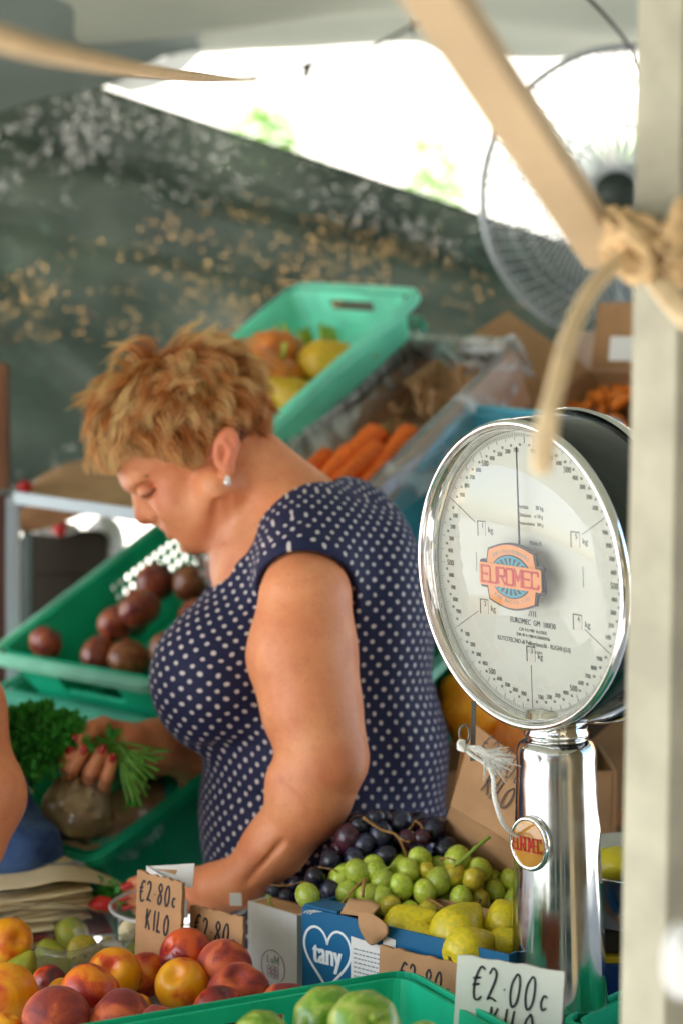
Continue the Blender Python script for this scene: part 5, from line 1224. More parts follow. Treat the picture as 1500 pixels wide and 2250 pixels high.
# ---- price cards and boxes
def card_frame(px_, py_, d_, al, tilt=0.0, roll=0.0):
    t_ = np.array([math.cos(R(al)), -math.sin(R(al)), 0]); n_ = np.array([-math.sin(R(al))*math.cos(R(tilt)), -math.cos(R(al))*math.cos(R(tilt)), math.sin(R(tilt))]); u_ = np.cross(n_, t_)
    c, s = math.cos(R(roll)), math.sin(R(roll)); t2 = t_*c + u_*s; u2 = -t_*s + u_*c
    return frame(P(px_, py_, d_), t2, u2, n_)     # origin = top-left corner, x right, y up, z out
def ragged(w_, h_, n=14, amp=.0012):
    p = [(0, 0)]
    top_ = [(w_*t, random.uniform(-amp, amp)) for t in np.linspace(0, 1, n)]; side = [(w_+random.uniform(-amp, amp)*.5, -h_*t) for t in np.linspace(0.05, 1, n)]
    return np.array((top_ + side + [(0, -h_)])[::-1])
def price_card(name, label, M, w_, h_, m, writing, th=.003, core=None):
    root = empty(name, M); tag(root, label, 'price card')
    poly = ragged(w_, h_); mb = MB(); mb.prism(poly, -th, 0); mb.build('card', m, root, smooth=False)
    if core: 
        q = MB(); q.prism(poly*np.array([1.004, 1.004]) + [0, -.0002], -th-.0016, -th-.0002); q.build('backing', core, root, smooth=False)
    mb = MB()
    for (tx, x, y, h__, pen, drop) in writing: handwrite(mb, tx, x, y, h__, Matrix.Identity(4), pen, drop=drop)
    mb.build('writing', M_ink(), root, smooth=False); return root
k_ = 2.12/FP
price_card('price_card', 'tall brown cardboard price card reading 2.80 kilo above the nectarines', card_frame(302, 1914, 2.13, 39, 2, -1), .0660, .095, M_card(), [('€2.80c', .004, -.030, .0225, .0018, -.0003), ('KILO', .014, -.060, .0225, .0018, .0)], core=M_card2())
price_card('price_card', 'second brown cardboard price card, lower and half behind the nectarines', card_frame(418, 1988, 2.12, 39, 2, 0), .0755, .075, M_card(), [('€2.80c', .006, -.034, .0250, .0018, .0004), ('KILO', .018, -.066, .0225, .0018, 0)], core=M_card2())
price_card('price_card', 'brown price card lying against the blue box, lower half hidden by the green crate', card_frame(834, 2076, 2.02, 39, 3, 0), .102, .07, M_card(), [('€2.80c', .024, -.038, .027, .0019, .0004)], core=M_card2())
price_card('price_card', 'white price card reading 2.00 kilo standing in the front green crate', card_frame(1004, 2098, 1.84, 24, 4, -1.5), .1025, .13, mat('white_card', srgb(216, 216, 206), rough=.6, var=.04, vscale=20), [('€2.00c', .015, -.037, .031, .0019, .0004), ('KILO', .032, -.072, .0290, .0020, .0)], core=mat('card_edge', srgb(150, 84, 50), rough=.9, var=.2, vscale=90))
# white folded paper behind the tall card
M = card_frame(323, 1902, 2.17, 39, 3); root = empty('folded_card', M); tag(root, 'white folded card strip sticking up behind the tall brown price card', 'card')
mb = MB(); mb.add([(0, 0, 0), (.045, -.012, .002), (.045, -.03, .002), (0, -.02, 0)], [(0, 3, 2, 1)]); mb.build('front_fold', M_wht(), root, smooth=False, thick=.0012)
mb = MB(); mb.add([(.0, -.001, -.002), (.052, .008, -.02), (.052, -.018, -.018), (0, -.02, -.003)], [(0, 3, 2, 1)]); mb.build('back_fold', M_wht(), root, smooth=False, thick=.0012)
mb = MB(); mb.add([(.005, -.003, -.0035), (.034, -.001, -.0125), (.03, -.013, -.0118)], [(0, 2, 1)]); mb.build('torn_patch', M_card(), root, smooth=False, thick=.001)
# small white tabs
for px_, py_, w_, h_, d_, lb in ((505, 1990, .016, .016, 2.2, 'small white paper tab at the rim of the clear tub'), (394, 2018, .011, .022, 2.16, 'small white paper tab between the two brown price cards')):
    o = MB(); o.prism([(0, 0), (w_, .002), (w_*.95, h_), (0, h_*.9)], -.001, 0, card_frame(px_, py_, d_, 30)); tag(o.build('paper_tab', M_wht(), smooth=False), lb, 'paper')
# clear tub
root = empty('clear_tub', loc=P(395, 1992, 2.27)*[1, 1, 0]+[0, 0, .952]); tag(root, 'wide clear plastic tub behind the brown price cards', 'tub')
zt = P(395, 1990, 2.27)[2]-.952; mb = MB(); mb.lathe([(0, .001), (.062, .001), (.066, .006), (.073, zt-.01), (.076, zt-.004), (.080, zt), (.0795, zt+.003), (.0745, zt+.002)], 64); mb.build('body', m_pun, root)
mb = MB(); mb.tube([(.0785*math.cos(a), .0785*math.sin(a), zt+.001) for a in np.linspace(0, 2*np.pi, 64, endpoint=False)], .0022, 8, closed=True); mb.build('rim', mat('rim_plastic', (.85, .87, .88), rough=.15, var=0, alpha=.55, spec=.9), root)
lump('butter_pat', 'cream block with a blue mark inside the clear tub', P(282, 2045, 2.215), (.010, .01, .012), mat('cream_wax', srgb(226, 214, 170), rough=.5, var=.05), 'butter', 3)
# white box with stamp
def obox(name, label, M, w_, dpt, h_, m, inner, cat='box', flap=True):
    root = empty(name, M); tag(root, label, cat); t = .003
    q = MB(); q.box((0, -h_, -t), (w_, 0, 0)); q.build('front_panel', m, root, smooth=False)
    q = MB(); q.box((w_-t, -h_, -dpt), (w_, -.0005, -t-.0002)); q.build('side_panel', m, root, smooth=False)
    q = MB(); q.box((0, -h_, -dpt), (t, -.0005, -t-.0002)); q.build('side_panel', m, root, smooth=False)
    q = MB(); q.box((t+.0002, -h_, -dpt), (w_-t-.0002, -.001, -dpt+t)); q.build('back_panel', inner, root, smooth=False)
    q = MB(); q.box((t+.0002, -h_, -dpt+t+.0002), (w_-t-.0002, -h_+t, -t-.0002)); q.build('bottom_panel', inner, root, smooth=False)
    return root
wb = obox('white_box', 'small white cardboard box with a round purple stamp, left of the blue box', card_frame(545, 1980, 2.19, 45), .078, .035, .095, M_wht(), M_card())
mb = MB(); mb.box((.004, -.004, -.034), (.075, -.001, -.0035)); mb.build('inner_flap', M_card(), wb, smooth=False)
m_st = mat('purple_stamp', srgb(168, 110, 150), rough=.6, var=0); mb = MB()
cxs, cys, rs = .0405, -.0650, .0185
ribbon(mb, [(cxs+rs*math.cos(t), cys+rs*math.sin(t)) for t in np.linspace(0, 2*np.pi, 30)], .0006, Matrix.Identity(4), .0003)
for i in range(3):
    for j in range(3):
        ribbon(mb, [(cxs-.006+i*.006+.0028*math.cos(t), cys-.010+j*.0045+.002*math.sin(t)) for t in np.linspace(0, 2*np.pi, 9)], .0004, Matrix.Identity(4), .0003)
mb.build('stamp', m_st, wb, smooth=False)
mb = MB(); ribbon(mb, [(cxs-.008, cys+.012), (cxs-.009, cys+.005), (cxs-.005, cys+.004)], .0007, Matrix.Identity(4), .0003); ribbon(mb, [(cxs-.003, cys+.009), (cxs-.001, cys+.004), (cxs+.001, cys+.009)], .0006, Matrix.Identity(4), .0003); ribbon(mb, [(cxs+.003, cys+.003), (cxs+.003, cys+.013), (cxs+.006, cys+.007), (cxs+.009, cys+.013), (cxs+.009, cys+.003)], .0006, Matrix.Identity(4), .0003)
mb.build('stamp_letters', mat('grey_green_ink', srgb(130, 150, 130), rough=.6, var=0), wb, smooth=False)
# blue box
m_bx = mat('blue_box', srgb(14, 96, 142), rough=.42, var=.05, vscale=10)
MBX = card_frame(664, 1992, 2.10, 39); bb = obox('blue_box', 'open blue fruit box with a white heart logo, holding yellow pears', MBX, .262, .12, .105, m_bx, M_card())
m_wp = mat('white_print', srgb(226, 232, 234), rough=.5, var=0); mb = MB()
hx, hy, hs = .0345, -.0465, .0280
def heart(t, s): return (s*(16*math.sin(t)**3)/16, s*(13*math.cos(t)-5*math.cos(2*t)-2*math.cos(3*t)-math.cos(4*t))/15)
hp = [(hx+heart(t, hs)[0]*1.12, hy+heart(t, hs)[1]*1.28) for t in np.linspace(0, 2*np.pi, 60)]
ribbon(mb, hp, .0026, Matrix.Identity(4), .0002); mb.build('heart_outline', m_wp, bb, smooth=False)
v, f = text_mesh('tany', .0340, Tm(hx, hy+.001, .0006, 0), .0004, sx=.66); mb = MB(); mb.add(v, f)
for dx in (-.0011, -.0006, .0006, .0011): v, f = text_mesh('tany', .0340, Tm(hx+dx, hy+.001, .00055+dx*.05), .0003, sx=.66); mb.add(v, f)
mb.build('logo_lettering', m_wp, bb, smooth=False)
mb = MB(); mb.prism([(.066, -.10), (.140, -.10), (.140, -.0240), (.066, -.0190)][::1], .0002, .0008); lb_ = mb.build('label_sticker', M_wht(), bb, smooth=False)
mb = MB()
for i in range(14):
    y = -.032-i*.0048; x0_ = .070; L_ = random.uniform(.03, .056)
    x = x0_
    while x < x0_+L_: w_ = random.uniform(.002, .006); mb.prism([(x, y), (x+w_, y), (x+w_, y+.0014), (x, y+.0014)], .0009, .0011); x += w_+.0012
mb.build('fine_print', mat('label_print', srgb(130, 140, 150), rough=.7, var=0), lb_, smooth=False)
mb = MB(); mb.prism([(.108, -.024), (.124, -.027), (.124, -.012), (.108, -.010)], .0002, .0008); mb.build('white_sticker', M_wht(), bb, smooth=False)
mb = MB(); G = np.array([[(.080, .010, .006), (.100, .013, .009), (.122, .006, .012)], [(.084, -.004, .009), (.104, -.002, .012), (.122, -.004, .011)], [(.092, -.018, .007), (.100, -.020, .008), (.108, -.014, .006)]], float); mb.grid(bilin(G, 6, 6)); mb.build('torn_flap', M_card(), bb, thick=.002)
mb = MB(); G = np.array([[(.048, .000, -.005), (.075, .002, -.006), (.085, .000, -.004)], [(.046, .012, -.022), (.075, .014, -.024), (.088, .012, -.02)]], float); mb.grid(bilin(G, 4, 6)); mb.build('cardboard_flap', M_card(), bb, thick=.002)
mb = MB(); mb.box((.002, .0005, -.030), (.046, .003, -.001)); mb.build('corner_flap', m_bx, bb, smooth=False)
mb = MB(); 
for dx in (0, .004, .008): ribbon(mb, [(.024+dx, -.026), (.022+dx, -.018), (.027+dx, -.010)], .0016, Matrix.Rotation(R(-90), 4, 'X') @ Matrix.Rotation(0, 4, 'Z'), .0032)
mb.build('flap_print', m_wp, bb, smooth=False)
mb = MB(); block(mb, 'ETOM', .190, -.0085, .022, .005, .001, .0002, .0006, Matrix.Identity(4)); 
# yellow pears in the blue box
m_q = mat('quince_yellow', srgb(226, 200, 24), rough=.42, var=0, col2=srgb(190, 178, 40), vscale=4.5, bump=.25, bscale=7, coat=.1, rvar=.15, detail=10)
mkq = mk_pear(m_q, 'yellow_pear')
for px_, py_, d_, r_, rot_, lb in [(905, 2036, 2.06, 58, (.6, .9, .3), 'yellow pear at the left end of the blue box'), (925, 2062, 2.04, 44, (1.4, .5, .6), 'yellow pear lower down touching the blue rim'), (1010, 2040, 2.03, 66, (1.05, .25, 2.3), 'large yellow pear in the middle of the blue box'), (1036, 2084, 1.985, 58, (1.35, .35, 2.1), 'pale yellow pear in front, just over the box rim'),
    (1108, 2020, 2.04, 52, (-1.15, .2, .3), 'yellow pear showing its dark blossom end beside the chrome column'), (1112, 2072, 2.0, 40, (1, .2, 1), 'small yellow pear wedged at the foot of the chrome column')]:
    place('quince', mkq, P(px_, py_, d_), r_*d_/FP, rot_, lb, 'pear', 'yellow pears in the blue box')

# ---- grapes
m_gd = mat('dark_grape', srgb(22, 22, 36), rough=.28, var=0, col2=srgb(40, 44, 64), vscale=1.6, coat=.15, rndhue=.5, rvar=.22)
m_gp = mat('purple_grape', srgb(84, 36, 48), rough=.25, var=0, col2=srgb(44, 30, 48), vscale=1.6, coat=.2)
m_gg = mat('green_grape', srgb(156, 184, 44), rough=.3, var=0, col2=srgb(196, 204, 90), vscale=3.5, sss=.25, coat=.1, rndhue=.25, bump=.12, bscale=5, rvar=.15)
m_gy = mat('amber_grape', srgb(206, 190, 56), rough=.3, var=0, col2=srgb(160, 146, 48), vscale=2, sss=.35, coat=.1, rndhue=.15)
def gr_fn(u_, p): return np.sin(p)*np.cos(u_), np.sin(p)*np.sin(u_), -np.cos(p)*1.16
GM = {}
def grape_mesh(k, m):
    if k not in GM:
        o = solid(gr_fn, m, 'grape', 20, 13); GM[k] = o.data; bpy.data.objects.remove(o)
    return GM[k]
m_stm = mat('grape_stem', srgb(150, 110, 60), rough=.7, var=.2, vscale=60); m_stg = mat('green_stem', srgb(140, 160, 60), rough=.6, var=.15, vscale=40)
def bunch(name, label, poly, d0, slope, n, rr, kinds, stems, layers=2, group=None, fixed=()):
    """grapes packed inside an outline, nearer ones lower down"""
    c = np.mean(poly, 0); root = empty(name, loc=P(c[0], c[1], d0)); tag(root, label, 'grapes', group); inv = np.array(root.location)
    poly = np.array(poly, float)
    def inside(x, y):
        k = False; j = len(poly)-1
        for i in range(len(poly)):
            if (poly[i][1] > y) != (poly[j][1] > y) and x < (poly[j][0]-poly[i][0])*(y-poly[i][1])/(poly[j][1]-poly[i][1])+poly[i][0]: k = not k
            j = i
        return k
    pts = []
    cnt = 0
    for (x, y, r_, k) in fixed:
        d = d0 - slope*(y-poly[:, 1].min()) - .012; pts.append((P(x, y, d), r_*d/FP, k))
    tries = 0
    while len(pts) < n and tries < 60000:
        tries += 1; x = random.uniform(poly[:, 0].min(), poly[:, 0].max()); y = random.uniform(poly[:, 1].min(), poly[:, 1].max())
        if not inside(x, y): continue
        lay = random.choice(range(layers)); d = d0 - slope*(y-poly[:, 1].min()) + lay*.020 + random.uniform(-.005, .005); r_ = random.uniform(*rr)*d/FP; p = P(x, y, d)
        if all(np.linalg.norm(p-q[0]) > (r_+q[1])*.93 for q in pts): pts.append((p, r_, random.choice(kinds)))
    for p, r_, k in pts:
        me = grape_mesh(*{'d': ('d', m_gd), 'p': ('p', m_gp), 'g': ('g', m_gg), 'y': ('y', m_gy)}[k]); o = bpy.data.objects.new('grape', me); link(o, root); o.location = V(p-inv); o.scale = (r_,)*3
        o.rotation_euler = (random.uniform(-.9, .9), random.uniform(-.9, .9), random.uniform(0, 6))
    for pth_, r_, m in stems:
        q = MB(); pp = smooth_path([P(x, y, d)-inv for x, y, d in pth_], 6); q.tube(pp, np.linspace(r_[0], r_[1], len(pp)) + .0004*np.sin(np.arange(len(pp))*2.1), 7); q.build('stem', m, root)
    return root
bunch('grape_bunch', 'dark blue grape bunch heaped highest against the polka dot dress', [(745, 1870), (752, 1815), (800, 1788), (850, 1800), (900, 1810), (960, 1808), (1005, 1850), (1000, 1880), (960, 1895), (900, 1905), (840, 1925), (790, 1900), (760, 1890)], 2.225, .00035, 62, (24, 30), 'dddddpd',
      [([(797, 1796, 2.19), (835, 1822, 2.185), (868, 1834, 2.18), (885, 1862, 2.18), (893, 1884, 2.18)], (.0018, .0013), m_stm), ([(868, 1834, 2.18), (880, 1845, 2.175), (900, 1850, 2.175)], (.0016, .001), m_stm), ([(911, 1803, 2.20), (925, 1815, 2.195), (926, 1833, 2.195)], (.0014, .001), m_stm), ([(911, 1803, 2.20), (902, 1818, 2.195), (890, 1828, 2.195)], (.001, .0007), m_stm), ([(926, 1820, 2.2), (945, 1825, 2.2), (950, 1835, 2.2)], (.001, .0007), m_stm)], 3, 'grape bunches on the fruit box',
      fixed=[(788, 1816, 25, 'd'), (764, 1842, 29, 'p'), (800, 1856, 25, 'd'), (779, 1885, 24, 'd'), (895, 1846, 22, 'p'), (924, 1842, 20, 'p'), (917, 1880, 24, 'd'), (845, 1882, 26, 'd'), (835, 1835, 27, 'd'), (825, 1800, 22, 'd')])
bunch('grape_bunch', 'dark grape cluster hanging lower at the woman\'s elbow side', [(700, 1900), (720, 1882), (760, 1885), (775, 1930), (745, 1965), (700, 1960), (690, 1930)], 2.19, .0003, 26, (23, 27), 'dddd', [([(700, 1905, 2.17), (735, 1912, 2.165), (745, 1920, 2.165)], (.0009, .0006), m_stm)], 2, 'grape bunches on the fruit box')
bunch('grape_bunch', 'dusty small dark grapes low behind the white box', [(595, 1962), (640, 1945), (700, 1948), (700, 1990), (650, 2000), (610, 1992)], 2.22, .0003, 30, (16, 21), 'dddd', [([(594, 1944, 2.17), (630, 1946, 2.17), (680, 1936, 2.17), (710, 1950, 2.17)], (.0009, .0007), m_stm), ([(588, 1966, 2.16), (592, 1982, 2.155), (602, 1994, 2.155)], (.0018, .0008), m_stg)], 2, 'grape bunches on the fruit box')
bunch('grape_bunch', 'big pale green grape bunch in front of the dark grapes', [(745, 1925), (770, 1908), (820, 1900), (870, 1895), (900, 1882), (960, 1880), (1010, 1885), (1055, 1910), (1058, 1950), (1020, 1985), (950, 2005), (880, 2012), (820, 1995), (770, 1975), (750, 1950)], 2.175, .00042, 92, (24, 30), 'gggggy',
      [([(1075, 1838, 2.13), (1045, 1862, 2.125), (1012, 1892, 2.12), (995, 1902, 2.12)], (.0022, .0022), m_stg), ([(800, 1931, 2.10), (797, 1955, 2.095), (796, 1972, 2.095)], (.0022, .0016), m_stm), ([(800, 1931, 2.10), (775, 1955, 2.095), (750, 1985, 2.09)], (.0012, .0008), m_stm), ([(938, 1974, 2.07), (960, 1985, 2.065), (980, 2000, 2.06)], (.0016, .0012), m_stm), ([(965, 1890, 2.13), (980, 1885, 2.125), (1000, 1892, 2.12)], (.0012, .001), m_stm), ([(845, 1910, 2.13), (868, 1898, 2.13)], (.001, .001), m_stg)], 3, 'grape bunches on the fruit box',
      fixed=[(785, 1917, 28, 'g'), (826, 1915, 24, 'g'), (840, 1938, 26, 'g'), (896, 1912, 25, 'g'), (938, 1913, 18, 'y'), (963, 1936, 29, 'g'), (992, 1923, 26, 'y'), (1038, 1932, 25, 'y'), (880, 1948, 28, 'g'), (932, 1960, 26, 'g'), (858, 1992, 24, 'y'), (835, 1972, 24, 'g'), (943, 2002, 24, 'y'), (810, 1968, 26, 'g')])
bunch('grape_bunch', 'fresh green grapes between the pears and the chrome column', [(1040, 1955), (1060, 1935), (1090, 1928), (1130, 1925), (1135, 1975), (1100, 1985), (1060, 1985)], 2.17, .0003, 22, (23, 27), 'gg', [], 2, 'grape bunches on the fruit box', fixed=[(1054, 1974, 21, 'y')])
bunch('grape_bunch', 'single plump green grape resting left of the pale bunch', [(640, 1955), (705, 1955), (705, 1990), (640, 1990)], 2.13, .0, 1, (26, 30), 'g', [], 1, 'grape bunches on the fruit box', fixed=[(676, 1968, 27, 'g')])
# hidden carton the bunches lie on
carton('fruit_carton', 'brown carton under the grape bunches behind the blue box', Matrix.Translation((-.07, 2.115, .951)), .26, .055, .055, M_card())

# ---- cardboard price flap behind the grapes
root = empty('cardboard_sign', loc=P(1060, 1800, 2.26)); tag(root, 'big leaning cardboard flap with kilo written on it, left of the chrome column', 'cardboard sign'); inv = np.array(root.location)
A = [P(1012, 1654, 2.20)-inv, P(1040, 1590, 2.21)-inv, P(1185, 1700, 2.12)-inv, P(1185, 1890, 2.10)-inv, P(990, 1771, 2.19)-inv]
mb = MB(); mb.add(A, [(0, 4, 3, 2, 1)]); mb.build('upper_flap', M_card(), root, smooth=False, thick=.003)
Bq = [P(990, 1771, 2.19)-inv, P(1185, 1890, 2.10)-inv, P(1185, 1990, 2.18)-inv, P(1100, 1950, 2.2)-inv, P(972, 1825, 2.24)-inv]
mb = MB(); mb.add(Bq, [(0, 4, 3, 2, 1)]); mb.build('lower_flap', M_card(), root, smooth=False, thick=.003)
c0 = P(1038, 1665, 2.187)-inv; xw = norm((P(1130, 1735, 2.135)-inv)-(P(1012, 1654, 2.195)-inv)); yw = norm((P(1012, 1654, 2.20)-inv)-(P(990, 1771, 2.19)-inv)); zw = norm(np.cross(xw, yw)); yw = np.cross(zw, xw)
mb = MB(); Mw = frame(P(1052, 1738, 2.165)-inv, xw, yw, zw); handwrite(mb, 'KILO', 0, 0, .026, Mw, .0014, asp=.8); Mw2 = frame(P(1040, 1668, 2.175)-inv, xw, yw, zw); handwrite(mb, '€2.80c', 0, .004, .028, Mw2, .0014); mb.build('writing', M_ink(), root, smooth=False)

# ---- pumpkin and pale gourd behind the pin
def mk_gourd2():
    o = mk_gourd(); o.data.materials[0] = mat('amber_pumpkin', srgb(255, 176, 20), rough=.4, var=0, col2=srgb(248, 146, 20), vscale=3); o.name = 'pumpkin'; return o
place('gourd2', mk_gourd2, P(1062, 1548, 2.46), .060, (1.2, .2, .4), 'large orange pumpkin between the dress and the dial', 'pumpkin')
place('gourd', mk_gourd, P(1125, 1625, 2.42), .028, (.9, .2, 2.4), 'small pale orange gourd beside the neck of the scale', 'gourd')
carton('fruit_carton', 'brown carton holding the large pumpkin behind the scale', Matrix.Translation(V(P(960, 1600, 2.44)*[1, 1, 0]+[0, 0, .70])), .22, .16, .42, M_card())

# ---- steel bowl, dark crate and blue carton right of the column
root = empty('steel_bowl', loc=P(1432, 2004, 2.12)); tag(root, 'stainless steel weighing bowl behind the column, holding a yellow slip', 'bowl')
mb = MB(); mb.lathe([(0, 0), (.085, 0), (.098, .006), (.108, .058), (.1085, .060), (.107, .060), (.096, .009), (.084, .003), (0, .003)], 72); mb.build('bowl', m_steelc, root)
lump('yellow_fruit', 'yellow fruit lying in the steel bowl', P(1362, 1902, 2.12), (.034, .03, .02), m_q, 'fruit', 1)
o = sheet('paper_slip', 'white paper slip rising from the steel bowl', [[P(1318, 1900, 2.1), P(1345, 1904, 2.1), P(1400, 1912, 2.1)], [P(1316, 1880, 2.13), P(1345, 1886, 2.13), P(1400, 1898, 2.13)]], M_wht(), 'paper', .001, 4, 4)
def solidbox(name, label, p, w_, dp, h_, m, cat, lid=None):
    root = empty(name, loc=p); tag(root, label, cat); q = MB(); q.box((0, 0, 0), (w_, dp, h_)); q.build('body', m, root, smooth=False, bevel=.002)
    if lid: q = MB(); q.box((-.002, -.002, h_+.0005), (w_+.002, dp+.002, h_+.008)); q.build('lid', lid, root, smooth=False, bevel=.001)
    return root
pb_ = P(1300, 2210, 2.03); zb2 = P(1432, 2008, 2.12)[2]
solidbox('blue_carton', 'blue carton with a yellow top edge beneath the dark crate at the right', [P(1290, 2100, 2.08)[0], 2.04, .951], .25, .12, .045, mat('royal_blue', srgb(20, 70, 140), rough=.5), 'carton', mat('yellow_edge', srgb(220, 190, 40), rough=.5))
solidbox('dark_crate', 'dark brown crate carrying the steel bowl', [P(1290, 2100, 2.08)[0], 2.045, 1.005], .25, .12, zb2-1.013-.002, m_dkbrn, 'crate')
sheet('canvas_sheet', 'creased grey green canvas hanging behind the chrome column', [[P(1170, 2050, 2.75), P(1290, 2050, 2.78), P(1420, 2060, 2.75)], [P(1170, 1850, 2.8), P(1300, 1850, 2.84), P(1420, 1850, 2.76)], [P(1170, 1700, 2.82), P(1300, 1700, 2.78), P(1420, 1700, 2.83)], [P(1170, 1560, 2.85), P(1300, 1560, 2.85), P(1430, 1540, 2.85)]], tarp_mat('olive_canvas', srgb(160, 158, 136), .15), 'canvas', .002, 14, 12)
o = MB(); o.hexa([P(1270, 1650, 2.5), P(1375, 1560, 2.5), P(1375, 1560, 2.56), P(1270, 1650, 2.56), P(1262, 1600, 2.5), P(1375, 1505, 2.5), P(1375, 1505, 2.56), P(1262, 1600, 2.56)]); tag(o.build('dark_board', mat('dark_board', srgb(52, 34, 22), rough=.6, var=.1), smooth=False), 'dark brown board slanting behind the neck of the scale', 'board')

# ---- front green crate with round courgettes
zr = 1.032; fc0 = P(892, 2137, (1.65-zr)/((2137-1125)/FP*math.cos(PITCH)+math.sin(PITCH))); h_ = .08
al = R(28); Lx = np.array([-math.cos(al), -math.sin(al), 0]); Wx = np.array([math.sin(al), -math.cos(al), 0.0])
Mfc = frame(np.array([fc0[0], fc0[1], zr-h_]), Lx, Wx, [0, 0, 1]); 
crate('green_crate', 'green plastic crate of round courgettes at the bottom edge', Mfc, .46, .30, h_, m_grn, taper=.012, lip=.008, ribs=True)
crate('green_crate', 'corner of another green crate at the foot of the scale', frame(P(1250, 2226, 1.86)*[1, 1, 0]+[0, -.0, .951], [math.cos(R(39)), -math.sin(R(39)), 0], [-math.sin(R(39)), -math.cos(R(39)), 0], [0, 0, -1]) @ Matrix.Translation((-.02, 0, -.06)) if False else frame(np.array([P(1235, 2222, 1.90)[0], P(1235, 2222, 1.90)[1], .952]), [math.cos(R(39)), -math.sin(R(39)), 0], [math.sin(R(39)), math.cos(R(39)), 0], [0, 0, 1]), .25, .16, P(1235, 2222, 1.92)[2]-.956, m_grn, taper=.01, lip=.006, ribs=False, handles=False)
def zuc_mat():
    m = fruit_mat('courgette_skin', srgb(92, 138, 30), srgb(124, 160, 46), srgb(170, 184, 90), .30, 0, 1.6, .3); return m
m_z = zuc_mat()
def zuc_fn(u_, p):
    rib = 1+.022*np.cos(u_*9)*np.sin(p); r_ = np.sin(p)**.92*rib; z = -np.cos(p)*.86 - .16*np.exp(-((math.pi-p)/.28)**2); return r_*np.cos(u_), r_*np.sin(u_), z
def mk_zuc():
    o = solid(zuc_fn, m_z, 'round_courgette', 60, 30); q = MB(); q.tube([(0, 0, .62), (.02, 0, .8), (.06, .02, .98)], [.16, .12, .14], 9); q.build('stem', m_stg, o); return o
for px_, py_, d_, r_, rot_, lb in [(575, 2286, 1.72, 66, (.9, .3, .2), 'round courgette leftmost in the front crate'), (722, 2246, 1.76, 80, (1.2, -.5, .4), 'round courgette half behind the glossy one'), (800, 2258, 1.71, 82, (.9, .15, .25), 'glossy ribbed courgette nearest the viewer'), (935, 2296, 1.70, 54, (.8, .3, 1), 'courgette top just showing left of the white price card')]:
    place('zuc', mk_zuc, P(px_, py_, d_), r_*d_/FP, rot_, lb, 'courgette', 'round courgettes in the front crate')

# ---- stack of paper bags on the side table
root = empty('paper_bag_stack', loc=P(120, 2012, 2.42)*[1, 1, 0]+[0, 0, .951]); tag(root, 'stack of cream paper bags with a loose bag on top, at the left', 'paper bags'); inv = np.array(root.location)
m_pap = mat('cream_paper', srgb(230, 214, 172), rough=.75, var=.06, vscale=14, bump=.1, bscale=60, transl=.1)
mb = MB(); mb.box((-.30, -.10, .0), (.055, .12, .006), Matrix.Rotation(R(16), 4, 'Z')); mb.build('red_tray', mat('dark_red', srgb(110, 24, 24), rough=.5), root, smooth=False)
for k in range(13):
    z = .010+k*.0033; rot_ = R(14+random.uniform(-7, 7)); G = np.zeros((6, 8, 3)); ox, oy = random.uniform(-.015, .012), random.uniform(-.012, .012)
    for i in range(6):
        for j in range(8):
            x = -.28+.31*j/7; y = -.09+.19*i/5; G[i, j] = (x+ox, y+oy, z+.004*math.sin(j*1.1+k)+.002*math.sin(i*2+k*.7))
    v = tf(Matrix.Rotation(rot_, 4, 'Z'), G.reshape(-1, 3)); q = MB(); q.grid(v.reshape(6, 8, 3)); q.build('paper_bag', m_pap, root, thick=.0014)
q = MB(); q.grid(bilin([[P(-60, 1960, 2.30)-inv, P(60, 1950, 2.31)-inv, P(150, 1935, 2.33)-inv, P(282, 1952, 2.38)-inv], [P(-60, 1920, 2.36)-inv, P(50, 1905, 2.38)-inv, P(140, 1895, 2.4)-inv, P(240, 1925, 2.42)-inv], [P(-60, 1890, 2.42)-inv, P(35, 1862, 2.42)-inv, P(80, 1850, 2.42)-inv, P(140, 1890, 2.45)-inv]], 8, 8)); q.build('loose_bag', m_pap, root, thick=.001)
q = MB(); q.grid(bilin([[P(30, 1900, 2.37)-inv, P(110, 1900, 2.38)-inv, P(190, 1900, 2.4)-inv], [P(60, 1880, 2.44)-inv, P(120, 1878, 2.44)-inv, P(180, 1885, 2.45)-inv]], 6, 6)); q.build('window_film', mat('frosted_film', srgb(190, 196, 196), rough=.3, var=.1, alpha=.7), root, thick=.0006)
sheet('plastic_film', 'crumpled translucent film on the counter left of the tub', [[P(60, 2062, 2.33), P(120, 2060, 2.33), P(190, 2058, 2.33), P(255, 2056, 2.33)], [P(60, 2030, 2.37), P(95, 2004, 2.38), P(170, 2030, 2.37), P(250, 2025, 2.38)], [P(50, 2020, 2.4), P(110, 2008, 2.41), P(190, 2012, 2.42), P(260, 2005, 2.43)]], mat('frosty_film', srgb(200, 206, 208), rough=.25, var=.1, alpha=.6, bump=.6, bscale=30), 'plastic film', .0006, 10, 10)
sheet('cream_sheet', 'cream paper lying behind the forearm near the green crate', [[P(425, 1925, 2.6), P(500, 1945, 2.6)], [P(440, 1905, 2.7), P(480, 1885, 2.75)]], m_pap, 'paper', .001, 4, 4)
o = lump('white_bag', 'white plastic bag hanging out of focus at the lower right edge', P(1500, 2112, 1.12), (.0135, .010, .021), mat('white_plastic_bag', srgb(238, 238, 236), rough=.5, var=.02, transl=.3), 'bag', 2)
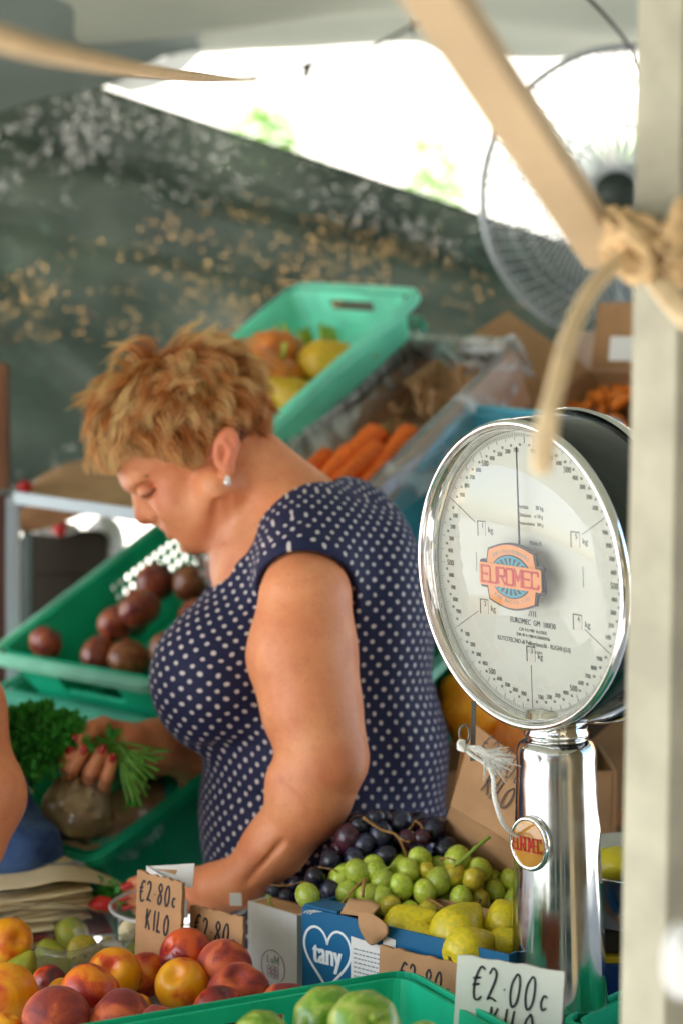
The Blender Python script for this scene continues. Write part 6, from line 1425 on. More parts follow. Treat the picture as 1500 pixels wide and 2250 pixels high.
# ================================================================ people
D0 = 2.45
def Wp(px, py, off=0.0): return P(px, py, D0 - off)
AX = lambda deg: np.array([math.cos(R(deg))*RT + math.sin(R(deg))*UP, -math.sin(R(deg))*RT + math.cos(R(deg))*UP, FW])
DEFAX[0] = AX(0)
def skin_mat():
    m = bpy.data.materials.new('skin'); m.use_nodes = True; t = m.node_tree; N = t.nodes; L = t.links; b = N['Principled BSDF']
    tc = N.new('ShaderNodeTexCoord'); n = N.new('ShaderNodeTexNoise'); n.inputs['Scale'].default_value = 18; n.inputs['Detail'].default_value = 6; L.new(tc.outputs['Object'], n.inputs[0])
    cr = N.new('ShaderNodeValToRGB'); cr.color_ramp.elements[0].position = .3; cr.color_ramp.elements[1].position = .7; cr.color_ramp.elements[0].color = (*srgb(218, 132, 88), 1); cr.color_ramp.elements[1].color = (*srgb(234, 158, 110), 1)
    L.new(n.outputs['Fac'], cr.inputs[0])
    vf = N.new('ShaderNodeTexNoise'); vf.inputs['Scale'].default_value = 330; vf.inputs['Detail'].default_value = 2; L.new(tc.outputs['Object'], vf.inputs[0])
    fr_ = N.new('ShaderNodeMapRange'); fr_.inputs['From Min'].default_value = .60; fr_.inputs['From Max'].default_value = .74; fr_.inputs['To Max'].default_value = .28; L.new(vf.outputs['Fac'], fr_.inputs[0])
    vm = N.new('ShaderNodeTexNoise'); vm.inputs['Scale'].default_value = 46; vm.inputs['Detail'].default_value = 6; vm.inputs['Roughness'].default_value = .7; L.new(tc.outputs['Object'], vm.inputs[0]); mm = N.new('ShaderNodeMapRange'); mm.inputs['From Min'].default_value = .48; mm.inputs['From Max'].default_value = .72; mm.inputs['To Max'].default_value = .30; L.new(vm.outputs['Fac'], mm.inputs[0])
    mf = N.new('ShaderNodeMix'); mf.data_type = 'RGBA'; L.new(mm.outputs[0], mf.inputs['Factor']); L.new(cr.outputs[0], mf.inputs['A']); mf.inputs['B'].default_value = (*srgb(196, 96, 70), 1)
    mg = N.new('ShaderNodeMix'); mg.data_type = 'RGBA'; L.new(fr_.outputs[0], mg.inputs['Factor']); L.new(mf.outputs['Result'], mg.inputs['A']); mg.inputs['B'].default_value = (*srgb(150, 82, 50), 1); cr = mg
    at = N.new('ShaderNodeAttribute'); at.attribute_name = 'tint'; mx = N.new('ShaderNodeMix'); mx.data_type = 'RGBA'; mx.blend_type = 'MIX'
    L.new(at.outputs['Alpha'], mx.inputs['Factor']); L.new(mg.outputs['Result'], mx.inputs['A']); L.new(at.outputs['Color'], mx.inputs['B']); L.new(mx.outputs['Result'], b.inputs['Base Color'])
    b.inputs['Roughness'].default_value = .48; b.inputs['Specular IOR Level'].default_value = .45; b.inputs['Subsurface Weight'].default_value = .12; b.inputs['Subsurface Radius'].default_value = (1, .3, .15); b.inputs['Subsurface Scale'].default_value = .004
    n2 = N.new('ShaderNodeTexNoise'); n2.inputs['Scale'].default_value = 130; n2.inputs['Detail'].default_value = 4; L.new(tc.outputs['Object'], n2.inputs[0])
    n3 = N.new('ShaderNodeTexNoise'); n3.inputs['Scale'].default_value = 26; n3.inputs['Detail'].default_value = 3; L.new(tc.outputs['Object'], n3.inputs[0]); sm = N.new('ShaderNodeMath'); sm.operation = 'MULTIPLY_ADD'; sm.inputs[1].default_value = 2.2; L.new(n3.outputs['Fac'], sm.inputs[0]); L.new(n2.outputs['Fac'], sm.inputs[2])
    bp = N.new('ShaderNodeBump'); bp.inputs['Strength'].default_value = .22; bp.inputs['Distance'].default_value = .0022; L.new(sm.outputs[0], bp.inputs['Height']); L.new(bp.outputs[0], b.inputs['Normal']); return m
m_skin = skin_mat()
m_nail = mat('red_nail', srgb(190, 26, 34), rough=.2, var=0, coat=.6)

def torso(F, k=.035, grow=0.0):
    g = grow
    F.ell(Wp(716, 1238, 0), (.084+g, .098+g, .148+g), k=k)
    F.ell(Wp(705, 1400, 0), (.126+g, .155+g, .148+g), k=k)
    for s in (1, -1):
        F.cone(Wp(575, 1300, .055*s), Wp(480, 1480, .075*s), .042+g, .064+g, k)
        F.ell(Wp(476, 1500, .068*s), (.066+g, .078+g, .074+g), k=k)
    F.ell(Wp(706, 1700, 0), (.130+g, .17+g, .156+g), k=k)
    F.ell(Wp(580, 1790, 0), (.070+g, .085+g, .115+g), k=k)
    F.ell(Wp(742, 1950, 0), (.150+g, .16+g, .180+g), k=k)
    F.ell(Wp(852, 1400, .03), (.036+g, .14+g, .09+g), k=k)
    F.ell(Wp(872, 1640, 0), (.054+g, .07+g, .12+g), k=k)
def trap(F, g=0.0, k=.03):
    for s in (1, -1):
        F.cone(Wp(640, 1120, .03*s), Wp(668, 1262, .135*s), .050+g, .052+g, k)
ARM_N = [(Wp(670, 1322, .165), .054), (Wp(664, 1440, .180), .0590), (Wp(686, 1560, .192), .0530), (Wp(712, 1664, .205), .0450), (Wp(682, 1758, .205), .0410), (Wp(606, 1858, .195), .0330), (Wp(524, 1942, .185), .0270)]
ARM_F = [(Wp(660, 1310, -.16), .052), (Wp(640, 1500, -.19), .046), (Wp(560, 1645, -.19), .042), (Wp(430, 1650, -.14), .038), (Wp(345, 1640, -.09), .0315), (Wp(282, 1634, -.055), .0235)]

lo = np.array([P(110, 1800, 2.4)[0], 2.05, .80]); hi = np.array([P(1030, 700, 2.6)[0], 2.80, P(500, 740, 2.45)[2]])
F = Field(lo, hi, .0024)
torso(F, .035, -.007); trap(F, -.012)
# neck
F.cone(Wp(638, 1137, 0), Wp(535, 1054, 0), .060, .055, .03)
F.cone(Wp(655, 1106, 0), Wp(562, 1016, 0), .042, .040, .02)
for s in (1, -1): F.cone(Wp(505, 1075, .045*s), Wp(520, 1230, .012*s), .013, .012, .02)      # neck cords
F.ell(Wp(556, 1246, 0), (.052, .068, .09), k=.03)
# cranium
F.ell(Wp(405, 935, 0), (.096, .084, .074), AX(38), k=.02)
F.ell(Wp(300, 1005, 0), (.028, .040, .052), AX(38), k=.02)
# face
F.cone(Wp(362, 1034, 0), Wp(414, 1124, 0), .048, .034, .014)
for s in (1, -1):
    F.ell(Wp(392, 1098, .034*s), (.030, .034, .022), k=.016)         # cheek
    F.cone(Wp(478, 1070, .052*s), Wp(428, 1168, .018*s), .026, .024, .018)   # jaw
    F.ell(Wp(392, 1150, .016*s), (.018, .018, .016), k=.010)
    F.cone(Wp(286, 1060, .006*s), Wp(306, 1052, .040*s), .0095, .0095, .008)  # brow
    F.ell(Wp(317, 1081, .0410*s), (.0165, .0095, .0150), AX(25), k=.006, mode='s')
F.ell(Wp(421, 1190, 0), (.0175, .0150, .022), k=.008)
F.ell(Wp(474, 1160, 0), (.040, .028, .040), AX(-5), k=.012)     # soft underside of the chin
# nose
F.cone(Wp(308, 1080, 0), Wp(316, 1124, 0), .0078, .0105, .005); F.cone(Wp(322, 1090, 0), Wp(334, 1118, 0), .013, .018, .008)
F.ell(Wp(318, 1134, 0), (.0115, .0112, .0120), k=.005)
F.cone(Wp(320, 1100, 0), Wp(350, 1118, 0), .012, .016, .010)
for s in (1, -1):
    F.ell(Wp(340, 1133, .0140*s), (.0100, .0090, .0070), k=.003)
    F.ell(Wp(336, 1147, .0100*s), (.0055, .0038, .0045), k=.001, mode='s'); F.cone(Wp(352, 1124, .018*s), Wp(350, 1140, .018*s), .0018, .0022, .003, 's')
    F.ell(Wp(325, 1079, .0318*s), (.0118, .0092, .0112), AX(20), k=.003)     # lids
    F.cone(Wp(356, 1120, .026*s), Wp(386, 1144, .037*s), .0022, .0020, .006, 's')   # fold beside the nose
    F.cone(Wp(400, 1160, .026*s), Wp(420, 1178, .026*s), .002, .0015, .005, 's')
# mouth
F.ell(Wp(368, 1148, 0), (.0110, .0110, .0210), k=.007)
F.ell(Wp(371, 1161, 0), (.0095, .0056, .0210), AX(-32), k=.002)
F.ell(Wp(381, 1177, 0), (.0100, .0066, .0190), AX(-32), k=.002)
for s in (1, -1): F.chain([(Wp(366, 1169, 0), .0024), (Wp(380, 1167, .017*s), .0024), (Wp(398, 1158, .026*s), .0022)], .0015, 's')
F.cone(Wp(388, 1194, -.018), Wp(388, 1194, .018), .0055, .0055, .005, 's')
for s in (1, -1):
    F.cone(Wp(476, 1100, .066*s), Wp(468, 1185, .048*s), .0024, .0024, .012, 's'); F.cone(Wp(500, 1100, .069*s), Wp(500, 1190, .055*s), .0024, .0024, .012, 's')
# ears
for s in (1, -1):
    F.ell(Wp(497, 985, .078*s), (.0160, .0265, .0070), AX(-12), k=.004)
    F.ell(Wp(500, 1030, .077*s), (.0095, .0120, .0060), k=.006)
    F.ell(Wp(496, 990, .0875*s), (.0115, .0205, .0075), AX(-14), k=.002, mode='s')
    F.cone(Wp(492, 968, .082*s), Wp(508, 990, .083*s), .0028, .0025, .003)
    F.cone(Wp(508, 990, .083*s), Wp(500, 1015, .082*s), .0025, .003, .003)
    F.ell(Wp(478, 1002, .080*s), (.0048, .0060, .0045), k=.003)
# arms and hands
F.chain(ARM_N, .022); F.ell(Wp(700, 1640, .20), (.038, .055, .040), k=.02); F.ell(Wp(735, 1672, .215), (.030, .032, .030), k=.015)
F.ell(Wp(660, 1748, .215), (.03, .045, .026), AX(45), k=.02)
F.chain(ARM_F, .02)
F.cone(Wp(620, 1850, .235), Wp(540, 1940, .215), .0020, .0016, .008, 's'); F.cone(Wp(600, 1690, .238), Wp(650, 1735, .252), .0015, .0015, .006, 's')
F.ell(Wp(742, 1690, .225), (.022, .020, .024), k=.012)
# far hand: fist closed round the stems
F.cone(Wp(285, 1634, -.055), Wp(240, 1630, -.070), .0230, .0240, .014)
F.cone(Wp(246, 1618, -.070), Wp(172, 1640, -.078), .0200, .0170, .010)
F.cone(Wp(250, 1650, -.075), Wp(185, 1672, -.082), .0190, .0170, .010)
FING = [([(150, 1652, -.082), (124, 1688, -.045), (134, 1672, -.020), (152, 1650, -.013)], .0094), ([(176, 1668, -.088), (150, 1710, -.046), (160, 1686, -.015), (184, 1650, -.008)], .0100),
        ([(203, 1678, -.090), (190, 1722, -.046), (202, 1694, -.013), (224, 1650, -.006)], .0098), ([(232, 1688, -.088), (227, 1736, -.047), (236, 1708, -.016), (248, 1668, -.008)], .0088)]
for pts, r_ in FING:
    F.chain([(Wp(*pts[0]), r_*1.15), (Wp(*pts[1]), r_*1.02), (Wp(*pts[2]), r_*.95), (Wp(*pts[3]), r_*.80)], .0028)
F.chain([(Wp(262, 1612, -.050), .0165), (Wp(228, 1597, -.028), .0125), (Wp(202, 1603, -.014), .0112), (Wp(178, 1620, -.008), .0088)], .005)
# near hand reaching behind the price card
F.cone(Wp(520, 1940, .185), Wp(480, 1950, .180), .0275, .0260, .012); F.cone(Wp(478, 1945, .180), Wp(415, 1942, .150), .0250, .0190, .012); F.cone(Wp(478, 1965, .175), Wp(415, 1968, .145), .0220, .0170, .012)
for i, (y0, x1, y1, x2, y2) in enumerate(((1930, 345, 1925, 290, 1942), (1945, 340, 1945, 282, 1966), (1960, 342, 1964, 290, 1985), (1975, 350, 1980, 305, 2000))):
    F.chain([(Wp(420, y0, .148-.006*i), .0105), (Wp(x1, y1, .120-.006*i), .0090), (Wp(x2, y2, .105-.005*i), .0072)], .004)
F.chain([(Wp(455, 1975, .165), .0130), (Wp(400, 1990, .175), .0105), (Wp(355, 1988, .165), .0088)], .006)
v, f = F.nets(); v = relax(v, f, 1, .5)
tint = np.zeros((len(v), 4)); tint[:, :3] = srgb(205, 120, 90)
def paint(c, r_, col, a, soft=.5):
    d = np.linalg.norm(v - c, axis=1)/r_; w_ = np.clip((1-d)/soft, 0, 1)*a; m_ = w_ > tint[:, 3]*1.0
    tint[m_, :3] = col; tint[m_, 3] = w_[m_]
pinkc = srgb(214, 106, 84); lipc = srgb(206, 112, 104); redn = srgb(200, 92, 78)
for s in (1, -1):
    paint(Wp(497, 985, .08*s), .034, pinkc, .45); paint(Wp(362, 1094, .045*s), .026, srgb(206, 112, 84), .35); paint(Wp(324, 1076, .040*s), .012, srgb(190, 108, 80), .45)
paint(Wp(312, 1134, 0), .017, redn, .55); 
for q in ((372, 1162), (384, 1174)):
    for z in (-.012, 0, .012): paint(Wp(q[0], q[1], z), .0085, lipc, .9, .4)
for pts, _ in FING: paint(Wp(*pts[1]), .014, srgb(196, 110, 92), .5); paint(Wp(*pts[2]), .014, srgb(206, 124, 104), .4)
paint(Wp(228, 1597, -.028), .02, srgb(190, 110, 96), .5); paint(Wp(738, 1690, .25), .035, srgb(190, 98, 72), .4); paint(Wp(700, 1700, .26), .03, srgb(200, 112, 84), .3)
paint(Wp(555, 1225, .02), .075, srgb(226, 176, 150), .55)
woman = fastmesh('person', v, f, m_skin, attrs={'tint': tint})
tag(woman, 'short haired blonde woman in a navy polka dot top leaning over the fruit counter', 'person')
# nails
def nail(p, dirv, nrm, w_=.0055, l_=.0085):
    x = norm(np.cross(dirv, nrm)); y = norm(dirv); z = norm(np.cross(x, y)); M = frame(p, x, y, z); q = MB(); G = np.zeros((6, 6, 3))
    for i, b in enumerate(np.linspace(-1, 1, 6)):
        for j, a in enumerate(np.linspace(-1, 1, 6)): ww = w_*(1-.25*max(0, b)**2); G[i, j] = (a*ww, b*l_, .0016-.0032*a*a)
    q.grid(G); v_ = q.v[0]; q.v[0] = tf(M, v_); q.build('fingernail', m_nail, woman, thick=.0008)
for (pts, r_), nx, ny in zip(FING, (156, 185, 224, 243), (1650, 1646, 1646, 1664)):
    a = Wp(*pts[2]); b = Wp(*pts[3]); dv = norm(b-a); nail(b + dv*r_*.30 + (-FW)*r_*.70 , dv, -FW, .0044, .0062)
a, b = Wp(202, 1603, -.014), Wp(178, 1620, -.008); nail(b + norm(b-a)*.003 + UP*.006 - FW*.004, norm(b-a), norm(UP*.6-FW*.8), .0055, .009)
for (x, y, o_) in ((284, 1945, .106), (278, 1970, .1), (286, 1990, .095)): nail(Wp(x-3, y+3, o_)-FW*.0055+UP*.003, norm(-RT-.4*UP), norm(UP*.7-FW*.7), .005, .008)
# eyelash line, brow, earring
m_lash = mat('lash', srgb(70, 40, 30), rough=.7, var=0); 
for s in (1, -1):
    q = MB(); q.tube(smooth_path([Wp(309, 1088, .0340*s), Wp(317, 1092, .0420*s), Wp(330, 1087, .0450*s), Wp(343, 1073, .0455*s)], 6), [.0011]*19, 5); q.build('eyelashes', m_lash, woman)
    q = MB()
    for k in range(70):
        t = random.random(); c_ = Wp(286+34*t, 1053-7*t+random.uniform(-3, 3), (.016+.034*t**.8)*s); q.tube([c_ - (RT*.2)*.012 + (-FW)*.0005*s, c_ + norm(RT*.8+UP*.1+(-FW)*s*.5)*.007 + (-FW)*.002*s], [.0004, .0001], 3)
    q.build('eyebrow', mat('brow_hair', srgb(150, 100, 60), rough=.7, var=.2), woman)
    q = MB(); q.tube([Wp(500+4*math.cos(t), 1052+5*math.sin(t), .083*s) for t in np.linspace(0, 2*np.pi, 10, endpoint=False)], .0013, 6, closed=True); q.lathe([(0, -.0045), (.0032, -.0035), (.0045, 0), (.0032, .0035), (0, .0045)], 14, Matrix.Translation(V(Wp(500, 1060, .085*s)))); q.build('earring', mat('pearl', (.85, .84, .8), rough=.15, var=0, coat=.6, metal=.3), woman)

# ---- the dotted top
def sculpt_top(h_):
  global F2
  F2 = Field(np.array([P(310, 1800, 2.4)[0], 2.10, .78]), np.array([P(1050, 700, 2.6)[0], 2.82, P(500, 960, 2.45)[2]]), h_)
  torso(F2, .040, .0065)
  for s in (1, -1): F2.cone(Wp(660, 1140, .045*s), Wp(668, 1262, .137*s), .050, .058, .025)
  F2.cone(Wp(770, 1150, 0), Wp(705, 1180, 0), .050, .066, .03)
  F2.ell(Wp(560, 1262, 0), (.055, .06, .09), k=.03)
  # folds under the bust and at the waist
  for s in (1, -1):
      F2.cone(Wp(430, 1655, .10*s), Wp(640, 1640, .17*s), .006, .005, .018, 's'); F2.cone(Wp(450, 1745, .10*s), Wp(690, 1760, .18*s), .004, .005, .015, 's'); F2.cone(Wp(590, 1480, .155*s), Wp(560, 1330, .13*s), .004, .003, .012, 's')
      F2.cone(Wp(820, 1180, .02*s), Wp(760, 1300, .12*s), .003, .003, .014, 's')
  # armholes and neckline
  for arm in (ARM_N, ARM_F):
      F2.chain([(arm[0][0], .0600), (arm[1][0], .062), (arm[2][0], .060)], .006, 's')
      top_ = arm[0][0]; s = 1 if arm is ARM_N else -1
      F2.ell(Wp(662, 1330, .215*s), (.062, .062, .085), k=.008, mode='s')
  F2.cone(Wp(575, 1060, .01), Wp(640, 1118, .01), .078, .0700, .006, 's')
  F2.cone(Wp(480, 1185, .02), Wp(600, 1120, .02), .060, .068, .006, 's')
  F2.chain([(Wp(526, 1198, .055), .048), (Wp(502, 1245, .062), .032), (Wp(476, 1308, .055), .012)], .004, 's')
  return F2.nets()
v, f = sculpt_top(.0035); v = relax(v, f, 3, .5)
# make it a thin garment: drop everything well inside the body so that only the outer cloth stays
# unrolled dots: arc length round the body and down it, measured from the camera-side seam
ax0 = Wp(700, 1300, 0); ax1 = Wp(735, 1850, 0)
zz = v[:, 2]; tt = (zz-ax1[2])/(ax0[2]-ax1[2]); cx_ = ax1[0]+(ax0[0]-ax1[0])*tt; cy_ = ax1[1]+(ax0[1]-ax1[1])*tt
ph = np.arctan2(v[:, 0]-cx_, -(v[:, 1]-cy_)); rad = np.hypot(v[:, 0]-cx_, v[:, 1]-cy_)
nz_, np_ = 90, 180
zi = np.clip(((zz-zz.min())/(zz.max()-zz.min())*(nz_-1)), 0, nz_-1.001); pi_ = (ph+np.pi)/(2*np.pi)*np_ 
Hs = np.zeros((nz_, np_)); Hc_ = np.zeros((nz_, np_)); a_i = np.round(zi).astype(int); b_i = np.floor(pi_).astype(int) % np_
outer = np.ones(len(v), bool)
np.add.at(Hs, (a_i, b_i), rad); np.add.at(Hc_, (a_i, b_i), 1)
T = np.where(Hc_ > 0, Hs/np.maximum(Hc_, 1), np.nan)
for _ in range(60):
    if not np.isnan(T).any(): break
    st_ = np.stack([np.roll(T, 1, 1), np.roll(T, -1, 1), np.vstack([T[1:], T[-1:]]), np.vstack([T[:1], T[:-1]])]); fillv = np.nanmean(st_, 0); T = np.where(np.isnan(T), fillv, T)
T = np.nan_to_num(T, nan=.14)
def blur(T, n, ax, wrap):
    for _ in range(n):
        if wrap: T = (np.roll(T, 1, ax)+2*T+np.roll(T, -1, ax))/4
        else: p = np.concatenate([T[:1], T, T[-1:]]); T = (p[:-2]+2*p[1:-1]+p[2:])/4
    return T
T = blur(blur(T, 5, 1, True), 4, 0, False)
dph = 2*np.pi/np_; dr = (np.roll(T, -1, 1)-np.roll(T, 1, 1))/2; ds = np.sqrt((T*dph)**2+dr**2); cs = np.cumsum(ds, 1); mid = np_//2; Su = cs-cs[:, mid:mid+1]
dzv = (zz.max()-zz.min())/(nz_-1); drz = np.gradient(T, axis=0); Sv = np.cumsum(np.sqrt(dzv**2+np.minimum(drz**2, (3*dzv)**2)), 0)
def samp(A, zi, pi_):
    i0 = np.floor(zi).astype(int); fz_ = zi-i0; j = np.clip(pi_-.5, 0, np_-1.001); j0 = np.floor(j).astype(int); fj = j-j0; i1 = np.minimum(i0+1, nz_-1); j1 = np.minimum(j0+1, np_-1)
    return (A[i0, j0]*(1-fz_)+A[i1, j0]*fz_)*(1-fj)+(A[i0, j1]*(1-fz_)+A[i1, j1]*fz_)*fj
uvs = np.stack([samp(Su, zi, pi_), samp(Sv, zi, pi_)], 1)
# even out the cloth: springs on a coarse copy of the garment, then carried over to the fine one
vc, fcq = sculpt_top(.010); vc = relax(vc, fcq, 1, .5)
from mathutils.kdtree import KDTree
kd = KDTree(len(v)); [kd.insert(Vector(p), i) for i, p in enumerate(v)]; kd.balance()
uc = uvs[[kd.find(Vector(p))[1] for p in vc]].copy()
ed = np.unique(np.sort(np.concatenate([fcq[:, [0, 1]], fcq[:, [1, 2]], fcq[:, [2, 3]], fcq[:, [3, 0]], fcq[:, [0, 2]], fcq[:, [1, 3]]]), 1), axis=0)
keepe = np.abs(uc[ed[:, 0], 0]-uc[ed[:, 1], 0]) < .08; ed = ed[keepe]; Le = np.linalg.norm(vc[ed[:, 0]]-vc[ed[:, 1]], axis=1)
cntv = np.maximum(np.bincount(ed.ravel(), minlength=len(vc)), 1)[:, None]
for _ in range(2500):
    dlt = uc[ed[:, 1]]-uc[ed[:, 0]]; ll = np.linalg.norm(dlt, axis=1)+1e-9; g = dlt*((ll-Le)/ll*.5)[:, None]
    acc = np.stack([np.bincount(ed[:, 0], g[:, i], len(vc))-np.bincount(ed[:, 1], g[:, i], len(vc)) for i in range(2)], 1); uc += 1.6*acc/cntv
kd = KDTree(len(vc)); [kd.insert(Vector(p), i) for i, p in enumerate(vc)]; kd.balance()
du_ = np.zeros_like(uvs); nrm_c = None
for i, p in enumerate(v):
    w_ = 0; a_ = np.zeros(2)
    for co, j, dd in kd.find_n(Vector(p), 6):
        # first order: coarse uv plus the offset measured in the old map
        k_ = 1/(dd*dd+1e-5); a_ += k_*uc[j]; w_ += k_
    du_[i] = a_/w_
uvs = relax(np.c_[du_, np.zeros(len(du_))], f, 6, .6)[:, :2]
def dots_mat():
    m = bpy.data.materials.new('polka_dot_cloth'); m.use_nodes = True; t = m.node_tree; N = t.nodes; L = t.links; b = N['Principled BSDF']
    tc = N.new('ShaderNodeTexCoord'); mp = N.new('ShaderNodeMapping'); mp.inputs['Rotation'].default_value = (0, 0, R(-38)); L.new(tc.outputs['UV'], mp.inputs[0]); sp = N.new('ShaderNodeSeparateXYZ'); L.new(mp.outputs[0], sp.inputs[0])
    def mth(op, a, b_=None):
        q = N.new('ShaderNodeMath'); q.operation = op
        for i, x in enumerate((a, b_)):
            if x is None: continue
            if isinstance(x, (int, float)): q.inputs[i].default_value = x
            else: L.new(x, q.inputs[i])
        return q.outputs[0]
    pitch = .0128
    fx_ = mth('SUBTRACT', mth('FRACT', mth('DIVIDE', sp.outputs[0], pitch)), .5); fy_ = mth('SUBTRACT', mth('FRACT', mth('DIVIDE', sp.outputs[1], pitch)), .5)
    d = mth('SQRT', mth('ADD', mth('MULTIPLY', fx_, fx_), mth('MULTIPLY', fy_, fy_))); mr = N.new('ShaderNodeMapRange'); mr.inputs['From Min'].default_value = .212; mr.inputs['From Max'].default_value = .180; L.new(d, mr.inputs[0])
    mx = N.new('ShaderNodeMix'); mx.data_type = 'RGBA'; mx.inputs['A'].default_value = (*srgb(6, 12, 58), 1); mx.inputs['B'].default_value = (*srgb(206, 196, 194), 1); L.new(mr.outputs[0], mx.inputs['Factor']); L.new(mx.outputs['Result'], b.inputs['Base Color'])
    b.inputs['Roughness'].default_value = .75; b.inputs['Sheen Weight'].default_value = .12; b.inputs['Sheen Roughness'].default_value = .4; b.inputs['Sheen Tint'].default_value = (.55, .6, 1, 1)
    n3 = N.new('ShaderNodeTexNoise'); n3.inputs['Scale'].default_value = 15; n3.inputs['Detail'].default_value = 3; L.new(tc.outputs['Object'], n3.inputs[0]); bp = N.new('ShaderNodeBump'); bp.inputs['Strength'].default_value = .5; bp.inputs['Distance'].default_value = .008; L.new(n3.outputs['Fac'], bp.inputs['Height']); L.new(bp.outputs[0], b.inputs['Normal'])
    return m
fastmesh('dotted_top', v, f, dots_mat(), woman, uv=uvs)
# trousers and shoes below the counter
F3 = Field((P(440, 1900, 2.45)[0], 2.15, .0), (P(1060, 1900, 2.45)[0], 2.78, .90), .010)
hp_ = Wp(742, 1990, 0)
F3.ell(hp_, (.15, .15, .165), k=.03)
for s in (1, -1):
    F3.chain([(hp_ + [0, -.085*s, -.06], .095), (np.array([hp_[0]-.02, hp_[1]-.10*s, .50]), .068), (np.array([hp_[0]+.01, hp_[1]-.10*s, .11]), .050)], .03)
v, f = F3.nets(); fastmesh('trousers', relax(v, f, 2), f, mat('navy_trousers', srgb(30, 34, 60), rough=.8, var=.1), woman)
for s in (1, -1):
    F4 = Field((hp_[0]-.22, hp_[1]-.10*s-.08, -.01), (hp_[0]+.12, hp_[1]-.10*s+.08, .14), .006); c_ = np.array([hp_[0], hp_[1]-.10*s, .045]); F4.cone(c_+[.04, 0, 0], c_+[-.14, 0, -.012], .043, .032, .01); v, f = F4.nets(); v[:, 2] = np.maximum(v[:, 2], .002); fastmesh('shoe', v, f, m_dkbrn, woman)

# ---- hair
def hair_mat():
    m = bpy.data.materials.new('blonde_hair'); m.use_nodes = True; t = m.node_tree; N = t.nodes; L = t.links; b = N['Principled BSDF']
    at = N.new('ShaderNodeAttribute'); at.attribute_name = 'tint'; L.new(at.outputs['Color'], b.inputs['Base Color']); b.inputs['Roughness'].default_value = .42; b.inputs['Specular IOR Level'].default_value = .5; b.inputs['Sheen Weight'].default_value = .15; b.inputs['Sheen Tint'].default_value = (1, .85, .6, 1)
    tr = N.new('ShaderNodeBsdfTranslucent'); L.new(at.outputs['Color'], tr.inputs[0]); mx = N.new('ShaderNodeMixShader'); mx.inputs[0].default_value = .3; L.new(b.outputs[0], mx.inputs[1]); L.new(tr.outputs[0], mx.inputs[2]); L.new(mx.outputs[0], N['Material Output'].inputs[0]); return m
rg = np.random.default_rng(11)
hc = Wp(405, 935, 0); A = AX(38); er = np.array([.096, .084, .076])
def to_px(p):
    q = p - CAM; d = q @ FW; return 750 + FP*(q @ RT)/d, 1125 - FP*(q @ UP)/d
hair_lo = [(225, 1000), (256, 1025), (300, 1000), (345, 1003), (385, 1022), (430, 1030), (452, 1010), (466, 975), (495, 950), (522, 958), (530, 1000), (565, 1015), (600, 1005), (640, 980)]
def low_y(x): return np.interp(x, [p[0] for p in hair_lo], [p[1] for p in hair_lo])
clumps = []
while len(clumps) < 720:
    d = rg.normal(size=3); d /= np.linalg.norm(d); p = hc + (d*er) @ A; x, y = to_px(p)
    if y > low_y(x) - 14: continue
    clumps.append((d, p))
crown = hc + (norm(np.array([.35, .95, 0]))*er) @ A       # whorl at the top back of the head
VV, FF, CC = [], [], []; nv = 0; NS = 8
def guide(d, p, rr_):
    x, y = to_px(p); n_ = norm((d/er) @ A)
    away = p - crown; away = away - n_*(away @ n_); dist = np.linalg.norm(p-crown); away = norm(away + 1e-6)
    front = np.clip((430-x)/190, 0, 1); topf = np.clip((900-y)/120, 0, 1); back = np.clip((x-470)/100, 0, 1)
    away = norm(away + rg.normal(size=3)*.9*np.exp(-(dist/.03)**2))
    fl = norm(away + (-RT)*.5*front*topf + (-UP)*.55*(1-topf) + UP*.25*front*topf); fl = norm(fl - n_*(fl @ n_)*.9)
    ln = .042 + .030*front + .008*topf*(1-back) - .010*back
    lift = .45*topf + .20*front + .28
    nearlow = np.clip((low_y(x) - y)/90, .25, 1)
    ln *= (.40+.60*nearlow) if x > 300 else (.8+.2*nearlow)
    q0 = Vector(p*30); sw = np.array([noise.noise(q0), noise.noise(q0+Vector((9, 3, 1))), noise.noise(q0+Vector((2, 7, 5)))])
    bend = rg.normal(size=3)*.30 + sw*1.3; curl = rg.uniform(-1, 1); side = norm(np.cross(n_, fl)); wf = rg.uniform(4.5, 8.5); wph = rg.uniform(0, 6.28)
    pts = [p]; dirv = norm(fl*.55 + n_*(lift+.45) + bend*.5)
    st_ = ln/NS*1.25
    for k in range(NS):
        t = k/NS
        dirv = norm(dirv + fl*.24 - n_*(.26*(1-topf*.45)) + (-UP)*.05*(1+1.0*front*(1-topf)) + bend*.16 + side*(curl*.20 + .38*math.sin(wf*t+wph)) + n_*(.34*math.sin(wf*t*.8+wph*1.3)*(1+back)) + n_*.22*t*t*topf)
        pts.append(pts[-1]+dirv*st_)
    return np.array(pts)
G_ = []
for d, p in clumps: G_.append(guide(d, p, rg))
cd_ = np.array([c[0] for c in clumps])
tri = np.array([0, 2*np.pi/3, 4*np.pi/3])
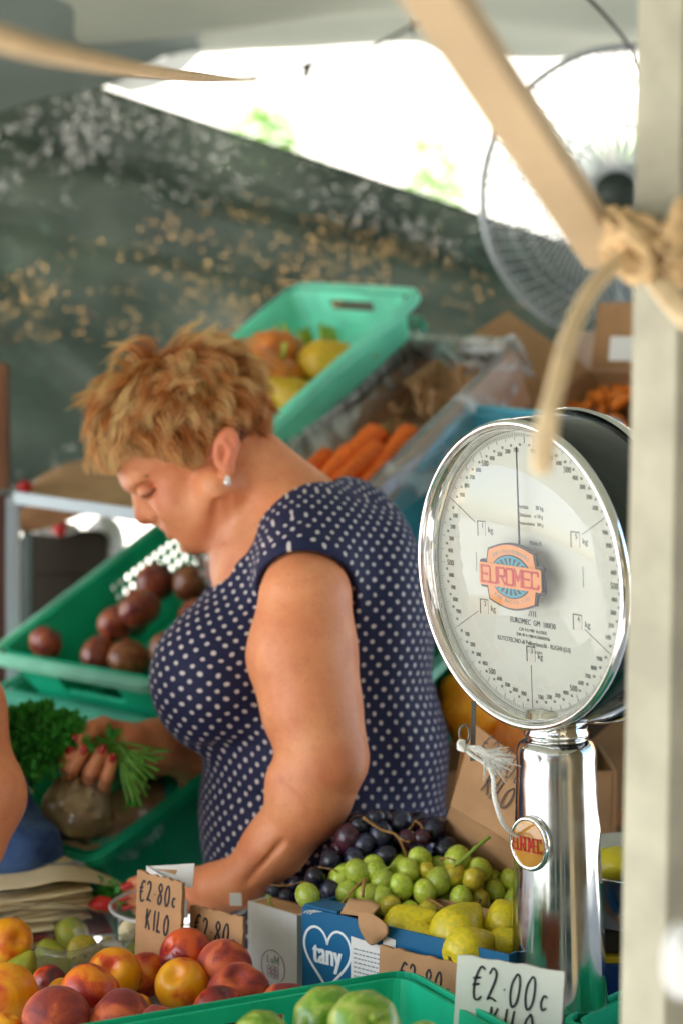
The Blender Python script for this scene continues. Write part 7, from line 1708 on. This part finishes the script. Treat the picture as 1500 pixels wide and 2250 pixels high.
for ci in range(len(clumps)):
    d, p = clumps[ci]; g = G_[ci]; x, y = to_px(p)
    front = np.clip((420-x)/180, 0, 1); topf = np.clip((900-y)/130, 0, 1)
    base_t = rg.uniform(0, 1)
    for s in range(32):
        dd = norm(d + rg.normal(size=3)*.085); pp = hc + (dd*er*.985) @ A
        t = np.linspace(0, 1, NS+1)[:, None]; clf = .22+.40*t
        own = pp + (g-g[0]) + rg.normal(size=3)*.0050*t + rg.normal(size=3)*.0012
        q = own*(1-clf) + (g + rg.normal(size=3)*.0022)*clf
        keep = int(NS*rg.uniform(.72, 1.0))+1; q = q[:keep+1]
        # push strands out of the skull
        l = (q-hc) @ A.T/er; rn = np.linalg.norm(l, axis=1); mn = rn < 1.02; q[mn] = hc + ((l[mn]/rn[mn][:, None]*1.02)*er) @ A
        qx, qy = 750 + FP*((q-CAM) @ RT)/((q-CAM) @ FW), 1125 - FP*((q-CAM) @ UP)/((q-CAM) @ FW); lim = np.where(qx < 262, 1046, low_y(qx) + rg.uniform(-8, 14))
        bad = np.nonzero(qy > lim)[0]
        if len(bad): q = q[:max(bad[0], 2)]
        if len(q) < 3: continue
        m_ = len(q); tan = np.gradient(q, axis=0); tan /= np.linalg.norm(tan, axis=1)[:, None]+1e-9; a1 = np.cross(tan, UP); a1 /= np.linalg.norm(a1, axis=1)[:, None]+1e-9; a2 = np.cross(tan, a1)
        r_ = np.linspace(.00050, .00012, m_)[:, None]
        vs = np.stack([q + r_*(math.cos(a)*a1+math.sin(a)*a2) for a in tri], 1).reshape(-1, 3)
        VV.append(vs); ids = np.arange(m_-1)[:, None]*3
        for k in range(3): FF.append(nv + np.c_[ids+k, ids+(k+1) % 3, ids+3+(k+1) % 3, ids+3+k])
        nv += len(vs)
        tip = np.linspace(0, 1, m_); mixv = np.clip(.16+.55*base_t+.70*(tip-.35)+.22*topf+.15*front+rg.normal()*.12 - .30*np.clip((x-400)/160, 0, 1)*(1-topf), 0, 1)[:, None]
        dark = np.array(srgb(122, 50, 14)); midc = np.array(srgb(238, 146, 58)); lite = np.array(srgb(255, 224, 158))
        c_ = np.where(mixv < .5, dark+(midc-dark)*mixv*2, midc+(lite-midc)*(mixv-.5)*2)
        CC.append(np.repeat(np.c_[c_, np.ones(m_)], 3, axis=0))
VV = np.concatenate(VV); FF = np.concatenate(FF); CC = np.concatenate(CC)
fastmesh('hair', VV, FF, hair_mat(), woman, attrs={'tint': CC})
Fh = Field(hc-.14, hc+.14, .004); Fh.ell(hc, er*1.045, A, k=0); vv, ff = Fh.nets()
xs_, ys_ = to_px(vv.T) if False else (750 + FP*((vv-CAM) @ RT)/((vv-CAM) @ FW), 1125 - FP*((vv-CAM) @ UP)/((vv-CAM) @ FW))
kp = ys_ < low_y(xs_)-8; ff = ff[kp[ff].all(1)]
fastmesh('scalp', vv, ff, mat('hair_root', srgb(120, 70, 34), rough=.7, var=.2, vscale=60), woman)

# ---- parsley in the far hand
m_par = mat('parsley_leaf', srgb(70, 160, 56), rough=.45, var=.3, vscale=40, transl=.4); m_pst = mat('parsley_stem', srgb(104, 160, 60), rough=.4, var=.1, vscale=40)
root = empty('parsley_bunch', loc=Wp(200, 1640, -.02)); tag(root, 'bunch of curly parsley with long stems gripped in the woman\'s hand', 'parsley'); inv = np.array(root.location)
q = MB()
for k in range(3000):
    while True:
        a = rg.normal(size=3); a /= np.linalg.norm(a); rr_ = rg.uniform(.25, 1)**.5; x = 82+a[0]*112*rr_; y = 1622+a[1]*86*rr_
        if (x-82)**2/112**2+(y-1622)**2/86**2 < .55+.45*noise.noise(Vector((x*.03, y*.03, 2)))*1.6+.2: break
    c_ = Wp(x, y, -.035+a[2]*.045*rr_)-inv; s_ = rg.uniform(.003, .0065); u1 = norm(rg.normal(size=3)); u2 = norm(np.cross(u1, rg.normal(size=3))); n_ = np.cross(u1, u2)
    pts = []
    for j in range(9): t = j/9*2*np.pi; r_ = s_*(1+.38*math.cos(3*t)); pts.append(c_+u1*r_*math.cos(t)+u2*r_*math.sin(t)+n_*s_*.4*math.cos(3*t+1))
    q.add([c_]+pts, [(0, 1+j, 1+(j+1) % 9) for j in range(9)])
for (cx0, cy0, n0, sp_) in ((166, 1590, 100, 11), (250, 1615, 26, 9), (200, 1632, 26, 10), (290, 1765, 14, 8), (70, 1690, 220, 24)):
    for k in range(n0):
        c_ = Wp(cx0+rg.normal()*sp_, cy0+rg.normal()*sp_*.8, .004+rg.normal()*.008)-inv; s_ = rg.uniform(.003, .006); u1 = norm(rg.normal(size=3)); u2 = norm(np.cross(u1, rg.normal(size=3)))
        q.add([c_-u1*s_, c_+u2*s_*.7, c_+u1*s_, c_-u2*s_*.7], [(0, 1, 2, 3)])
q.build('leaves', m_par, root, smooth=False)
for k in range(26):
    y1 = 1648+125*rg.uniform(0, 1)**1.3; x1 = rg.uniform(330, 378)-(y1-1648)*.48; a0 = rg.uniform(1630, 1672); q = MB(); m_ = rg.uniform(-8, 8)
    pts = smooth_path([Wp(110+rg.uniform(-30, 30), 1630+rg.uniform(-40, 30), -.04)-inv, Wp(190, 1640+m_*.7, -.03)-inv, Wp(258, a0, -.022+rg.uniform(-.01, .012))-inv, Wp((258+x1)/2, (a0+y1)/2+rg.uniform(-6, 6), -.01)-inv, Wp(x1, y1, rg.uniform(-.02, .02))-inv], 5)
    q.tube(pts, rg.uniform(.0010, .0019), 6); q.build('stem', m_pst, root)
root2 = empty('parsley_sprig', loc=Wp(245, 1965, .09)); tag(root2, 'small parsley sprig under the woman\'s nearer fingertips', 'parsley'); inv = np.array(root2.location); q = MB()
for k in range(160):
    c_ = Wp(248+rg.normal()*16, 1962+rg.normal()*12, .085+rg.normal()*.008)-inv; s_ = rg.uniform(.003, .006); u1 = norm(rg.normal(size=3)); u2 = norm(np.cross(u1, rg.normal(size=3))); q.add([c_-u1*s_, c_+u2*s_*.7, c_+u1*s_, c_-u2*s_*.7], [(0, 1, 2, 3)])
q.build('leaves', m_par, root2, smooth=False)
q = MB(); q.tube([Wp(255, 1966, .085)-inv, Wp(330, 1975, .1)-inv], .0015, 6); q.build('stem', m_pst, root2)
lump('red_radish', 'red radish lying beside the paper bags near the fingertips', Wp(226, 1988, .10), (.016, .012, .010), m_red, 'radish', 3)

DEFAX[0] = np.eye(3)
# ---- second person, only an elbow and a blue garment in the picture
F5 = Field((-.86, 2.0, .55), (P(80, 1700, 2.2)[0], 2.7, 1.80), .006)
C_ = lambda px, py, d: P(px, py, d)
sh = C_(-235, 1330, 2.30); 
F5.chain([(sh, .056), (C_(-95, 1560, 2.24), .052), (C_(-44, 1745, 2.20), .0445), (C_(-75, 1850, 2.18), .040), (C_(-190, 1940, 2.14), .033), (C_(-270, 1985, 2.12), .026)], .02)
F5.ell(C_(-38, 1755, 2.20), (.043, .056, .043), k=.02)
tc_ = C_(-330, 1500, 2.42)
F5.chain([(tc_+[0, 0, .16], .12), (tc_, .13), (tc_+[-.0, 0, -.30], .135)], .05)
F5.chain([(tc_+[.02, 0, .22], .06), (tc_+[.06, -.02, .33], .052)], .03)
hd = tc_+[.08, -.03, .42]; F5.ell(hd, (.095, .075, .11), k=.02); F5.cone(hd+[.085, -.01, -.01], hd+[.10, -.012, -.03], .012, .014, .01); F5.cone(hd+[.05, -.01, -.08], hd+[.07, -.01, -.09], .03, .025, .02)
F5.chain([(C_(-270, 1985, 2.12), .026), (C_(-320, 2000, 2.11), .026)], .01)
for i in range(4): F5.chain([(C_(-318, 1985+i*12, 2.11+.01*i), .010), (C_(-352, 1990+i*12, 2.11+.01*i), .009), (C_(-375, 2004+i*12, 2.11+.01*i), .0075)], .004)
F5.chain([(C_(-290, 1975, 2.10), .012), (C_(-318, 1962, 2.09), .010)], .005)
v, f = F5.nets(); v = relax(v, f, 2); tint = np.zeros((len(v), 4))
cust = fastmesh('person', v, f, m_skin, attrs={'tint': tint}); tag(cust, 'second person at the left edge, only a bare elbow and blue denim in view', 'person')
F6 = Field((-1.0, 2.0, .0), (P(150, 1700, 2.45)[0], 2.85, 1.6), .012)
F6.chain([(tc_+[0, 0, .14], .135), (tc_, .145), (tc_+[0, 0, -.30], .15)], .05)
F6.chain([(C_(-120, 1700, 2.42), .05), (C_(20, 1800, 2.42), .035), (C_(62, 1850, 2.40), .025), (C_(40, 1960, 2.44), .03)], .03)
F6.ell(C_(-60, 1900, 2.44), (.11, .09, .07), k=.04)
F6.chain([(tc_+[0, -.06, -.35], .10), (np.array([tc_[0], tc_[1]-.08, .5]), .075), (np.array([tc_[0], tc_[1]-.08, .06]), .055)], .03); F6.chain([(tc_+[0, .06, -.35], .10), (np.array([tc_[0], tc_[1]+.08, .5]), .075), (np.array([tc_[0], tc_[1]+.08, .06]), .055)], .03)
v, f = F6.nets(); v = relax(v, f, 2); v = v + np.array([[.016*noise.noise(Vector((p[0]*16, p[1]*16, p[2]*30)))]*3 for p in v])
fastmesh('denim_dress', v, f, mat('denim', srgb(34, 62, 118), rough=.85, var=0, col2=srgb(84, 120, 172), vscale=24, bump=.3, bscale=200), cust)
Fh2 = Field(hd-.16, hd+.16, .006); Fh2.ell(hd+[-.012, 0, .02], (.102, .085, .11), k=0); Fh2.ell(hd+[.09, 0, -.05], (.09, .12, .09), k=.02, mode='s'); v, f = Fh2.nets(); fastmesh('hair', v, f, mat('brown_hair', srgb(80, 54, 36), rough=.6, var=.3, vscale=60, bump=.8, bscale=90), cust)
